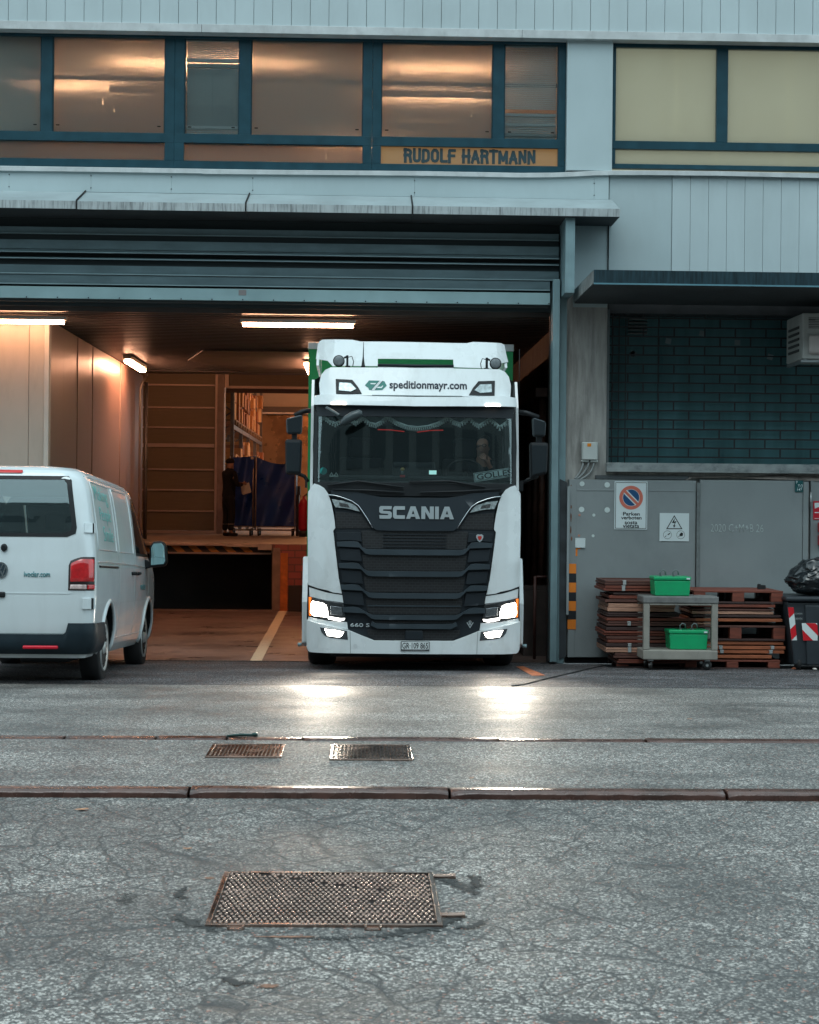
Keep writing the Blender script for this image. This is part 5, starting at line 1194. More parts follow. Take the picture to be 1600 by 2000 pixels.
skinm = mat('skin', (0.42, 0.22, 0.15), 0.5, var=0.05); navy = mat('dark_workwear', (0.006, 0.007, 0.010), 0.9, var=0.3, vs=8); hairm = mat('dark_hair', (0.015, 0.01, 0.008), 0.6)
# worker standing on the dock, seen from behind and the left, turned towards the blue cover on the right, holding papers
wx, wy = PXx(446, 1040, 37.0), 37.0; B0 = Vector((wx, wy, ZD))
wk = thing('person', 'worker in dark clothes and a beanie holding papers on the dock', 'person', (wx, wy, ZD))
def wp_(x, y, z): return (wx + x, wy + y, ZD + z)
f_ = Vector((0.8, 0.6, 0)).normalized(); l_ = Vector((-0.6, 0.8, 0))    # facing right and away; l_ = to the person's left
def lp(fw, lf, z, r): q = f_ * fw + l_ * lf; return (wx + q.x, wy + q.y, ZD + z, r)
vs = [lp(0, 0, 0.92, 0.09)]; es = []
sp = chain(vs, es, 0, [lp(0.01, 0, 1.08, 0.10), lp(0.02, 0, 1.25, 0.115), lp(0.02, 0, 1.42, 0.09)])
hd = chain(vs, es, sp, [lp(0.03, 0, 1.50, 0.052), lp(0.05, 0, 1.575, 0.070), lp(0.05, 0, 1.655, 0.085), lp(0.045, 0, 1.72, 0.062)])
vs_n = len(vs); chain(vs, es, hd - 2, [lp(0.120, 0, 1.60, 0.010)])        # nose
for sd in (1, -1):
    chain(vs, es, hd - 2, [lp(0.05, sd * 0.085, 1.61, 0.013)])              # ears
    sh = chain(vs, es, sp, [lp(0.01, sd * 0.17, 1.42, 0.062)])
    el = chain(vs, es, sh, [lp(0.06, sd * 0.22, 1.16, 0.046)])
    wr_ = chain(vs, es, el, [lp(0.30, sd * 0.13, 1.16 + (0.03 if sd < 0 else 0.0), 0.028)])
    hand(vs, es, wr_, lp(0.30, sd * 0.13, 1.16 + (0.03 if sd < 0 else 0), 0)[:3], f_ * 1.0 + l_ * (-sd * 0.3), Vector((0, 0, 1)), l_ * (-sd), 0.7)
    hp_ = chain(vs, es, 0, [lp(0, sd * 0.09, 0.84, 0.075)])
    kn = chain(vs, es, hp_, [lp(0.02, sd * 0.11, 0.48, 0.062)])
    an = chain(vs, es, kn, [lp(-0.02, sd * 0.12, 0.10, 0.042)])
    chain(vs, es, an, [lp(0.04, sd * 0.125, 0.045, 0.042), lp(0.14, sd * 0.13, 0.03, 0.032)])
skin_body('body', vs, es, skinm, wk)
vs = [lp(0, 0, 0.84, 0.16)]; es = []
sp = chain(vs, es, 0, [lp(0.0, 0, 0.92, 0.17), lp(0.01, 0, 1.05, 0.15), lp(0.02, 0, 1.25, 0.17), lp(0.02, 0, 1.42, 0.135), lp(0.03, 0, 1.50, 0.092), lp(0.035, 0, 1.54, 0.085)])
for sd in (1, -1):
    sh = chain(vs, es, sp - 2, [lp(0.01, sd * 0.18, 1.415, 0.082)]); el = chain(vs, es, sh, [lp(0.06, sd * 0.235, 1.16, 0.066)])
    chain(vs, es, el, [lp(0.27, sd * 0.145, 1.165, 0.045)])
skin_body('jacket', vs, es, navy, wk)
vs = [lp(0, 0, 1.02, 0.135)]; es = []
chain(vs, es, 0, [lp(0, 0, 0.93, 0.15), lp(0, 0, 0.86, 0.13)])
for sd in (1, -1):
    hp_ = chain(vs, es, 2, [lp(0, sd * 0.10, 0.74, 0.105)]); kn = chain(vs, es, hp_, [lp(0.02, sd * 0.11, 0.48, 0.085)]); chain(vs, es, kn, [lp(-0.02, sd * 0.12, 0.11, 0.068)])
skin_body('trousers', vs, es, mat('dark_trousers', (0.005, 0.006, 0.008), 0.85), wk)
for sd in (1, -1):
    skin_body('shoe', [lp(-0.06, sd * 0.12, 0.05, 0.05), lp(0.05, sd * 0.125, 0.045, 0.05), lp(0.17, sd * 0.13, 0.035, 0.038)], [(0, 1), (1, 2)], mat('black_shoe', (0.008, 0.008, 0.009), 0.5), wk)
    q = lp(0.0, sd * 0.12, 0.26, 0); MB().lathe([(0.075, 0), (0.077, 0.012), (0.075, 0.024)], q[:3], 'z', 16).build('reflective_band', mat('reflective_band', (0.16, 0.15, 0.15), 0.4), wk)
skin_body('beanie', [lp(0.035, 0, 1.625, 0.112), lp(0.035, 0, 1.70, 0.112), lp(0.030, 0, 1.765, 0.075)], [(0, 1), (1, 2)], mat('knit_beanie', (0.012, 0.010, 0.012), 0.9), wk)
a = MB()
for k, (dz, rot_) in enumerate(((0, 0.0), (0.012, 0.25))):
    q = Vector(lp(0.43, 0.00, 1.185, 0)[:3]); u = Vector((0.16, -0.02, 0.03 + rot_ * 0.1)); v = Vector((0.03 + rot_ * 0.1, 0.02, -0.22))
    a.quad([q - u * .6 + Vector((0, -0.02 - dz, 0)), q + u * .6 + Vector((0, -0.02 - dz, 0)), q + u * .6 + v + Vector((0, -0.03 - dz, 0)), q - u * .6 + v + Vector((0, -0.03 - dz, 0))])
a.build('paper_sheets', mat('paper_white', (0.75, 0.70, 0.65), 0.7), label='white paper sheets held by the worker on the dock', cat='papers')
# ------------------------------------------------------------------ the truck
YT = 18.4
XC = PXx(809, 1200, YT)
TZ = gz(19.7)
tr = thing('truck', 'white semi truck with a dark slatted grille and lit headlights driving out of the garage', 'truck', (XC, YT, TZ))
wpaint = mat('white_truck_paint', (0.66, 0.70, 0.71), 0.28, var=0.03, coat=0.6, dirt=0.35, dirtcol=(0.40, 0.40, 0.38), ds=(4, 4, 1.2))
dgrey = mat('dark_grille_plastic', (0.012, 0.017, 0.022), 0.5, spec=0.3, var=0.12, vs=4)
dgrey2 = mat('grille_bar_plastic', (0.030, 0.042, 0.051), 0.42, spec=0.35, var=0.08, vs=4)
blackp = mat('black_plastic', (0.009, 0.011, 0.013), 0.5, spec=0.3, var=0.1)
rubber = mat('tyre_rubber', (0.016, 0.016, 0.017), 0.75, var=0.2, vs=12, bump=0.2, bs=60)
chrome = mat('chrome', (0.62, 0.66, 0.68), 0.16, metal=1.0, var=0.03)
silver = mat('silver_letters', (0.42, 0.47, 0.49), 0.35, metal=0.35, var=0.05)
mesh_m = D.materials.new('honeycomb_mesh'); mesh_m.use_nodes = True
t = mesh_m.node_tree; b_ = t.nodes['Principled BSDF']; b_.inputs['Roughness'].default_value = 0.5
gg = N(t, 'NewGeometry'); mp = N(t, 'Mapping'); mp.inputs['Rotation'].default_value = (R(-90), 0, 0); tb = N(t, 'TexBrick'); t.links.new(gg.outputs['Position'], mp.inputs[0]); t.links.new(mp.outputs[0], tb.inputs[0])
tb.inputs['Color1'].default_value = (0.004, 0.004, 0.005, 1); tb.inputs['Color2'].default_value = (0.008, 0.009, 0.010, 1); tb.inputs['Mortar'].default_value = (0.018, 0.020, 0.023, 1)
tb.inputs['Scale'].default_value = 1; tb.inputs['Brick Width'].default_value = 0.062; tb.inputs['Row Height'].default_value = 0.030; tb.inputs['Mortar Size'].default_value = 0.004; t.links.new(tb.outputs[0], b_.inputs['Base Color'])

def rake(z):
    r = 0.0
    if z > 1.0: r += 0.05 * min(1, (z - 1.0) / 0.85)
    if z > 1.85: r += 0.13 * (min(z, 2.75) - 1.85) / 0.9
    if z > 2.75: r += 0.42 * (z - 2.75)
    return r
def yf(x, z):
    u = abs(x - XC); return YT + 0.05 * u * u + (max(0, u - 0.98) / 0.24) ** 2 * 0.15 + rake(z)
def TL(px, py, Y=18.45):
    x, z = P(px, py, Y); return (x - XC, z)
def left(pts, Y=18.45): return [(XC + TL(*p, Y)[0], TL(*p, Y)[1]) for p in pts]
def mir(q): return [(2 * XC - x, z) for x, z in q]
def half(pts, Y=18.45):
    q = left(pts, Y); return q + mir(q)[::-1]
def pan(name, q, off, th, m, bev=0.006, parent=tr, step=(0.1, 0.1), seg=2):
    return panel(q, th, lambda u, w_: yf(u, w_) + off, step=step).build(name, m, parent, bevel=bev, seg=seg, smooth=True, ang=45)
def pair(name, pts, off, th, m, bev=0.006, parent=tr, step=(0.1, 0.1), parents=None):
    q = left(pts); a_ = pan(name, q, off, th, m, bev, parents[0] if parents else parent, step); b_ = pan(name, mir(q), off, th, m, bev, parents[1] if parents else parent, step); return a_, b_

# cab shell (hollow)
SX = 1.19; zr = TL(640, 714)[1]
a = MB()
for s_ in (-1, 1):
    prof = [(19.95 if False else 18.62, 0.35), (18.66, 1.85), (18.80, 2.75), (19.0, 3.05), (19.25, zr - 0.03), (20.7, zr + 0.02), (20.7, 0.35)]
    # side wall with the wheel opening
    prof = [(18.62, 0.12), (18.66, 1.85), (18.80, 2.75), (18.98, zr - 0.12), (20.7, zr - 0.02), (20.7, 0.75), (20.38, 0.75), (20.25, 0.50), (20.0, 0.36), (19.75, 0.30), (19.4, 0.36), (19.2, 0.5), (19.1, 0.12)]
    x0, x1 = XC + s_ * (SX - 0.03), XC + s_ * SX
    a.prism(prof, 'x', x0, x1)
a.box(XC - SX, XC + SX, 20.66, 20.7, 0.75, zr)
a.build('cab_side', wpaint, tr, weld=False)
a = MB()
def roof(u, v):
    x = (u * 2 - 1) * (SX - 0.0); e = abs(u * 2 - 1) ** 5
    return (XC + x, 19.05 + 1.65 * v, zr + 0.03 - 0.16 * e + 0.03 * v)
a.grid(roof, 24, 4); a.build('roof', wpaint, tr)
# interior of the cab
dash = mat('dashboard', (0.018, 0.020, 0.022), 0.6, var=0.2)
a = MB(); a.box(XC - 1.15, XC + 1.15, 18.85, 19.25, 1.2, 1.90); a.box(XC - 1.15, XC + 1.15, 18.95, 19.2, 1.90, 1.96); a.box(XC - 1.15, XC + 1.15, 18.8, 20.64, 0.75, 1.15)
a.box(XC - 0.25, XC + 0.25, 19.05, 19.12, 1.95, 2.12)
a.build('dashboard', dash, tr, bevel=0.02)
a = MB()
for sx_ in (-0.62, 0.66): a.box(XC + sx_ - 0.27, XC + sx_ + 0.27, 19.75, 20.25, 1.15, 1.52); a.box(XC + sx_ - 0.27, XC + sx_ + 0.27, 20.15, 20.3, 1.5, 2.2); a.box(XC + sx_ - 0.14, XC + sx_ + 0.14, 20.17, 20.27, 2.2, 2.45)
a.build('seat', mat('seat_fabric', (0.03, 0.03, 0.033), 0.8), tr, bevel=0.04, seg=3)
a = MB(); a.box(XC - 1.15, XC + 1.15, 20.5, 20.64, 1.2, 3.0); a.box(XC - 1.1, XC + 1.1, 20.0, 20.5, 1.5, 1.7); a.build('cab_lining', mat('cab_lining', (0.014, 0.016, 0.017), 0.8), tr)
a = MB(); c_ = Vector((XC + 0.62, 19.38, 2.0)); pts_ = [c_ + Vector((0.22 * math.cos(k * math.pi / 12), 0.17 * math.sin(k * math.pi / 12) * 0.6, 0.22 * math.sin(k * math.pi / 12) * 0.75)) for k in range(25)]
a.tube(pts_, 0.016, 8, cap=False); a.tube([c_ + Vector((-0.21, 0, 0)), c_ + Vector((0.21, 0, 0))], 0.014, 6); a.tube([c_, c_ + Vector((0, -0.3, -0.15))], 0.03, 8); a.build('steering_wheel', blackp, tr)
for (px0, px1, py, sg) in ((738, 790, 839, 1), (815, 866, 841, -1)):
    x0, z0 = P(px0, py + (0 if sg > 0 else 3), 20.2); x1, z1 = P(px1, py + (4 if sg > 0 else -1), 20.2)
    MB().tube([(x0, 20.2, z0), ((x0 + x1) / 2, 20.2, (z0 + z1) / 2 + 0.008), (x1, 20.2, z1)], 0.006, 6).build('red_glow_line', emit('red_cab_glow', (1, 0.05, 0.04), 0.22, (0.2, 0.02, 0.02)), tr)  # glowing red lines stand in for faint red reflections in the windscreen

# windscreen and its dark surround
wsq = half([(620, 810), (617, 880), (619, 944)])
pan('windscreen', wsq, 0.012, 0.006, glass('windscreen_glass', (0.90, 0.96, 0.96), 0.018, 0.015, haze=0.006, hazecol=(0.10, 0.20, 0.21)), bev=0)
pan('windscreen_header', half([(615, 788), (619, 811)]), 0.0, 0.05, dgrey)
pair('windscreen_pillar', [(613, 796), (620, 806), (619, 946), (613, 946), (610, 870)], 0.004, 0.05, blackp)
pan('windscreen_base', half([(618, 941), (616, 952), (640, 960), (700, 968)]), -0.004, 0.06, blackp)
# wiper arms and cowl
a = MB()
for w_ in (((640, 948), (700, 940), (788, 952)), ((800, 941), (880, 940), (948, 952)), ((650, 956), (720, 958), (790, 962)), ((820, 962), (900, 960), (980, 955))):
    a.tube([(XC + TL(*p)[0], yf(XC + TL(*p)[0], TL(*p)[1]) - 0.035, TL(*p)[1]) for p in w_], 0.012, 6)
a.build('wiper', blackp, tr)
# cab front parts
eyeb = half([(612, 770), (640, 768), (1 * 700, 772), (808, 776), (808, 790), (700, 789), (612, 789)][:3] + [(700, 790), (612, 789)])
q = left([(612, 770), (640, 767), (720, 772), (812, 774)]); ql = left([(612, 788.5), (720, 791), (812, 793)])
pan('sun_visor', q + mir(q[:-1])[::-1] + mir(ql[:-1]) + ql[::-1], -0.075, 0.10, wpaint, bev=0.012)
q = left([(624, 769), (622, 745), (626, 727), (634, 717), (645, 712)])
pan('roof_front', q + mir(q)[::-1], 0.0, 0.06, wpaint, bev=0.015)
for px0, px1 in ((647, 675),):
    for s_ in (0, 1):
        q = left([(px0, 784), (px1, 784.5), (px1, 789.5), (px0, 789)]); q = mir(q) if s_ else q
        pan('marker_light', q, -0.085, 0.02, emit('marker_glow', (1, 0.86, 0.72), 7), bev=0)
h0 = [(655, 736), (688, 738), (699, 752), (707, 766.5), (656, 767.5)]
fl, fr_ = pair('roof_lamp', h0, -0.012, 0.03, blackp)
pair('lens', [(661.5, 743), (685, 744.5), (696.5, 757), (685, 762.5), (661, 760)], -0.022, 0.02, mat('unlit_lens', (0.36, 0.42, 0.43), 0.15, metal=0.4, var=0.3, vs=25), parents=(fl, fr_))
MB().box(XC + TL(727, 771)[0], XC + TL(905, 771)[0], yf(XC, 2.87) - 0.004, yf(XC, 2.87) + 0.01, TL(727, 770.5)[1], TL(727, 769)[1]).build('panel_seam', mat('seam_grey', (0.25, 0.28, 0.28), 0.6), tr)
# lettering on the roof front
ink = mat('truck_lettering', (0.025, 0.030, 0.045), 0.5)
sf = lambda x, z: yf(x, z)
text('speditionmayr.com', 'lettering', ink, tr, (P(761, 750, 18.6)[0], P(913, 750, 18.6)[0], P(837, 763.5, 18.6)[1], P(837, 742.5, 18.6)[1]), -0.003, extrude=0.002, bold=0.022, surf=sf)
lg = mat('logo_green', (0.005, 0.16, 0.13), 0.45)
def flat(name, polys, m, parent, Y=18.6, off=-0.004, surf=None):
    a = MB()
    for q in polys:
        pts_ = [P(u, v, Y) for u, v in q]; a.quad([(x, (surf or yf)(x, z) + off, z) for x, z in pts_])
    return a.build(name, m, parent, weld=False)
flat('logo', [[(713, 751), (721, 741.5), (744, 742), (727, 761), (721, 760.5), (720, 757), (713, 751.5)], [(751, 743), (756, 752), (747, 761), (731, 761), (746, 743)]], lg, tr)
flat('logo_stripes', [[(742, 742.2), (744, 742.3), (728, 761), (726, 760.8)], [(745, 742.4), (747, 742.5), (731.5, 761.1), (729.5, 761)], [(724, 747), (735, 747), (733, 749.5), (724, 749)], [(736, 754.5), (745, 754.5), (747, 752), (749, 752), (746, 757), (735, 757)]], mat('logo_white', (0.7, 0.75, 0.75), 0.5), tr, off=-0.006)
flat('logo_lines', [[(741, 742.2), (742, 742.2), (725.5, 760.9), (724.5, 760.8)], [(747, 742.6), (748.2, 742.7), (732.6, 761.1), (731.6, 761.1)]], ink, tr, off=-0.007)

# spoiler: a real sheet with the air slot left open
def ys(x, z):
    u = abs(x - XC); return 19.02 + 0.9 * (z - 3.2) + 0.10 * u * u + (max(0, u - 0.9) / 0.25) ** 2 * 0.12
YSp = 19.2; sl_ = [PXx(738, 709, YSp), PXx(885, 709, YSp), P(811, 717, YSp)[1], P(811, 702, YSp)[1]]
def LQ(pts): return [P(u, v, YSp) for u, v in pts]
parts_ = [
    [P(616, 698, YSp), P(618, 680, YSp), P(622, 661, YSp), P(628, 657.5, YSp), P(688, 660, YSp), P(704, 664, YSp), (sl_[0], P(738, 664.5, YSp)[1]), (sl_[0], P(738, 717, YSp)[1]), P(650, 716, YSp), P(640, 704, YSp)],
    [(sl_[0], P(738, 664.5, YSp)[1]), P(811, 666, YSp), (sl_[1], P(885, 667.5, YSp)[1]), (sl_[1], sl_[3]), (sl_[0], sl_[3])],
    [(sl_[0], sl_[2]), (sl_[1], sl_[2]), (sl_[1], sl_[2] - 0.03), (sl_[0], sl_[2] - 0.03)],
    [(sl_[1], P(885, 667.5, YSp)[1]), P(914, 667.5, YSp), P(926, 664.5, YSp), P(984, 665.5, YSp), P(990, 669, YSp), P(992, 687, YSp), P(995, 705, YSp), P(975, 710, YSp), P(962, 721, YSp), (sl_[1], P(885, 719, YSp)[1])]]
a = MB()
for q in parts_:
    m_ = panel(q, 0.03, ys, step=(0.12, 0.12)); me = D.meshes.new('tmp'); m_.bm.to_mesh(me); m_.bm.free(); a.bm.from_mesh(me); D.meshes.remove(me)
sp_ = a.build('roof_spoiler', wpaint, tr)
a = MB(); x0, x1 = P(618, 690, YSp)[0], P(992, 690, YSp)[0]
for xx, s_ in ((x0, 1), (x1, -1)): a.prism([(19.25, 3.25), (19.45, 3.42), (19.75, 3.56), (20.6, 3.60), (20.6, 3.2)], 'x', xx, xx + s_ * 0.03)
a.build('side_fin', wpaint, tr)
MB().tube([(sl_[0], ys(sl_[0], sl_[2]) - 0.01, sl_[2] + 0.006), ((sl_[0] + sl_[1]) / 2, ys(XC, sl_[2]) - 0.02, sl_[2]), (sl_[1], ys(sl_[1], sl_[2]) - 0.01, sl_[2] + 0.006)], 0.018, 8).build('slot_lip', dgrey, sp_)
# round work lamps with brackets, antenna
for (px, py, s_) in ((662, 705, 1), (968, 710, -1)):
    x, z = P(px, py, 18.95); lp_ = MB().lathe([(0.030, 0.12), (0.060, 0.07), (0.068, 0.02), (0.068, 0.0), (0.060, -0.004)], (x, 18.95, z), 'y', 24).build('work_lamp', blackp, tr)
    MB().lathe([(0.058, 0), (0.05, -0.006), (0.02, -0.008)], (x, 18.945, z), 'y', 20).build('lens', mat('lamp_lens_grey', (0.16, 0.18, 0.19), 0.3, var=0.2, vs=40), lp_)
    MB().box(x + s_ * 0.075, x + s_ * 0.13, 18.98, 19.1, z - 0.10, z - 0.05).box(x + s_ * 0.085, x + s_ * 0.11, 18.98, 19.05, z - 0.05, z + 0.07).tube([(x + s_ * 0.06, 19.0, z + 0.04), (x + s_ * 0.1, 19.0, z + 0.06)], 0.012, 6).build('bracket', blackp, lp_)
    MB().tube([(x + s_ * 0.11, 19.0, z + 0.05), (x + s_ * 0.15, 19.0, z + 0.06), (x + s_ * 0.17, 19.0, z + 0.0), (x + s_ * 0.16, 19.0, z - 0.06)], 0.005, 6).build('cable', blackp, lp_)
x, z = P(709.5, 717, 18.95); a = MB(); a.tube([(x, 18.95, z - 0.01), (x, 18.95, z + 0.02), (x, 18.95, z + 0.12), (x + 0.003, 18.95, z + 0.29)], [0.035, 0.02, 0.007, 0.003], 8); a.build('antenna', blackp, tr)
x, z = P(1014, 775, 18.9); MB().tube([(x, 18.9, z), (x, 18.9, z + 0.55)], 0.004, 6).build('antenna', blackp, tr)

# lower front
pair('cheek_panel', [(613, 944), (623, 947), (633, 953), (641, 964), (647, 982), (651, 1000), (654, 1020), (655, 1031), (651, 1037), (656, 1080), (662, 1130), (668, 1159), (650, 1157), (640, 1153), (620, 1149), (601, 1143), (600.5, 1090), (600, 1030), (601, 960)], -0.012, 0.07, wpaint, bev=0.016)
pair('lamp_brow', [(603, 1148), (636, 1157), (669, 1162), (671, 1177), (636, 1172), (604, 1166)], 0.0, 0.06, wpaint, bev=0.010)
pair('lamp_gap', [(600, 1140), (672, 1160), (682, 1232), (598, 1214)], 0.03, 0.05, blackp, bev=0)
hl, hr = pair('headlight', [(602.5, 1165.5), (636, 1172), (671, 1178), (673, 1194), (676, 1213), (640, 1211), (603, 1204)], -0.004, 0.05, mat('headlight_housing', (0.05, 0.055, 0.06), 0.15, metal=0.6, var=0.3, vs=15), bev=0.006)
hb = emit('headlight_glow', (1.0, 0.92, 0.80), 26)
pair('lens', [(607, 1180), (610, 1175), (630, 1178), (637, 1182), (640, 1192), (641, 1205), (610, 1203), (606, 1196)], -0.012, 0.02, hb, bev=0, parents=(hl, hr))
pair('daylight_strip', [(641, 1203.5), (666, 1207.5), (674, 1207), (673, 1210.5), (664, 1213), (641, 1209)], -0.012, 0.02, emit('daylight_glow', (1, 0.95, 0.88), 4), bev=0, parents=(hl, hr))
pair('indicator', [(602.5, 1167), (608, 1168), (605.5, 1180), (605, 1195), (607, 1204), (603, 1203.5)], -0.012, 0.02, emit('indicator_amber', (1, 0.22, 0.02), 0.9, (0.7, 0.12, 0.02)), bev=0, parents=(hl, hr))
pair('lamp_chrome', [(645, 1183), (668, 1186), (670, 1202), (646, 1200)], -0.008, 0.01, mat('dark_chrome', (0.20, 0.22, 0.24), 0.18, metal=0.9, var=0.3, vs=30), bev=0.003, parents=(hl, hr))
pair('corner_cover', [(602, 1206), (640, 1212.5), (678, 1215), (680, 1229), (640, 1222), (600, 1213)], 0.0, 0.05, wpaint, bev=0.008)
# bumper
q = left([(598, 1212), (620, 1217), (650, 1223), (681, 1230), (705, 1240), (731, 1250)]); qb = left([(598, 1250), (598.5, 1268), (602, 1273.5), (606, 1275)])
pan('bumper', q + mir(q)[::-1] + mir(qb) + qb[::-1], -0.03, 0.10, wpaint, bev=0.018)
for s_ in (0, 1):
    q = left([(683.5, 1231.5), (684.5, 1231.7), (685.5, 1275), (684.5, 1275)]); pan('bumper_seam', mir(q) if s_ else q, -0.0325, 0.01, MATS['seam_grey'], bev=0)
ffl, ffr = pair('fog_lamp', [(625, 1225), (650, 1228), (678, 1231.5), (680, 1249), (645, 1245), (634, 1241), (628, 1234)], -0.034, 0.01, mat('fog_housing', (0.09, 0.10, 0.11), 0.2, metal=0.6), bev=0.003)
pair('lens', [(634, 1228), (655, 1230), (672, 1233.5), (667, 1242), (662, 1244), (640, 1241)], -0.039, 0.01, emit('fog_glow', (1.0, 0.94, 0.84), 9), bev=0, parents=(ffl, ffr))
flat('tow_cover', [[(690, 1261), (692, 1265.5), (695, 1266), (698, 1265.5), (698.5, 1261), (696, 1257.5), (692, 1257.5)]], mat('tow_cover', (0.55, 0.58, 0.59), 0.3), tr, Y=18.4, off=-0.032)
# number plate
px0, pz0 = P(783, 1270.5, 18.36); px1, pz1 = P(839, 1253, 18.36)
pt = MB().box(px0, px1, YT - 0.045, YT - 0.030, pz0, pz1).build('number_plate', blackp, tr, bevel=0.003)
MB().box(px0 + 0.008, px1 - 0.008, YT - 0.048, YT - 0.0445, pz0 + 0.014, pz1 - 0.006).build('plate_sheet', mat('plate_white', (0.62, 0.66, 0.66), 0.4), pt)
text('GR·109 865', 'plate_characters', inkb, pt, (px0 + 0.016, px1 - 0.016, pz0 + 0.022, pz1 - 0.014), YT - 0.0485, extrude=0.001, bold=0.012)
text('MAYR SPEDITION', 'plate_strip', mat('plate_white2', (0.5, 0.5, 0.5), 0.5), pt, (px0 + 0.05, px1 - 0.05, pz0 + 0.003, pz0 + 0.011), YT - 0.0455, extrude=0.001)

# grille ------------------------------------------------------------
gq = half([(640, 950), (648, 975), (654, 1000), (656, 1031), (652, 1038), (660, 1110), (670, 1178), (680, 1232), (731, 1250)])
pan('grille', gq, 0.02, 0.05, dgrey, bev=0)
q = left([(648, 957), (672, 959), (697, 961), (722, 967), (745, 971), (770, 972)]); ql = left([(646, 965), (669, 970), (690, 978), (703, 988), (712, 1000), (727.5, 1029), (735, 1035.5), (760, 1036.5)])
pan('hood_panel', q + mir(q)[::-1] + mir(ql) + ql[::-1], -0.022, 0.045, mat('hood_panel_paint', (0.016, 0.023, 0.030), 0.36, var=0.06, coat=0.3), bev=0.010)
for s_ in (1, -1):
    pts_ = []
    for p in ((641, 966), (655, 968), (670, 972), (688, 979), (700, 987.5), (707, 997), (718, 1014), (728, 1031)):
        x, z = TL(*p); x = XC + x * s_; pts_.append((x, yf(x, z) - 0.028, z))
    MB().tube(pts_, 0.0065, 8).build('chrome_trim', chrome, tr)
cl, cr_ = pair('corner_lamp', [(648, 975), (670, 978), (690, 984.5), (698, 991), (703, 999.5), (676, 993), (655, 991)], -0.010, 0.03, mat('corner_lens', (0.50, 0.56, 0.57), 0.12, metal=0.5, var=0.4, vs=30), bev=0.004)
pair('reflector', [(662, 981), (680, 985), (683, 991.5), (664, 989)], -0.013, 0.01, mat('corner_reflector', (0.06, 0.06, 0.06), 0.3, var=0.6, vs=60), bev=0, parents=(cl, cr_))
pair('side_vent', [(655, 999), (678, 1001), (705, 1004), (725, 1032), (657, 1032)], 0.010, 0.015, mesh_m, bev=0)
ops = [(706, 1036, 1071, 710), (708, 1083.5, 1114, 713), (711, 1126, 1156, 716), (715, 1168, 1199, 721), (726, 1211.5, 1216.5, 729), (718, 1229, 1249.5, 734)]
for k, (xt, yt, yb_, xb_) in enumerate(ops):
    q = left([(xt, yt), (xt + 1, (yt + yb_) / 2), (xb_, yb_)]); pan('grille_mesh', q + mir(q)[::-1], 0.006, 0.010, mesh_m, bev=0)
# centre slats with flared ends
for (ye, yt, yb_, xi) in ((1062, 1072, 1083, 708), (1104, 1114.5, 1125, 711), (1146, 1157, 1167.5, 714), (1190, 1200, 1209, 719), (1222, 1217.5, 1227, 727)):
    if ye < 1200:
        q = left([(658 + (ye - 1062) * 0.09, ye - 4), (690, ye - 5.5), (700, ye - 4), (xi, yt - 3), (xi + 8, yt), (760, yt + 0.6)]); ql = left([(659 + (ye - 1062) * 0.09, ye + 5), (xi - 6, ye + 7), (xi + 6, yb_ - 2), (xi + 14, yb_), (760, yb_ + 0.6)])
    else:
        q = left([(xi, yt - 5), (xi + 6, yt - 1), (760, yt)]); ql = left([(xi - 3, yt + 3), (xi + 10, yb_), (760, yb_)])
    pan('grille_slat', q + mir(q)[::-1] + mir(ql) + ql[::-1], -0.035, 0.045, dgrey2, bev=0.008, step=(0.1, 1.0))
pair('shelf_block', [(657, 1040), (705, 1040), (707, 1058), (690, 1055), (659, 1056)], -0.010, 0.03, dgrey, bev=0.006)
for y0_ in (1068, 1111, 1153): pair('shelf_block', [(662 + (y0_ - 1068) * 0.09, y0_ + 2), (704 + (y0_ - 1068) * .05, y0_ + 4), (707 + (y0_ - 1068) * .05, y0_ + 29), (665 + (y0_ - 1068) * 0.09, y0_ + 26)], -0.008, 0.03, dgrey, bev=0.006)
q = left([(718, 1181), (760, 1181.5)]); ql = left([(718, 1183.5), (760, 1184)]); pan('grille_slat', q + mir(q)[::-1] + mir(ql) + ql[::-1], -0.006, 0.012, dgrey2, bev=0, step=(0.1, 1))
for yy_ in (1043, 1049, 1055, 1061, 1067):
    q = left([(748, yy_), (790, yy_ + 0.2)]); ql = left([(748, yy_ + 1.6), (790, yy_ + 1.8)]); pan('grille_slat', q + mir(q)[::-1] + mir(ql) + ql[::-1], -0.006, 0.012, MATS['dark_grille_plastic'], bev=0, step=(0.1, 1))
q = left([(792, 1230.5)]); ql = left([(790, 1249)]); pan('radar_cover', q + mir(q)[::-1] + mir(ql) + ql[::-1], -0.03, 0.05, dgrey, bev=0.008)
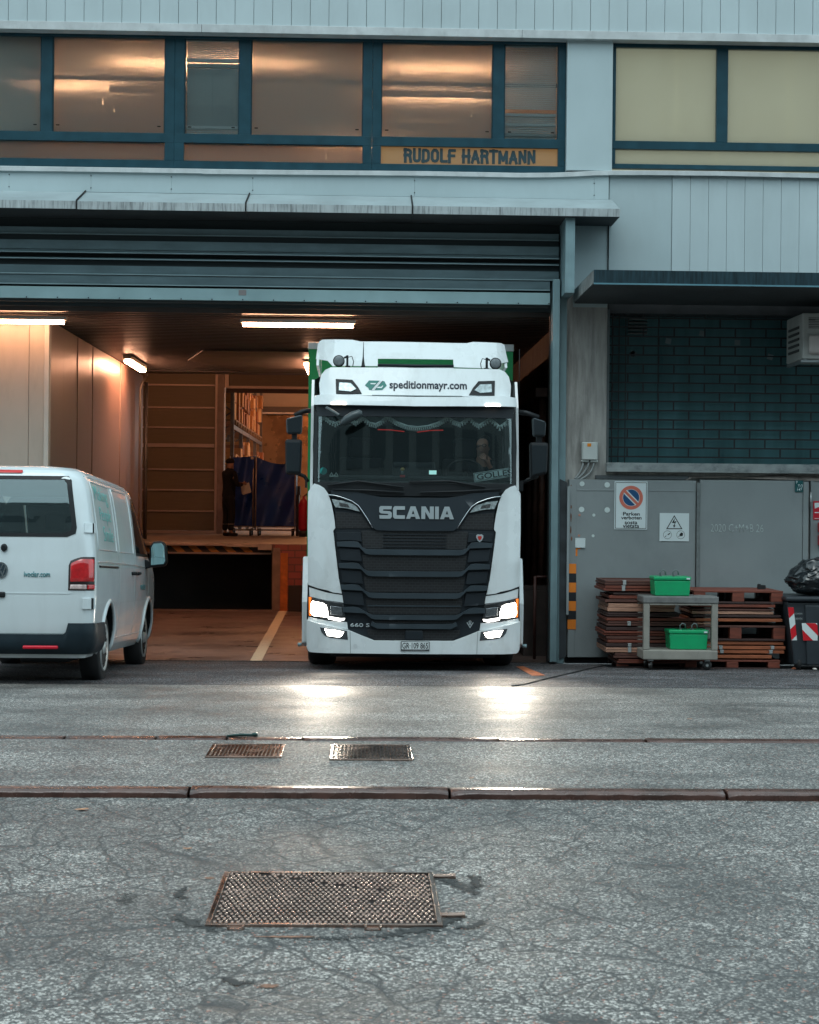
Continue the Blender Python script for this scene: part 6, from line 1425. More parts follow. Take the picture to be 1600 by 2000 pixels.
# badges
def strokes(letters, x0, x1, z0, z1, wd, off, m, parent, name, ext=0.012):
    """block capitals cut from heavy strokes; letter coordinates in a unit box"""
    a = MB(); H = z1 - z0; tot = sum(l[0] for l in letters) + 0.10 * (len(letters) - 1); k = (x1 - x0) / tot; x = x0; first = True
    for w_, polys in letters:
        for q in polys:
            lay = 0.0
            vs_ = [(x + u * w_ * k, z0 + v * H) for u, v in q]
            f0 = [a.bm.verts.new((p[0], yf(*p) + off - ext, p[1])) for p in vs_]; f1 = [a.bm.verts.new((p[0], yf(*p) + off, p[1])) for p in vs_]
            a.bm.faces.new(f0)
            for i in range(len(f0)): a.bm.faces.new((f0[i], f1[i], f1[(i + 1) % len(f0)], f0[(i + 1) % len(f0)]))
        x += (w_ + 0.10) * k
    return a.build(name, m, parent, weld=False)
Sx = [[(0.10, 1), (1, 1), (0.97, 0.74), (0.34, 0.74), (0.30, 0.70), (0.30, 0.63), (0.85, 0.60), (1, 0.47), (1, 0.14), (0.88, 0), (0.03, 0), (0.0, 0.28), (0.70, 0.28), (0.72, 0.38), (0.12, 0.42), (0, 0.52), (0, 0.88)]]
Cx = [[(0.14, 1), (1, 1), (1, 0.72), (0.32, 0.72), (0.30, 0.68), (0.30, 0.32), (0.32, 0.28), (1, 0.28), (1, 0), (0.14, 0), (0, 0.14), (0, 0.86)]]
Ax = [[(0.32, 1), (0.66, 1), (0.50, 0.70), (0.28, 0), (0, 0)], [(0.50, 0.70), (0.66, 1), (1, 0), (0.70, 0)], [(0.335, 0.17), (0.40, 0.38), (0.575, 0.38), (0.645, 0.17)]]
Nx = [[(0, 0), (0, 1), (0.34, 1), (0.68, 0.42), (0.68, 1), (1, 1), (1, 0), (0.66, 0), (0.31, 0.58), (0.31, 0)]]
Ix = [[(0, 0), (0, 1), (1, 1), (1, 0)]]
strokes([(1.0, Sx), (0.95, Cx), (1.12, Ax), (1.0, Nx), (0.30, Ix), (1.12, Ax)], P(741, 1000, 18.4)[0], P(887, 1000, 18.4)[0], P(814, 1013.5, 18.4)[1], P(814, 989, 18.4)[1], 0, -0.024, silver, tr, 'lettering')
text('660 S', 'model_badge', silver, tr, (P(684, 1221, 18.4)[0], P(722.5, 1221, 18.4)[0], P(703, 1225, 18.4)[1], P(703, 1217.5, 18.4)[1]), 0.012, extrude=0.004, bold=0.02, surf=sf)
x, z = P(937.5, 1051, 18.4); bq = [(-7, 5), (-4, 7.5), (0, 6.8), (4, 7.5), (7, 5), (7, 1), (4, -5), (0, -8), (-4, -5), (-7, 1)]
bg_ = panel([(x + u / 174, z + v / 174) for u, v in bq], 0.008, lambda u, w_: yf(u, w_) - 0.018, step=(1, 1)).build('crest_badge', silver, tr)
panel([(x + 0.55 * u / 174, z + 0.55 * v / 174) for u, v in bq], 0.004, lambda u, w_: yf(u, w_) - 0.022, step=(1, 1)).build('crest_centre', mat('crest_red', (0.45, 0.03, 0.02), 0.4), bg_)
x, z = P(918.5, 1220, 18.4); a = MB()
for q in ([(-7, 4), (-5, 4), (0, -4.5), (0, -7.5)], [(7, 4), (5, 4), (0, -4.5), (0, -7.5)]): a.quad([(x + u / 174, yf(x, z) - 0.0, z + v / 174) for u, v in q])
disc(a, 0.008, 0.016, x, z + 0.028, yf(x, z) - 0.0, 16); disc(a, 0.006, 0.013, x, z + 0.005, yf(x, z) - 0.0, 16)
a.build('engine_badge', silver, tr, weld=False)

# steps and arches behind the corners, wheels, underside
for s_ in (-1, 1):
    x0 = XC + s_ * (SX - 0.02); x1 = XC + s_ * 1.275
    MB().prism([(19.0, 1.02), (19.25, 0.95), (19.25, -0.02), (19.05, -0.03), (18.85, 0.02), (18.80, 0.5)], 'x', x0, x1).build('step_panel', wpaint, tr, bevel=0.02)
    MB().box(x0, x1 + s_ * 0.003, 18.9, 19.2, 0.46, 0.468).build('step_seam', blackp, tr)
    MB().cyl((x1, 18.95, 0.0), (x1 + s_ * 0.05, 18.95, 0.0), 0.022, 10).build('side_peg', steelblue, tr)
    w_ = thing('wheel', None, None); w_.parent = tr; w_.location = (0, 0, 0)
    wc_ = (XC + s_ * 1.06, 19.85, gz(19.85) + 0.52)
    MB().lathe([(0.30, -0.155), (0.47, -0.165), (0.505, -0.14), (0.52, -0.09), (0.52, 0.09), (0.505, 0.14), (0.47, 0.165), (0.30, 0.155)], wc_, 'x', 48).build('tyre', rubber, w_)
    MB().lathe([(0.05, -0.12), (0.29, -0.13), (0.305, -0.15), (0.305, 0.15), (0.29, 0.13), (0.12, 0.06), (0.05, 0.1)], wc_, 'x', 32).build('rim', mat('wheel_rim', (0.35, 0.37, 0.38), 0.35, metal=0.7), w_)
    MB().prism([(18.7 + 0.0, 0.95), (18.75, -0.02), (18.78, -0.02), (18.8, 0.9)], 'x', XC + s_ * 0.9, XC + s_ * 1.18).build('inner_panel', blackp, tr)
MB().box(XC - 1.15, XC + 1.15, 18.62, 20.6, 0.03, 0.55).build('underside', blackp, tr)
MB().box(XC - 0.95, XC + 0.95, 18.75, 18.85, -0.12, 0.05).build('air_dam', blackp, tr)
# mirrors
mglass = mat('mirror_back', (0.012, 0.018, 0.022), 0.5, spec=0.25, var=0.1)
for s_ in (-1, 1):
    src = [(557, 809, 591, 848), (555.5, 858, 589.5, 927)] if s_ < 0 else [(1040, 815, 1068, 853), (1035, 864, 1071.5, 934)]
    mr_ = thing('mirror', None, None); mr_.parent = tr; mr_.location = (0, 0, 0)
    for k, (u0, v0, u1, v1) in enumerate(src):
        x0, z1 = P(u0, v0, 18.75); x1, z0 = P(u1, v1, 18.75)
        if s_ < 0: prof = [(x0 + 0.02, z0), (x1 - 0.01, z0 - (0.0 if k else 0.0)), (x1, z1), (x0 + 0.01, z1 - (0.05 if k == 0 else 0))]
        else: prof = [(x0 + 0.01, z0), (x1 - 0.02, z0 + (0.05 if k else 0)), (x1 - 0.01, z1 - (0.05 if k == 0 else 0)), (x0, z1)]
        MB().prism(prof, 'y', 18.70, 18.86).build('mirror_housing', blackp if k else mat('mirror_upper', (0.035, 0.048, 0.056), 0.4), mr_, bevel=0.03, seg=3)
        ins = [((a0 * 0.84 + 0.16 * (x0 + x1) / 2), (b0 * 0.84 + 0.16 * (z0 + z1) / 2)) for a0, b0 in prof]
        MB().prism(ins, 'y', 18.692, 18.70).build('mirror_face', mglass, mr_, bevel=0.004)
    xm = (P(575, 850, 18.75)[0] if s_ < 0 else P(1053, 858, 18.75)[0]); xi = XC + s_ * 1.2
    zt_ = P(600, 803, 18.75)[1] if s_ < 0 else P(1020, 806, 18.75)[1]
    MB().tube([(xi, 18.85, zt_ + 0.01), (xi + s_ * 0.08, 18.8, zt_), (xm, 18.8, zt_ - 0.05)], 0.03, 8).build('mirror_arm', blackp, mr_)
    MB().box(xm - 0.03, xm + 0.03, 18.74, 18.82, P(0, 862, 18.75)[1] if False else P(xm and 575, 862, 18.75)[1], P(575, 842, 18.75)[1]).build('mirror_link', blackp, mr_)
    zl_ = P(575, 925, 18.75)[1] if s_ < 0 else P(1050, 932, 18.75)[1]
    a = MB(); a.tube([(xm, 18.8, zl_ + 0.02), (xm - s_ * 0.12, 18.8, zl_ - 0.03), (xi + s_ * 0.02, 18.82, zl_ - 0.09)], 0.022, 8); a.box(xi - 0.03, xi + s_ * 0.05, 18.75, 18.9, zl_ - 0.16, zl_ - 0.04)
    a.build('mirror_arm', blackp, mr_)
# front mirror hanging inside view at the top left, fringe curtain
a = MB(); x, z = P(672, 820, 18.3)
a.tube([(XC + TL(637, 796)[0], 18.45, TL(637, 796)[1]), (x - 0.05, 18.34, z + 0.05)], 0.02, 8); x0, z0 = P(665, 829, 18.3); x1, z1 = P(708, 806, 18.3)
a.tube([(x0 + (x1 - x0) * t_, 18.3, z0 + (z1 - z0) * t_ + 0.02 * math.sin(math.pi * t_)) for t_ in (0, .1, .3, .6, .9, 1)], [0.015, 0.038, 0.05, 0.052, 0.045, 0.02], 12); a.build('front_mirror', mat('front_mirror', (0.04, 0.055, 0.06), 0.35), tr, bevel=0.01)
fringe_m = mat('fringe_white', (0.85, 0.90, 0.88), 0.8); a = MB(); prev = None
key = [(627, 823), (633, 813), (645, 822), (655, 827), (668, 820), (676, 812), (695, 825), (709, 815), (722, 826), (734, 829), (745, 823), (757, 813), (775, 825), (795, 833), (815, 835), (835, 833), (855, 826), (866, 820), (874, 815), (884, 822), (898, 828), (908, 822), (916, 815), (924, 823), (935, 831), (948, 823), (957, 817), (966, 825), (976, 834), (986, 826), (997, 818), (1003, 830)]
for i in range(len(key) - 1):
    (u0, v0), (u1, v1) = key[i], key[i + 1]; n_ = max(1, int((u1 - u0) / 3.5))
    for k in range(n_):
        u, v = u0 + (u1 - u0) * k / n_, v0 + (v1 - v0) * k / n_; x, z = P(u, v, 18.72); y = yf(x, z) + 0.10
        p = Vector((x, y, z))
        if prev is not None: a.tube([prev, p], 0.014, 5)
        a.tube([p, p - Vector((0, 0, 0.045))], [0.005, 0.013], 5); prev = p
a.build('fringe_curtain', fringe_m, tr, weld=False)
a = MB(); prev = None; pp = []
for (u, v) in key: x, z = P(u, v, 18.72); pp.append((x, z))
for i in range(len(pp) - 1):
    (x0, z0), (x1, z1) = pp[i], pp[i + 1]; zt_ = P(811, 806, 18.7)[1]
    a.quad([(x0, yf(x0, z0) + 0.115, z0), (x1, yf(x1, z1) + 0.115, z1), (x1, yf(x1, zt_) + 0.10, zt_), (x0, yf(x0, zt_) + 0.10, zt_)])
a.build('curtain', mat('curtain_dark', (0.035, 0.055, 0.058), 0.9), tr)

# trailer
green = mat('trailer_green', (0.010, 0.25, 0.075), 0.4, var=0.06, vs=2); 
tw0, tw1 = P(600.5, 800, 20.9)[0], P(1003, 800, 20.9)[0]; ztt = P(800, 670, 20.9)[1]
zst = P(800, 684, 20.9)[1]
MB().box(tw0 + 0.01, tw1 - 0.01, 20.92, 29.8, 0.75, zst).build('trailer_body', green, tr)
MB().box(tw0, tw1, 20.9, 29.8, zst, ztt).build('trailer_roof_rail', mat('trailer_white', (0.55, 0.58, 0.58), 0.4), tr, bevel=0.01)
MB().box(tw0, tw1, 20.9, 29.8, 0.62, 0.75).build('trailer_frame', blackp, tr)
for yy in (26.5, 27.8):
    for s_ in (-1, 1):
        w_ = thing('wheel', None, None); w_.parent = tr; w_.location = (0, 0, 0)
        MB().lathe([(0.28, -0.17), (0.48, -0.18), (0.50, -0.12), (0.50, 0.12), (0.48, 0.18), (0.28, 0.17)], (XC + s_ * 1.08, yy, ZI + 0.5), 'x', 28).build('tyre', rubber, w_)
MB().tube([(P(599, 1120, 19.4)[0], 19.4, P(599, 1133, 19.4)[1]), (P(599, 1120, 19.4)[0] - 0.02, 19.4, P(599, 1100, 19.4)[1])], 0.03, 8).build('side_handle', blackp, tr)

# beams of the four lamps
for s_ in (-1, 1):
    for (pp_, en, ang, bl, sz, tilt) in (((623, 1191), 250, 60, 1.0, 0.22, 0.0), ((655, 1237), 30, 120, 1.0, 0.15, 3.0)):
        x, z = TL(*pp_); ld = D.lights.new('headlight_beam', 'SPOT'); ld.energy = en; ld.spot_size = R(ang); ld.spot_blend = bl; ld.shadow_soft_size = sz; ld.color = (1.0, 0.88, 0.72)
        lo = D.objects.new('headlight_beam', ld); COL.objects.link(lo); xx = XC - s_ * x
        lo.parent = tr; lo.location = Vector((xx, yf(xx, z) - 0.16, z)) - tr.location; lo.rotation_euler = (R(90 - tilt), 0, math.pi)

# things behind the windscreen
x0, z0 = P(925, 941, 18.62); x1, z1 = P(1005, 930, 18.62)
rot = Matrix.Rotation(-math.atan2(14, 78), 3, 'Y')
cxp, czp = (P(965, 927, 18.68)); cyp = yf(cxp, czp) + 0.13
t_ = thing('name_plate', 'tilted white plate reading GOLLES leaning inside the windscreen', 'plate', (cxp, cyp, czp - 0.06))
hw, hh = 0.235, 0.052
def rp(m_): return lambda: None
Rt = Matrix.Translation((cxp, cyp, czp)) @ Matrix.Rotation(-math.atan2(12.5, 78), 4, 'Y') @ Matrix.Translation((-cxp, -cyp, -czp))
a = MB().box(cxp - hw, cxp + hw, cyp, cyp + 0.004, czp - hh, czp + hh); bmesh.ops.transform(a.bm, matrix=Rt, verts=a.bm.verts); a.build('sheet', emit('name_plate_sheet', (0.5, 0.75, 0.75), 0.0, (0.75, 0.85, 0.84)), t_)  # pale sheet without any glow of its own
a = MB()
for q in ((-hw + .006, hw - .006, hh - .012, hh - .007), (-hw + .006, hw - .006, -hh + .007, -hh + .012), (-hw + .006, -hw + .011, -hh + .012, hh - .012), (hw - .011, hw - .006, -hh + .012, hh - .012)): a.box(cxp + q[0], cxp + q[1], cyp - 0.002, cyp - 0.0005, czp + q[2], czp + q[3])
bmesh.ops.transform(a.bm, matrix=Rt, verts=a.bm.verts); a.build('border', inkb, t_)
text('GOLLES', 'lettering', inkb, t_, (cxp - hw + 0.035, cxp + hw - 0.035, czp - 0.034, czp + 0.034), cyp - 0.001, extrude=0.002, bold=0.01, rotm=Rt)
# little shoes, sticker, phone holder, figure
for k, px in enumerate((648, 657)):
    x, z = P(px, 928, 18.7); y = yf(x, z) + 0.09; a = MB(); a.lathe([(0.012, -0.008), (0.026, -0.006), (0.026, 0.006), (0.012, 0.008)], (x, y, z - 0.015), 'z', 14); a.tube([(x - 0.02, y - 0.01, z - 0.01), (x, y - 0.012, z + 0.025), (x + 0.02, y - 0.01, z - 0.01)], 0.007, 6)
    a.build('toy_shoe', mat('toy_white', (0.6, 0.65, 0.62), 0.7), label=('left one of the two tiny white shoes on the truck dashboard', 'right one of the two tiny white shoes on the truck dashboard')[k], cat='toy shoe', group='tiny white shoes behind the windscreen')
x, z = P(632, 920, 18.6); a = MB(); a.lathe([(0.042, 0), (0.042, 0.003)], (x, yf(x, z) + 0.025, z), 'y', 20); a.build('round_sticker', mat('teal_sticker', (0.02, 0.25, 0.23), 0.5), tr)
x, z = P(847, 922, 18.75); s = thing('phone', 'small glowing phone in a holder on the truck dashboard', 'phone', (x, 18.98, z - 0.05))
MB().box(x - 0.05, x + 0.05, 18.96, 18.98, z - 0.03, z + 0.03).build('body', blackp, s, bevel=0.005); MB().box(x - 0.043, x + 0.043, 18.957, 18.9595, z - 0.023, z + 0.023).build('screen', emit('phone_screen', (0.4, 0.8, 0.75), 0.7), s)
MB().tube([(x, 18.98, z - 0.02), (x, 19.0, z - 0.10)], 0.008, 6).build('stand', blackp, s)
x, z = P(787, 922, 18.8); s = thing('toy_figure', 'little toy figure with yellow head and red base on the truck dashboard', 'toy', (x, 18.95, z - 0.07))
MB().lathe([(0.008, -0.02), (0.022, -0.008), (0.024, 0.006), (0.010, 0.02)], (x, 18.95, z + 0.035), 'z', 14).build('head', mat('toy_yellow', (0.6, 0.42, 0.15), 0.6), s)
MB().lathe([(0.014, -0.02), (0.016, 0.015)], (x, 18.95, z), 'z', 12).build('torso', mat('toy_grey', (0.3, 0.35, 0.33), 0.6), s); MB().box(x - 0.03, x + 0.03, 18.93, 18.97, z - 0.06, z - 0.03).build('base', mat('toy_red', (0.5, 0.03, 0.03), 0.5), s, bevel=0.008)

# driver: seated, looking to the side, hand at the chin
dx, dz = P(943, 868, 19.7); dy = 19.7
dv = thing('person', 'truck driver with glasses and dark jacket resting a hand on the chin behind the windscreen', 'person', (dx, dy, 1.52))
def dp(x, y, z, r): return (dx + x, dy + y, dz + z, r)
vs = [dp(0.02, 0.30, -0.80, 0.15)]; es = []
sp = chain(vs, es, 0, [dp(0.02, 0.24, -0.60, 0.14), dp(0.02, 0.19, -0.40, 0.15), dp(0.02, 0.15, -0.25, 0.11)])
h1 = chain(vs, es, sp, [dp(0.01, 0.08, -0.16, 0.056), dp(0.0, 0.01, -0.085, (0.066, 0.070)), dp(0.0, 0.0, 0.0, (0.080, 0.086)), dp(0.0, 0.02, 0.075, (0.066, 0.070))])
chain(vs, es, h1 - 2, [dp(-0.040, -0.080, -0.045, 0.009)])      # nose
chain(vs, es, h1 - 2, [dp(0.085, 0.0, -0.04, 0.012)]); chain(vs, es, h1 - 2, [dp(-0.07, 0.03, -0.04, 0.012)])
for sd in (1, -1):
    sh = chain(vs, es, sp, [dp(0.02 + sd * 0.18, 0.15, -0.26, 0.064)])
    if sd > 0:
        el = chain(vs, es, sh, [dp(0.20, -0.08, -0.48, 0.046)]); wr_ = chain(vs, es, el, [dp(0.06, -0.13, -0.24, 0.028)])
        hand(vs, es, wr_, dp(0.06, -0.13, -0.24, 0)[:3], (-0.55, -0.02, 0.8), (0.8, 0, 0.5), (-0.3, 0.9, 0.1), 1.3)
    else:
        el = chain(vs, es, sh, [dp(-0.20, -0.02, -0.52, 0.046)]); wr_ = chain(vs, es, el, [dp(0.0, -0.28, -0.50, 0.028)])
        hand(vs, es, wr_, dp(0.0, -0.28, -0.50, 0)[:3], (0.6, -0.6, 0.1), (0, 0.2, 1), (0.5, 0.5, -0.3), 1.0)
    kn = chain(vs, es, 0, [dp(sd * 0.12, -0.02, -0.82, 0.09), dp(sd * 0.15, -0.28, -0.80, 0.07)]); chain(vs, es, kn, [dp(sd * 0.15, -0.32, -1.15, 0.045), dp(sd * 0.15, -0.45, -1.18, 0.04)])
skin_body('body', vs, es, skinm, dv)
vs = [dp(0.02, 0.29, -0.76, 0.17)]; es = []
sp = chain(vs, es, 0, [dp(0.02, 0.19, -0.42, 0.18), dp(0.02, 0.15, -0.26, 0.13), dp(0.01, 0.10, -0.19, 0.075)])
sh = chain(vs, es, sp - 1, [dp(0.20, 0.15, -0.27, 0.085)]); chain(vs, es, sh, [dp(0.205, -0.07, -0.48, 0.066), dp(0.08, -0.13, -0.28, 0.045)])
sh = chain(vs, es, sp - 1, [dp(-0.16, 0.15, -0.27, 0.085)]); chain(vs, es, sh, [dp(-0.20, -0.02, -0.52, 0.066), dp(-0.03, -0.25, -0.505, 0.045)])
skin_body('jacket', vs, es, navy, dv)
skin_body('hair', [dp(0.03, 0.05, 0.0, 0.082), dp(0.02, 0.04, 0.065, 0.078), dp(0.0, 0.02, 0.085, 0.066)], [(0, 1), (1, 2)], hairm, dv)
a = MB()
for sx_ in (-0.062, 0.012):
    q = Vector(dp(sx_, -0.078 + (0.016 if sx_ < -0.05 else -0.006), -0.015, 0)[:3]); a.tube([q + Vector((0.022 * math.cos(k * math.pi / 6), 0, 0.018 * math.sin(k * math.pi / 6))) for k in range(13)], 0.0035, 5, cap=False)
a.tube([dp(0.03, -0.08, -0.012, 0)[:3], dp(0.085, 0.0, -0.02, 0)[:3]], 0.003, 5); a.tube([dp(-0.042, -0.078, -0.012, 0)[:3], dp(-0.012, -0.086, -0.012, 0)[:3]], 0.003, 5)
a.build('glasses', inkb, dv)
a = MB()
for sx_ in (-0.055, 0.012): a.lathe([(0.008, 0), (0.006, -0.004)], dp(sx_, -0.070, -0.015, 0)[:3], 'y', 8)
a.build('eye', mat('eye', (0.3, 0.28, 0.27), 0.3), dv)
a = MB(); a.tube([dp(-0.045, -0.072, -0.092, 0)[:3], dp(-0.025, -0.078, -0.09, 0)[:3], dp(-0.002, -0.074, -0.092, 0)[:3]], 0.005, 6); a.build('mouth', mat('lips', (0.30, 0.11, 0.09), 0.5), dv)
# ------------------------------------------------------------------ the van (built in its own frame: x right, y forward, z up; then set on the ramp)
vn = thing('van', 'white panel van with a red tail lamp standing half in the picture at the left', 'van', (0, 0, 0))
vp_ = mat('white_van_paint', (0.62, 0.68, 0.70), 0.24, var=0.03, coat=0.6, dirt=0.10, dirtcol=(0.30, 0.30, 0.29), ds=(6, 6, 1.0))
VX, VY, PITCH = PXx(2, 1110, 15.65), 15.6, 0.046
VZ = gz(VY + 1.0) - 0.025 + PITCH * 1.0
LV = [(0.26, .84, .10, 4.75, .08), (0.34, .90, .06, 4.82, .12), (0.50, .935, .02, 4.88, .14), (.75, .952, .0, 4.90, .15), (1.0, .952, .0, 4.86, .15), (1.12, .945, .01, 4.74, .15), (1.2, .938, .02, 4.40, .15), (1.35, .92, .035, 4.22, .16), (1.5, .898, .06, 4.05, .16),
      (1.65, .872, .09, 3.88, .17), (1.78, .845, .12, 3.72, .18), (1.88, .81, .15, 3.58, .20), (1.945, .755, .19, 3.46, .22), (1.985, .66, .27, 3.3, .25), (2.005, .5, .42, 3.05, .25), (2.015, .25, .7, 2.6, .2)]
def lv(z):
    if z <= LV[0][0]: return LV[0][1:]
    for i in range(len(LV) - 1):
        if z <= LV[i + 1][0]:
            t_ = (z - LV[i][0]) / (LV[i + 1][0] - LV[i][0]); return tuple(LV[i][k] * (1 - t_) + LV[i + 1][k] * t_ for k in range(1, 5))
    return LV[-1][1:]
def ring(z, n=8):
    hw, y0, y1, r = lv(z); rf = min(0.45, (y1 - y0) * 0.2, hw * 0.8); q = []
    for (cx_, cy_, rr_, a0) in ((hw - r, y0 + r, r, -90), (hw - rf, y1 - rf, rf, 0), (-hw + rf, y1 - rf, rf, 90), (-hw + r, y0 + r, r, 180)):
        for k in range(n + 1):
            an = R(a0 + 90 * k / n); q.append((cx_ + rr_ * math.cos(an), cy_ + rr_ * math.sin(an), z))
        # long straight runs get extra points
    return q
a = MB(); zz_ = []
for i in range(len(LV) - 1):
    for k in range(3): zz_.append(LV[i][0] + (LV[i + 1][0] - LV[i][0]) * k / 3)
zz_.append(LV[-1][0]); rings = [[a.bm.verts.new(p) for p in ring(z)] for z in zz_]
n_ = len(rings[0])
for i in range(len(rings) - 1):
    for k in range(n_): a.bm.faces.new((rings[i][k], rings[i][(k + 1) % n_], rings[i + 1][(k + 1) % n_], rings[i + 1][k])).smooth = True
a.bm.faces.new(rings[0][::-1]); a.bm.faces.new(rings[-1])
shell_bm = a.bm.copy(); tree = BVHTree.FromBMesh(shell_bm)
body = a.build('body', [vp_, blackp], vn, smooth=True, sharp=50)
# hollow the cabin and cut the wheel arches
def cutter(mb, m=blackp):
    c = mb.build('cut', [vp_, m]); 
    return c
def carve(mb):
    for f in mb.bm.faces: f.material_index = 1
    c = mb.build('cut', [vp_, blackp]); md = body.modifiers.new('cut', 'BOOLEAN'); md.operation = 'DIFFERENCE'; md.object = c; md.solver = 'EXACT'
    return c
cuts = []
for yy in (0.98, 3.98):
    for s_ in (-1, 1): cuts.append(carve(MB().cyl((s_ * 0.60, yy, 0.335), (s_ * 1.2, yy, 0.335), 0.405, 40)))
    cuts.append(carve(MB().box(-1.2, -0.6, yy - 0.405, yy + 0.405, 0.0, 0.32))); cuts.append(carve(MB().box(0.6, 1.2, yy - 0.405, yy + 0.405, 0.0, 0.32)))
cuts.append(carve(MB().prism([(0.15, 1.02), (3.4, 1.02), (3.9, 1.2), (3.45, 1.86), (0.28, 1.88)], 'x', -0.78, 0.78)))      # cabin void
# rear window opening and front door windows
RW = [(-0.66, 1.345), (0.66, 1.345), (0.745, 1.375), (0.755, 1.43), (0.72, 1.62), (0.675, 1.86), (0.64, 1.90), (-0.62, 1.90), (-0.655, 1.83), (-0.73, 1.43), (-0.715, 1.37)]
rwi = [(x * 0.93, 1.62 + (z - 1.62) * 0.88) for x, z in RW]
cuts.append(carve(MB().prism(rwi, 'y', -0.2, 0.4)))
SW = [(2.92, 1.22), (3.98, 1.22), (3.80, 1.45), (3.52, 1.80), (3.42, 1.83), (3.06, 1.83), (2.95, 1.75)]
swi = [(3.4 + (y - 3.4) * 0.93, 1.52 + (z - 1.52) * 0.9) for y, z in SW]
cuts.append(carve(MB().prism(swi, 'x', 0.6, 1.2))); cuts.append(carve(MB().prism(swi, 'x', -1.2, -0.6)))
cuts.append(carve(MB().prism([(-0.66, 1.30), (0.66, 1.30), (0.60, 1.78), (-0.60, 1.78)], 'y', 3.3, 4.6)))
bpy.context.view_layer.update()
me = D.meshes.new_from_object(body.evaluated_get(bpy.context.evaluated_depsgraph_get()))
body.modifiers.clear(); body.data = me; me.set_sharp_from_angle(angle=R(40))
for c in cuts: D.objects.remove(c, do_unlink=True)
def rear(x, z):
    h = tree.ray_cast(Vector((x, -2, z)), Vector((0, 1, 0)))[0]; return h.y if h else 0.3
def side(y, z):
    h = tree.ray_cast(Vector((3, y, z)), Vector((-1, 0, 0)))[0]; return h.x if h else 0.9
def rpan(name, q, off, th, m, bev=0.004, parent=vn, step=(0.06, 0.06), **k): return panel(q, th, lambda x, z: rear(x, z) - off, step=step).build(name, m, parent, bevel=bev, smooth=True, ang=45, **k)
def span(name, q, off, th, m, bev=0.0, parent=vn, step=(0.08, 0.08), sgn=1, **k): return panel(q, -th if sgn > 0 else th, lambda y, z: sgn * (side(y, z) + off), plane='x', step=step).build(name, m, parent, bevel=bev, smooth=True, ang=45, **k)
def VL(px, py, Y=14.5):
    x, z = P(px, py, Y); return (x - VX, z - VZ + (Y - VY) * PITCH * 0)
vglass = glass('van_glass', (0.62, 0.72, 0.73), 0.09, 0.02, haze=0.08, hazecol=(0.05, 0.09, 0.10))
win = rpan('rear_window', rwi, 0.001, 0.005, vglass, bev=0)
# black ceramic border: ring between the two outlines
a = MB()
def ringq(o_, i_, fn):
    n = len(o_)
    for k in range(n):
        j = (k + 1) % n
        A = [o_[k], o_[j], i_[j], i_[k]]; st = max(1, int(math.dist(o_[k], o_[j]) / 0.06))
        for q in range(st):
            t0, t1 = q / st, (q + 1) / st
            L_ = lambda p, r, t_: (p[0] + (r[0] - p[0]) * t_, p[1] + (r[1] - p[1]) * t_)
            a.quad([fn(*L_(o_[k], o_[j], t0)), fn(*L_(o_[k], o_[j], t1)), fn(*L_(i_[k], i_[j], t1)), fn(*L_(i_[k], i_[j], t0))])
ringq(RW, rwi, lambda x, z: (x, rear(x, z) - 0.004, z)); a.build('window_border', blackp, vn)
a = MB(); ringq(SW, swi, lambda y, z: (side(y, z) + 0.003, y, z)); a.build('window_border', blackp, vn)
span('door_window', swi, 0.0, 0.004, vglass, parent=vn)
panel(swi, 0.004, lambda y, z: -side(y, z), plane='x', step=(0.1, 0.1)).build('door_window', vglass, vn)
MB().quad([(-0.66, 4.33, 1.28), (0.66, 4.33, 1.28), (0.60, 3.74, 1.80), (-0.60, 3.74, 1.80)]).build('windscreen', vglass, vn)
# headrests, seats, load inside
a = MB()
for sx_ in (-0.5, 0.0, 0.5): a.box(sx_ - 0.2, sx_ + 0.2, 2.6, 2.75, 1.03, 1.45); a.box(sx_ - 0.12, sx_ + 0.12, 2.62, 2.72, 1.47, 1.66)
a.build('seat', mat('van_seat', (0.02, 0.02, 0.022), 0.8), vn, bevel=0.04, seg=3)
MB().box(-0.75, 0.55, 0.5, 1.6, 1.03, 1.28).build('load_cover', mat('van_load', (0.015, 0.02, 0.022), 0.7), vn, bevel=0.05, seg=3)
# spoiler lamp, tail lamp, hinges
rpan('brake_light', [(-0.25, 1.925), (0.155, 1.925), (0.165, 1.94), (0.155, 1.955), (-0.25, 1.955)], 0.012, 0.03, mat('red_lens', (0.50, 0.015, 0.015), 0.2, var=0.1), bev=0.004)
tlq = [VL(137, 1150), VL(136, 1100), VL(141, 1095), VL(165, 1089), VL(179, 1088), VL(182, 1090)]
tlo = [(0.595, 0.80), (0.60, 1.03), (0.63, 1.065), (0.73, 1.085), (0.80, 1.09)]
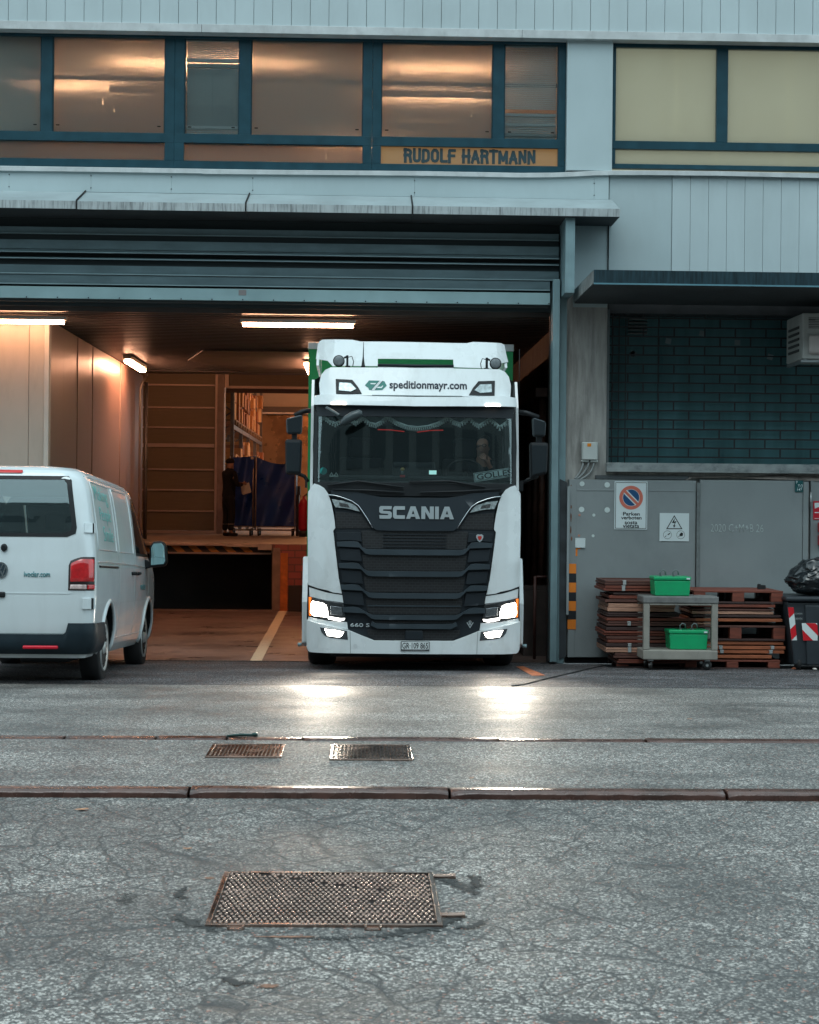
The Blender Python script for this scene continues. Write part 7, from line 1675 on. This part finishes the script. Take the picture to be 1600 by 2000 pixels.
# lamp wraps the corner: grid over the rounded rear corner
def corner(s_, z):
    """point on the shell at arc length s_ from x = 0.55 on the rear towards the side"""
    hw, y0, y1, r = lv(z); L1 = hw - r - 0.55; arc = r * math.pi / 2
    if s_ < L1: return Vector((0.55 + s_, y0, z)), Vector((0, -1, 0))
    if s_ < L1 + arc:
        an = -math.pi / 2 + (s_ - L1) / r; return Vector((hw - r + r * math.cos(an), y0 + r + r * math.sin(an), z)), Vector((math.cos(an), math.sin(an), 0))
    return Vector((hw, y0 + r + (s_ - L1 - arc), z)), Vector((1, 0, 0))
s0_, s1_ = 0.135, 0.425
def lampg(z0, z1, m, name, off, s0=s0_, s1=s1_, top=None, parent=vn, nu=16, nv=8):
    a = MB()
    def fn(u, v, o=off):
        ztop = z1 - (0.045 * (1 - min(1, u / 0.5)) ** 1.5 if top else 0); z = z0 + (ztop - z0) * v; p, nn = corner(s0 + (s1 - s0) * u, z)
        e = min(1, min(u, 1 - u) * 16, min(v, 1 - v) * 10) ** 0.5
        return p + nn * (o * e)
    a.grid(fn, nu, nv); return a.build(name, m, parent)
lampg(0.865, 1.168, mat('lamp_black_rim', (0.02, 0.012, 0.012), 0.3), 'tail_lamp', 0.010, top=1)
tl = [o for o in D.objects if o.name.startswith('tail_lamp')][-1]
rl = mat('tail_lamp_red', (0.50, 0.012, 0.015), 0.14, var=0.35, vs=14, coat=0.8)
lampg(0.930, 1.158, rl, 'red_lens', 0.016, s0_ + 0.012, s1_ - 0.012, top=1, parent=tl)
lampg(0.876, 0.922, mat('reverse_lens', (0.55, 0.42, 0.40), 0.15, var=0.35, vs=30, coat=0.6), 'clear_lens', 0.016, s0_ + 0.015, s1_ - 0.10, parent=tl)
lampg(0.876, 0.922, rl, 'side_lens', 0.0155, s1_ - 0.10, s1_ - 0.012, parent=tl)
for (z0, z1) in ((1.385, 1.475), (0.70, 0.80)):
    a = MB()
    for (sa, sb, of, mi) in ((0.28, 0.365, 0.022, 0), (0.36, 0.395, 0.018, 1), (0.395, 0.42, 0.02, 0)):
        hw, y0, y1, r = lv(z0)
        q = []
        for z in (z0, z1):
            for s_ in (sa, sb):
                p, nn = corner(s_, z); q += [p + nn * of, p - nn * 0.01]
        v = [a.bm.verts.new(x) for x in q]
        for f in ((0, 2, 6, 4), (1, 5, 7, 3), (0, 1, 3, 2), (4, 6, 7, 5), (0, 4, 5, 1), (2, 3, 7, 6)): a.bm.faces.new([v[i] for i in f]).material_index = mi
    a.build('door_hinge', [vp_, blackp], vn, bevel=0.004)
# bumper, reflector strip, sills
bump = mat('van_bumper', (0.010, 0.020, 0.027), 0.5, spec=0.25, var=0.15, vs=6); 
def bumg(u, v):
    s_ = -0.55 - 0.9 + (0.55 + 0.9 + 1.03) * u if False else None
a = MB()
def bfn(u, v):
    # u from the left rear over the middle to the right side in front of the wheel; v from bottom to top
    tot = 0.55 * 2 + 2 * 0.93; s_ = -tot / 2 + tot * u; sg = 1 if s_ >= 0 else -1; s2 = abs(s_)
    ztop = 0.475 if s2 < 0.66 else (0.475 + 0.10 * min(1, (s2 - 0.66) / 0.03)); z = 0.295 + (ztop - 0.295) * v
    if s2 <= 0.55: p, nn = Vector((s2, lv(z)[1], z)), Vector((0, -1, 0))
    else: p, nn = corner(s2 - 0.55, z)
    o = 0.045 * (0.4 + 0.6 * math.sin(math.pi * min(1, 0.12 + v * 0.9))); q = p + nn * o
    return Vector((q.x * sg, q.y, q.z))
a.grid(bfn, 120, 8); a.build('rear_bumper', bump, vn, smooth=True, sharp=50)
MB().box(0.245, 0.60, -0.055, -0.02, 0.345, 0.375).build('reflector', mat('reflector_red', (0.60, 0.01, 0.03), 0.25), vn, bevel=0.01)
MB().box(-0.6, -0.25, -0.055, -0.02, 0.345, 0.375).build('reflector', MATS['reflector_red'], vn, bevel=0.01)
MB().box(-0.8, 0.8, 0.12, 4.6, 0.27, 0.34).box(0.1, 0.6, 0.5, 1.4, 0.20, 0.27).build('underbody', blackp, vn, bevel=0.02)
rpan('door_seam', [(-0.80, 0.478), (0.70, 0.478), (0.70, 0.482), (-0.80, 0.482)], 0.001, 0.004, MATS['seam_grey'], bev=0)
rpan('crease', [(-0.75, 0.835), (0.70, 0.835), (0.72, 0.842), (-0.75, 0.842)], 0.004, 0.008, vp_, bev=0.003)
MB().lathe([(0.03, 0), (0.035, -0.02), (0.02, -0.04)], (0.025, rear(0, 1.25) + 0.005, 1.245), 'y', 16).build('wiper_pivot', blackp, vn)
MB().box(-0.35, 0.05, rear(0, .85) - 0.02, rear(0, .85) + 0.01, 0.80, 0.85).build('door_grip', blackp, vn, bevel=0.012)
# wheel arch flares
for yy in (0.98, 3.98):
    a = MB(); pts_ = []
    for k in range(33):
        an = R(-20 + 220 * k / 32); y, z = yy + 0.425 * math.cos(an), 0.335 + 0.425 * math.sin(an)
        if z > 0.27: pts_.append((side(y, max(0.3, z)) - 0.002, y, z))
    a.tube(pts_, 0.024, 8); a.build('arch_flare', vp_, vn)
# side panel lines, mouldings, handles
grey_l = MATS['seam_grey']
def sline(name, pts_, r, m, off=0.0):
    P_ = []
    for i in range(len(pts_) - 1):
        (y0, z0), (y1, z1) = pts_[i], pts_[i + 1]; n = max(1, int(math.hypot(y1 - y0, z1 - z0) / 0.08))
        for k in range(n): t_ = k / n; y, z = y0 + (y1 - y0) * t_, z0 + (z1 - z0) * t_; P_.append((side(y, z) + off, y, z))
    y, z = pts_[-1]; P_.append((side(y, z) + off, y, z)); return MB().tube(P_, r, 6).build(name, m, vn)
sline('panel_gap', [(1.62, 0.30), (1.60, 1.0), (1.58, 1.5), (1.56, 1.86)], 0.0035, grey_l)
sline('panel_gap', [(2.74, 0.30), (2.76, 1.0), (2.82, 1.5), (2.88, 1.84), (3.0, 1.875), (3.42, 1.875), (3.60, 1.78), (3.98, 1.32)], 0.004, grey_l)
sline('panel_gap', [(3.92, 0.75), (3.98, 1.2)], 0.0035, grey_l)
sline('swage_line', [(0.22, 1.128), (1.6, 1.128), (2.8, 1.12), (3.9, 1.10)], 0.006, vp_, off=0.001)
sline('swage_shadow', [(0.22, 1.115), (1.6, 1.115), (2.8, 1.107), (3.9, 1.087)], 0.0035, grey_l)
sline('sliding_rail', [(0.30, 1.085), (1.52, 1.085)], 0.011, blackp)
sline('sill_line', [(1.45, 0.40), (3.5, 0.40)], 0.006, vp_, off=0.004)
sline('roof_gutter', [(0.28, 1.905), (3.4, 1.905)], 0.008, vp_, off=0.002)
for q in ([(0.34, 1.86), (1.50, 1.86), (1.48, 1.24), (0.30, 1.24), (0.34, 1.86)], [(1.66, 1.86), (2.78, 1.86), (2.72, 1.24), (1.66, 1.24), (1.66, 1.86)]): sline('pressed_panel', q, 0.006, vp_, off=0.002)
for y in (2.60, 2.90):
    x = side(y, 1.03); MB().tube([(x + 0.005, y - 0.10, 1.03), (x + 0.035, y - 0.07, 1.035), (x + 0.035, y + 0.07, 1.035), (x + 0.005, y + 0.10, 1.03)], 0.017, 8).build('door_handle', blackp, vn)
# mirror
x = side(3.75, 1.2); mr_ = thing('mirror', None, None); mr_.parent = vn; mr_.location = (0, 0, 0)
MB().prism([(x + 0.06, 1.10), (x + 0.26, 1.12), (x + 0.285, 1.17), (x + 0.27, 1.35), (x + 0.22, 1.40), (x + 0.10, 1.39), (x + 0.06, 1.33)], 'y', 3.62, 3.78).build('mirror_housing', blackp, mr_, bevel=0.03, seg=3)
MB().prism([(x + 0.085, 1.13), (x + 0.245, 1.145), (x + 0.262, 1.18), (x + 0.248, 1.34), (x + 0.21, 1.375), (x + 0.11, 1.365), (x + 0.085, 1.32)], 'y', 3.612, 3.62).build('mirror_glass', mat('mirror_glass', (0.55, 0.85, 0.88), 0.03, metal=1.0, var=0.0), mr_)
MB().prism([(x - 0.02, 1.08), (x + 0.10, 1.11), (x + 0.10, 1.16), (x - 0.02, 1.20)], 'y', 3.64, 3.76).build('mirror_arm', blackp, mr_, bevel=0.01)
# wheels
stl = mat('steel_wheel', (0.55, 0.58, 0.58), 0.4, metal=0.6, var=0.25, vs=9)
for yy in (0.98, 3.98):
    for s_ in (-1, 1):
        w_ = thing('wheel', None, None); w_.parent = vn; w_.location = (0, 0, 0); c_ = (s_ * 0.79, yy, 0.325)
        MB().lathe([(0.20, -0.10 * s_), (0.30, -0.11 * s_), (0.322, -0.085 * s_), (0.326, 0), (0.322, 0.085 * s_), (0.30, 0.108 * s_), (0.215, 0.10 * s_)], c_, 'x', 44).build('tyre', rubber, w_)
        rm_ = MB(); rm_.lathe([(0.02, 0.125 * s_), (0.05, 0.125 * s_), (0.07, 0.085 * s_), (0.13, 0.075 * s_), (0.165, 0.10 * s_), (0.19, 0.10 * s_), (0.21, 0.115 * s_), (0.222, 0.115 * s_), (0.205, 0.0), (0.02, -0.02 * s_)], c_, 'x', 40)
        for k in range(16):
            an = 2 * math.pi * k / 16; rm_.lathe([(0.014, 0.090 * s_), (0.013, 0.104 * s_)], (c_[0], c_[1] + 0.178 * math.cos(an), c_[2] + 0.178 * math.sin(an)), 'x', 8, 1)
        rm_.build('rim', [stl, black], w_)
# emblem and lettering
ez = 1.045; ey = rear(0, ez) - 0.014; em = thing('emblem', None, None); em.parent = vn; em.location = (0, 0, 0)
MB().lathe([(0.070, 0.012), (0.070, 0.0), (0.066, -0.002)], (0, ey, ez), 'y', 36).build('emblem_disc', mat('emblem_dark', (0.03, 0.05, 0.065), 0.3), em)
a = MB(); disc(a, 0.058, 0.070, 0, ez, ey - 0.004, 40)
for q in ([(-0.030, 0.055), (-0.018, 0.058), (0.002, 0.012), (-0.006, 0.006)], [(0.030, 0.055), (0.018, 0.058), (-0.002, 0.012), (0.006, 0.006)],
          [(-0.056, 0.030), (-0.046, 0.040), (-0.020, -0.032), (-0.026, -0.052)], [(0.056, 0.030), (0.046, 0.040), (0.020, -0.032), (0.026, -0.052)],
          [(-0.026, -0.052), (-0.020, -0.030), (0.003, 0.004), (-0.003, 0.004)], [(0.026, -0.052), (0.020, -0.030), (-0.003, 0.004), (0.003, 0.004)],
          [(-0.026, -0.052), (-0.014, -0.057), (0.004, -0.006), (-0.004, 0.003)], [(0.026, -0.052), (0.014, -0.057), (-0.004, -0.006), (0.004, 0.003)]):
    a.quad([(u, ey - 0.0045 - 0.0003 * abs(q[0][0]) * 10, ez + v) for u, v in q])
a.build('emblem_ring', chrome, em, weld=False)
tealt = mat('van_teal_letters', (0.02, 0.17, 0.19), 0.5)
text('ivoclar.com', 'lettering', tealt, vn, (0.235, 0.50, 0.985, 1.035), -0.006, extrude=0.001, bold=0.02, surf=lambda x, z: rear(x, z))
thin = mat('thin_teal_letters', (0.08, 0.48, 0.46), 0.5)
for (s_, y0, y1, z0, z1) in (('Making', 0.46, 1.24, 1.66, 1.83), ('People', 0.60, 1.30, 1.48, 1.64), ('Smile', 0.70, 1.30, 1.325, 1.465)):
    text(s_, 'side_lettering', thin, vn, (y0, y1, z0, z1), 0.007, extrude=0.001, bold=-0.016, plane='x', surf=lambda y, z: side(y, z))
text('ivoclar', 'door_lettering', tealt, vn, (3.18, 3.62, 0.86, 0.94), 0.007, extrude=0.001, bold=0.01, plane='x', surf=lambda y, z: side(y, z))
bpy.context.view_layer.update()
vn.location = (VX, VY, VZ); vn.scale = (0.93, 1.0, 1.063); vn.rotation_euler = (-PITCH, 0, 0)
# ------------------------------------------------------------------ pallet stacks, trolley, boxes, bin on the right
wood = [mat('timber_%s' % n_, c_, 0.6, var=0.3, vs=5, stretch=(1, 6, 12), bump=0.2, bs=30, dirt=0.4, dirtcol=(0.05, 0.02, 0.015), ds=(3, 9, 20)) for n_, c_ in
        (('red', (0.17, 0.040, 0.022)), ('brown', (0.095, 0.035, 0.025)), ('dark', (0.040, 0.018, 0.016)), ('orange', (0.32, 0.09, 0.035)), ('pink', (0.42, 0.22, 0.15)))]
zincm = mat('zinc_hinge', (0.55, 0.58, 0.58), 0.35, metal=0.7)
YPS = 19.35
def PT(px, py, Y=YPS): return P(px, py, Y)
def collar(px0, px1, py0, py1, mi, label, sk=(0, 0), dep=0.8, hinges=(), Y=YPS, two=None):
    """a folded pallet collar: two long planks lying on each other, with metal hinges"""
    x0, z0 = PT(px0, py1, Y); x1, z1 = PT(px1, py0, Y); z1 = PT((px0 + px1) / 2, py0, Y)[1]; z0 = PT((px0 + px1) / 2, py1, Y)[1]
    t = thing('pallet_collar', label, 'pallet collar', ((x0 + x1) / 2, Y + dep / 2, z0), 'folded pallet collars in the stacks')
    n = 2 if (z1 - z0) > 0.045 else 1; h = (z1 - z0) / n
    for k in range(n):
        dx_ = (0.01 if k else -0.0) + random.uniform(-0.006, 0.006)
        MB().box(x0 + dx_, x1 + dx_ - 0.01, Y + random.uniform(0, 0.02), Y + 0.03, z0 + k * h + 0.002, z0 + (k + 1) * h - 0.002).box(x0 + dx_, x0 + dx_ + 0.03, Y + 0.031, Y + dep, z0 + k * h + 0.002, z0 + (k + 1) * h - 0.002).box(x1 + dx_ - 0.04, x1 + dx_ - 0.01, Y + 0.031, Y + dep, z0 + k * h + 0.002, z0 + (k + 1) * h - 0.002).box(x0 + dx_ + 0.031, x1 + dx_ - 0.041, Y + dep - 0.03, Y + dep, z0 + k * h + 0.002, z0 + (k + 1) * h - 0.002).box(x0 + 0.04, x1 - 0.05, Y + 0.04, Y + dep - 0.04, z0 + k * h + 0.004, z0 + k * h + 0.012).build('plank', wood[mi], t, bevel=0.003)
    for hx in hinges:
        xx = PT(hx, py0, Y)[0]; MB().box(xx - 0.02, xx + 0.02, Y - 0.006, Y - 0.001, z0 + 0.004, z1 - 0.004).box(xx - 0.022, xx + 0.022, Y - 0.008, Y + 0.05, z1 - 0.006, z1 + 0.001).build('hinge', zincm, t, bevel=0.002)
    return t
# left stack, bottom to top (px: left, right, top, bottom, wood, hinge spots)
L_ = [(1198, 1452 - 90, 1288, 1296, 0, ()), (1192, 1360, 1276, 1286, 1, ()), (1175, 1360, 1265, 1275, 4, (1230,)), (1176, 1358, 1257, 1264, 2, (1230,)), (1180, 1362, 1250, 1256, 0, ()), (1177, 1360, 1243, 1249, 1, ()),
      (1172, 1360, 1233, 1242, 0, ()), (1176, 1358, 1225, 1232, 2, ()), (1177, 1362, 1214, 1223, 1, (1229,)), (1176, 1360, 1207, 1213, 0, ()), (1178, 1330, 1197, 1205, 2, ()), (1179, 1320, 1179, 1195, 4, ()), (1174, 1325, 1171, 1177, 1, ()), (1183, 1330, 1163, 1170, 0, ()),
      (1190, 1335, 1158, 1162, 2, ()), (1172, 1320, 1144, 1155, 0, (1218,)), (1173, 1318, 1134, 1143, 1, (1220,))]
words_ = ['bottom', 'second', 'third', 'fourth', 'fifth', 'sixth', 'seventh', 'eighth', 'ninth', 'tenth', 'eleventh', 'twelfth', 'thirteenth', 'fourteenth', 'fifteenth', 'sixteenth', 'topmost']
for i, (a0, a1, b0, b1, mi, hg) in enumerate(L_):
    collar(a0 + 8, a1, b0, b1, mi, 'folded timber collar, %s of the left stack by the striped door edge' % (words_[i] if i in (0, 16) else words_[i] + ' from below'), dep=0.8, hinges=hg)
a0 = PT(1206, 1300)[0]; a1 = PT(1352, 1300)[0]; zg_ = gz(19.6)
def pallet(x0, x1, z0, Y, dep, label, mi=1, blocks=3, h=0.144):
    t = thing('wooden_pallet', label, 'pallet', ((x0 + x1) / 2, Y + dep / 2, z0), 'wooden pallets by the steel doors')
    MB().box(x0, x1, Y, Y + dep, z0 + h - 0.022, z0 + h).build('deck', wood[mi], t, bevel=0.003)
    a = MB()
    for y in (Y + 0.001, Y + dep / 2 - 0.05, Y + dep - 0.10): a.box(x0 + 0.002, x1 - 0.002, y, y + 0.1, z0, z0 + 0.022)
    a.build('runner', wood[2], t, bevel=0.003)
    for k in range(blocks):
        xx = x0 + (x1 - x0 - 0.145) * k / (blocks - 1) if blocks > 1 else x0
        for y in (Y + 0.002, Y + dep / 2 - 0.05, Y + dep - 0.10): MB().box(xx + 0.003, xx + 0.142, y, y + 0.098, z0 + 0.023, z0 + h - 0.023).build('block', wood[0 if y < Y + 0.1 else 2], t, bevel=0.004)
    return t
pallet(a0, a1, PT(1280, 1303)[1] - 0.02, YPS + 0.05, 0.75, 'low dark pallet carrying the left stack of timber collars', 2, 2, 0.07)
# right stack
px0_, px1_ = PT(1352, 1200)[0], PT(1534, 1200)[0]
def zP(py): return PT(1450, py)[1]
pallet(PT(1350, 0)[0], PT(1524, 1290)[0], zP(1308), YPS, 0.85, 'bottom pallet of the right timber stack', 0, 3, zP(1289) - zP(1308))
for i, (a0, a1, b0, b1, mi, hg) in enumerate([(1352, 1509, 1279, 1286, 3, ()), (1352, 1534, 1269.5, 1276.5, 3, (1410, 1506)), (1352, 1537, 1261.5, 1268.5, 3, (1408, 1509)), (1350, 1532, 1253, 1259.5, 3, ())]):
    collar(a0, a1, b0, b1, mi, 'orange timber collar, %s above the bottom pallet of the right stack' % ['first', 'second', 'third', 'fourth'][i], hinges=hg, dep=0.82)
pallet(PT(1352, 0)[0], PT(1534, 1250)[0], zP(1251.5), YPS, 0.85, 'middle pallet of the right timber stack with wide openings', 1, 3, zP(1222) - zP(1251.5))
for i, (a0, a1, b0, b1, mi, hg) in enumerate([(1352, 1531, 1208, 1214.5, 3, ()), (1354, 1528, 1201, 1206, 2, ()), (1352, 1513, 1194, 1200, 4, ()), (1352, 1515, 1189, 1193, 1, ()), (1353, 1517, 1180.5, 1186.5, 0, ())]):
    collar(a0, a1, b0, b1, mi, '%s timber collar, %s above the middle pallet of the right stack' % (['orange', 'dark', 'pale pink', 'brown', 'red'][i], ['first', 'second', 'third', 'fourth', 'fifth'][i]), hinges=hg, dep=0.82)
collar(1354, 1400, 1216, 1220, 4, 'short pale board end sticking out under the orange collar of the right stack', dep=0.8)
pallet(PT(1366, 0)[0], PT(1530, 1150)[0], zP(1179), YPS, 0.85, 'topmost dark red pallet of the right timber stack', 0, 3, zP(1154) - zP(1179))
x, z = PT(1484, 1154, 19.9); a = MB().box(x - 0.045, x + 0.045, 19.78, 19.83, z - 0.06, z + 0.075).box(x - 0.045, x - 0.015, 19.78, 19.83, z + 0.075, z + 0.09)
a.build('black_bracket', inkb, label='small black bracket standing up behind the topmost pallet', cat='bracket', bevel=0.004)

# trolley
YTr = 18.95; zgt = gz(YTr + 0.1)
tg_ = mat('trolley_plastic', (0.25, 0.235, 0.205), 0.6, var=0.12, vs=6, dirt=0.6, dirtcol=(0.15, 0.14, 0.125), ds=(7, 7, 3))
def TT(px, py): return P(px, py, YTr)
tx0, tx1 = TT(1257, 1200)[0], TT(1403, 1200)[0]
tl_ = thing('service_trolley', 'worn grey beige two shelf plastic trolley in front of the timber stacks', 'trolley', ((tx0 + tx1) / 2, YTr + 0.3, zgt))
td = 0.50; zt1, zt0 = TT(1330, 1165)[1], TT(1330, 1182)[1]; zb1, zb0 = TT(1330, 1270)[1], TT(1330, 1289)[1]
MB().box(tx0 - 0.005, tx1 + 0.005, YTr - 0.005, YTr + td, zt0 + 0.02, zt1).build('top_shelf', mat('trolley_top', (0.16, 0.16, 0.155), 0.6, var=0.2, vs=6, dirt=0.6, dirtcol=(0.06, 0.06, 0.06), ds=(9, 9, 9)), tl_, bevel=0.012)
MB().box(tx0, tx1, YTr, YTr + td, zb0, zb1).build('lower_shelf', tg_, tl_, bevel=0.012)
for xx in (tx0 + 0.0, tx1 - 0.075):
    for yy in (YTr + 0.004, YTr + td - 0.08): MB().box(xx + 0.004, xx + 0.075, yy, yy + 0.07, zb1 + 0.001, zt0 + 0.019).build('leg', tg_, tl_, bevel=0.008)
MB().box(tx0 + 0.076, tx1 - 0.076, YTr + 0.006, YTr + 0.03, zt0 - 0.0, zt0 + 0.019).build('rim', tg_, tl_)
for xx in (tx0 + 0.10, tx1 - 0.11):
    for yy in (YTr + 0.08, YTr + td - 0.08):
        c_ = MB().lathe([(0.02, -0.014), (0.055, -0.014), (0.058, 0), (0.055, 0.014), (0.02, 0.014)], (xx, yy, zgt + 0.06), 'x' if xx < tx0 + 0.3 else 'y', 22).build('caster', mat('caster_black', (0.02, 0.02, 0.02), 0.5), tl_)
        MB().box(xx - 0.03, xx + 0.03, yy - 0.03, yy + 0.03, zgt + 0.105, zb0 - 0.001).lathe([(0.018, -0.02), (0.018, 0.02)], (xx, yy, zgt + 0.06), 'x' if xx < tx0 + 0.3 else 'y', 10).build('fork', zincm, c_)
# green boxes with metal handles
gp = mat('green_plastic', (0.003, 0.32, 0.12), 0.38, var=0.06, vs=5, dirt=0.5, dirtcol=(0.03, 0.20, 0.11), ds=(9, 9, 9)); hdl = mat('wire_handle', (0.16, 0.20, 0.20), 0.4, metal=0.5)
def gbox(label, p, Y, zb_, h_px, hpos, tilt=0.0):
    x0, x1 = P(p[0], p[2], Y)[0], P(p[1], p[2], Y)[0]; h = h_px / 169.0; t = thing('green_box', label, 'box', ((x0 + x1) / 2, Y + 0.15, zb_), 'green plastic boxes on the trolley')
    a = MB(); z0 = zb_ + 0.002; zt_ = zb_ + h * 0.80
    a.prism([(x0 + 0.012, z0), (x1 - 0.012, z0), (x1, zt_), (x0, zt_)], 'y', Y, Y + 0.30); a.build('tub', gp, t, bevel=0.012, seg=3)
    a = MB(); a.box(x0 - 0.008, x1 + 0.008, Y - 0.008, Y + 0.308, zt_ + 0.001, zb_ + h); a.build('lid', gp, t, bevel=0.014, seg=3)
    for q in hpos:
        xx = P(q, p[2], Y)[0]; a = MB(); zl = zb_ + h
        a.tube([(xx - 0.035, Y + 0.05, zl - 0.005), (xx - 0.038, Y + 0.05, zl + 0.05), (xx - 0.01, Y + 0.05, zl + 0.075), (xx + 0.02, Y + 0.05, zl + 0.065), (xx + 0.03, Y + 0.06, zl + 0.02)], 0.008, 8)
        a.box(xx - 0.045, xx - 0.02, Y + 0.03, Y + 0.07, zl - 0.002, zl + 0.012); a.build('handle', hdl, t)
    xx = x1 - 0.03; MB().box(xx - 0.02, xx + 0.02, Y - 0.011, Y - 0.0085, zb_ + h * 0.86, zb_ + h * 0.94).build('label', mat('pale_label', (0.6, 0.7, 0.7), 0.5), t)
gbox('green plastic box on the top shelf of the trolley', (1278, 1349, 1150), YTr + 0.06, zt1, 38.5, (1297, 1322))
gbox('green plastic box on the lower shelf of the trolley', (1308, 1383, 1250), YTr + 0.06, zb1, 39, (1336, 1359))

# wheelie bin with garbage bag
bm2 = mat('bin_anthracite', (0.022, 0.028, 0.034), 0.45, var=0.15, vs=5); YBn = 19.2
bx0, bx1 = P(1536, 1200, YBn)[0], P(1536, 1200, YBn)[0] + 0.95; zbt = P(1560, 1165, YBn)[1]; zgb = gz(YBn + 0.2)
bn = thing('rubbish_bin', 'anthracite wheeled rubbish bin with red and white reflective stripes', 'bin', ((bx0 + bx1) / 2, YBn + 0.35, zgb))
MB().prism([(bx0 + 0.10, zgb + 0.06), (bx1 - 0.1, zgb + 0.06), (bx1, zbt - 0.06), (bx0, zbt - 0.06)], 'y', YBn, YBn + 0.7).build('container', bm2, bn, bevel=0.03, seg=3)
MB().prism([(bx0 + 0.245, zgb + 0.07), (bx1 - 0.1, zgb + 0.07), (bx1, zbt - 0.10), (bx0 + 0.215, zbt - 0.10)], 'y', YBn - 0.03, YBn - 0.001).build('front_bulge', bm2, bn, bevel=0.015, seg=3)
MB().box(bx0 - 0.02, bx1 + 0.02, YBn - 0.05, YBn + 0.74, zbt - 0.058, zbt + 0.0).build('lid', bm2, bn, bevel=0.025, seg=3)
for xx in (bx0 + 0.16, bx1 - 0.16):
    MB().lathe([(0.03, -0.02), (0.09, -0.022), (0.09, 0.022), (0.03, 0.02)], (xx, YBn + 0.08, zgb + 0.09), 'x', 22).build('wheel', rubber, bn)
rw_r = mat('reflective_red', (0.55, 0.01, 0.02), 0.35); rw_w = mat('reflective_white', (0.62, 0.68, 0.68), 0.4)
def stripes(quad_px, n, Y, slope):
    q = [P(u, v, Y) for u, v in quad_px]      # tl, tr, br, bl
    MB().quad([(x, Y - 0.002, z) for x, z in q]).build('reflector_white', rw_w, bn)
    a = MB(); (xl0, zt_), (xr0, _), (xr1, zb_), (xl1, _) = q; W = xr0 - xl0; H = zt_ - zb_
    per = H / n * 2
    k = -3
    import itertools
    while k < n + 3:
        z0 = zb_ + k * per / 1.0
        pl_ = [(0, z0), (0, z0 + per / 2), (1, z0 + per / 2 + slope * W), (1, z0 + slope * W)]
        # clip to the plate
        def cl(poly_, lim, up):
            out_ = []
            for i in range(len(poly_)):
                A, B = poly_[i], poly_[(i + 1) % len(poly_)]; ia, ib = ((A[1] <= lim) if up else (A[1] >= lim)), ((B[1] <= lim) if up else (B[1] >= lim))
                if ia: out_.append(A)
                if ia != ib: t_ = (lim - A[1]) / (B[1] - A[1]); out_.append((A[0] + (B[0] - A[0]) * t_, lim))
            return out_
        pl_ = cl(pl_, zt_, True)
        if len(pl_) > 2: pl_ = cl(pl_, zb_, False)
        if len(pl_) > 2:
            a.quad([(xl0 + (xl1 - xl0) * (zt_ - z) / H + W * u, Y - 0.004, z) for u, z in pl_])
        k += 1
    a.build('reflector_red', rw_r, bn)
stripes([(1539, 1186), (1550, 1186), (1557, 1250.5), (1546, 1250.5)], 3, YBn - 0.001, 0.9)
stripes([(1566, 1217), (1596, 1217), (1597, 1251), (1569, 1251)], 1.6, YBn - 0.031, -1.1)
text('SICHERN', 'small_print', mat('bin_print', (0.25, 0.28, 0.28), 0.6), bn, (P(1552, 1200, YBn)[0], P(1567, 1200, YBn)[0], P(1560, 1201, YBn)[1], P(1560, 1197, YBn)[1]), YBn - 0.001, extrude=0.001, bold=0.01)
text('DREHEN', 'small_print', MATS['bin_print'], bn, (P(1552, 1210, YBn)[0], P(1567, 1210, YBn)[0], P(1560, 1211, YBn)[1], P(1560, 1206.5, YBn)[1]), YBn - 0.001, extrude=0.001, bold=0.01)
from mathutils import noise
bagm = mat('black_bag_plastic', (0.012, 0.016, 0.019), 0.22, var=0.3, vs=6, bump=0.5, bs=9, spec=0.7, rv=0.5)
cb = Vector((P(1592, 1130, YBn)[0] + 0.10, YBn + 0.32, zbt)); a = MB(); n1_, n2_ = 48, 32
hb_ = zbt and (P(1590, 1087, YBn)[1] - zbt)
def bagf(u, v):
    an = 2 * math.pi * u; el = math.pi * v; r = math.sin(el) ** 0.62
    d_ = Vector((math.cos(an) * math.sin(el), math.sin(an) * math.sin(el), -math.cos(el)))
    k = 1 + 0.22 * noise.noise(d_ * 1.7 + Vector((3, 1, 7))) - 0.13 * abs(noise.noise(d_ * 4.2)) + 0.06 * abs(noise.noise(d_ * 9 + Vector((5, 5, 5))))
    p = Vector((math.cos(an) * r * 0.36, math.sin(an) * r * 0.33, (1 - math.cos(el)) / 2 * hb_))
    top = max(0, p.z / hb_ - 0.35); p.x = p.x * (1 - 0.35 * top) + 0.06 * top; p.y *= (1 - 0.3 * top)
    p.x *= k; p.y *= k; p.z *= (0.92 + 0.10 * noise.noise(d_ * 3.1))
    return cb + p + Vector((0, 0, 0.004))
n1_, n2_ = 90, 60
a.grid(bagf, n1_, n2_); a.build('garbage_bag', bagm, label='bulging black garbage bag lying on the closed bin lid', cat='garbage bag')
a = MB(); p = Vector((P(1572, 1122, YBn)[0], 0, P(1572, 1122, YBn)[1]))
# litter by the bin
litm = mat('litter_white', (0.6, 0.55, 0.5), 0.7); lit2 = mat('litter_orange', (0.45, 0.13, 0.06), 0.7)
for (px, py, m_, lb) in ((1552, 1307, lit2, 'crumpled orange scrap at the foot of the bin'), (1556, 1305, litm, 'crumpled white scrap beside the orange one at the foot of the bin'), (1592, 1309, litm, 'small white scrap on the ground near the right border')):
    z = gz(19.2)
    x, y = PG(px, py, z); a = MB(); a.lathe([(0.015, 0), (0.03, 0.01), (0.02, 0.022), (0.004, 0.026)], (x, y, gz(y) + 0.001), 'z', 9)
    for v in a.bm.verts: v.co.x += random.uniform(-0.012, 0.012); v.co.y += random.uniform(-0.012, 0.012)
    a.build('litter', m_, label=lb, cat='litter', group='scraps on the ground by the bin')
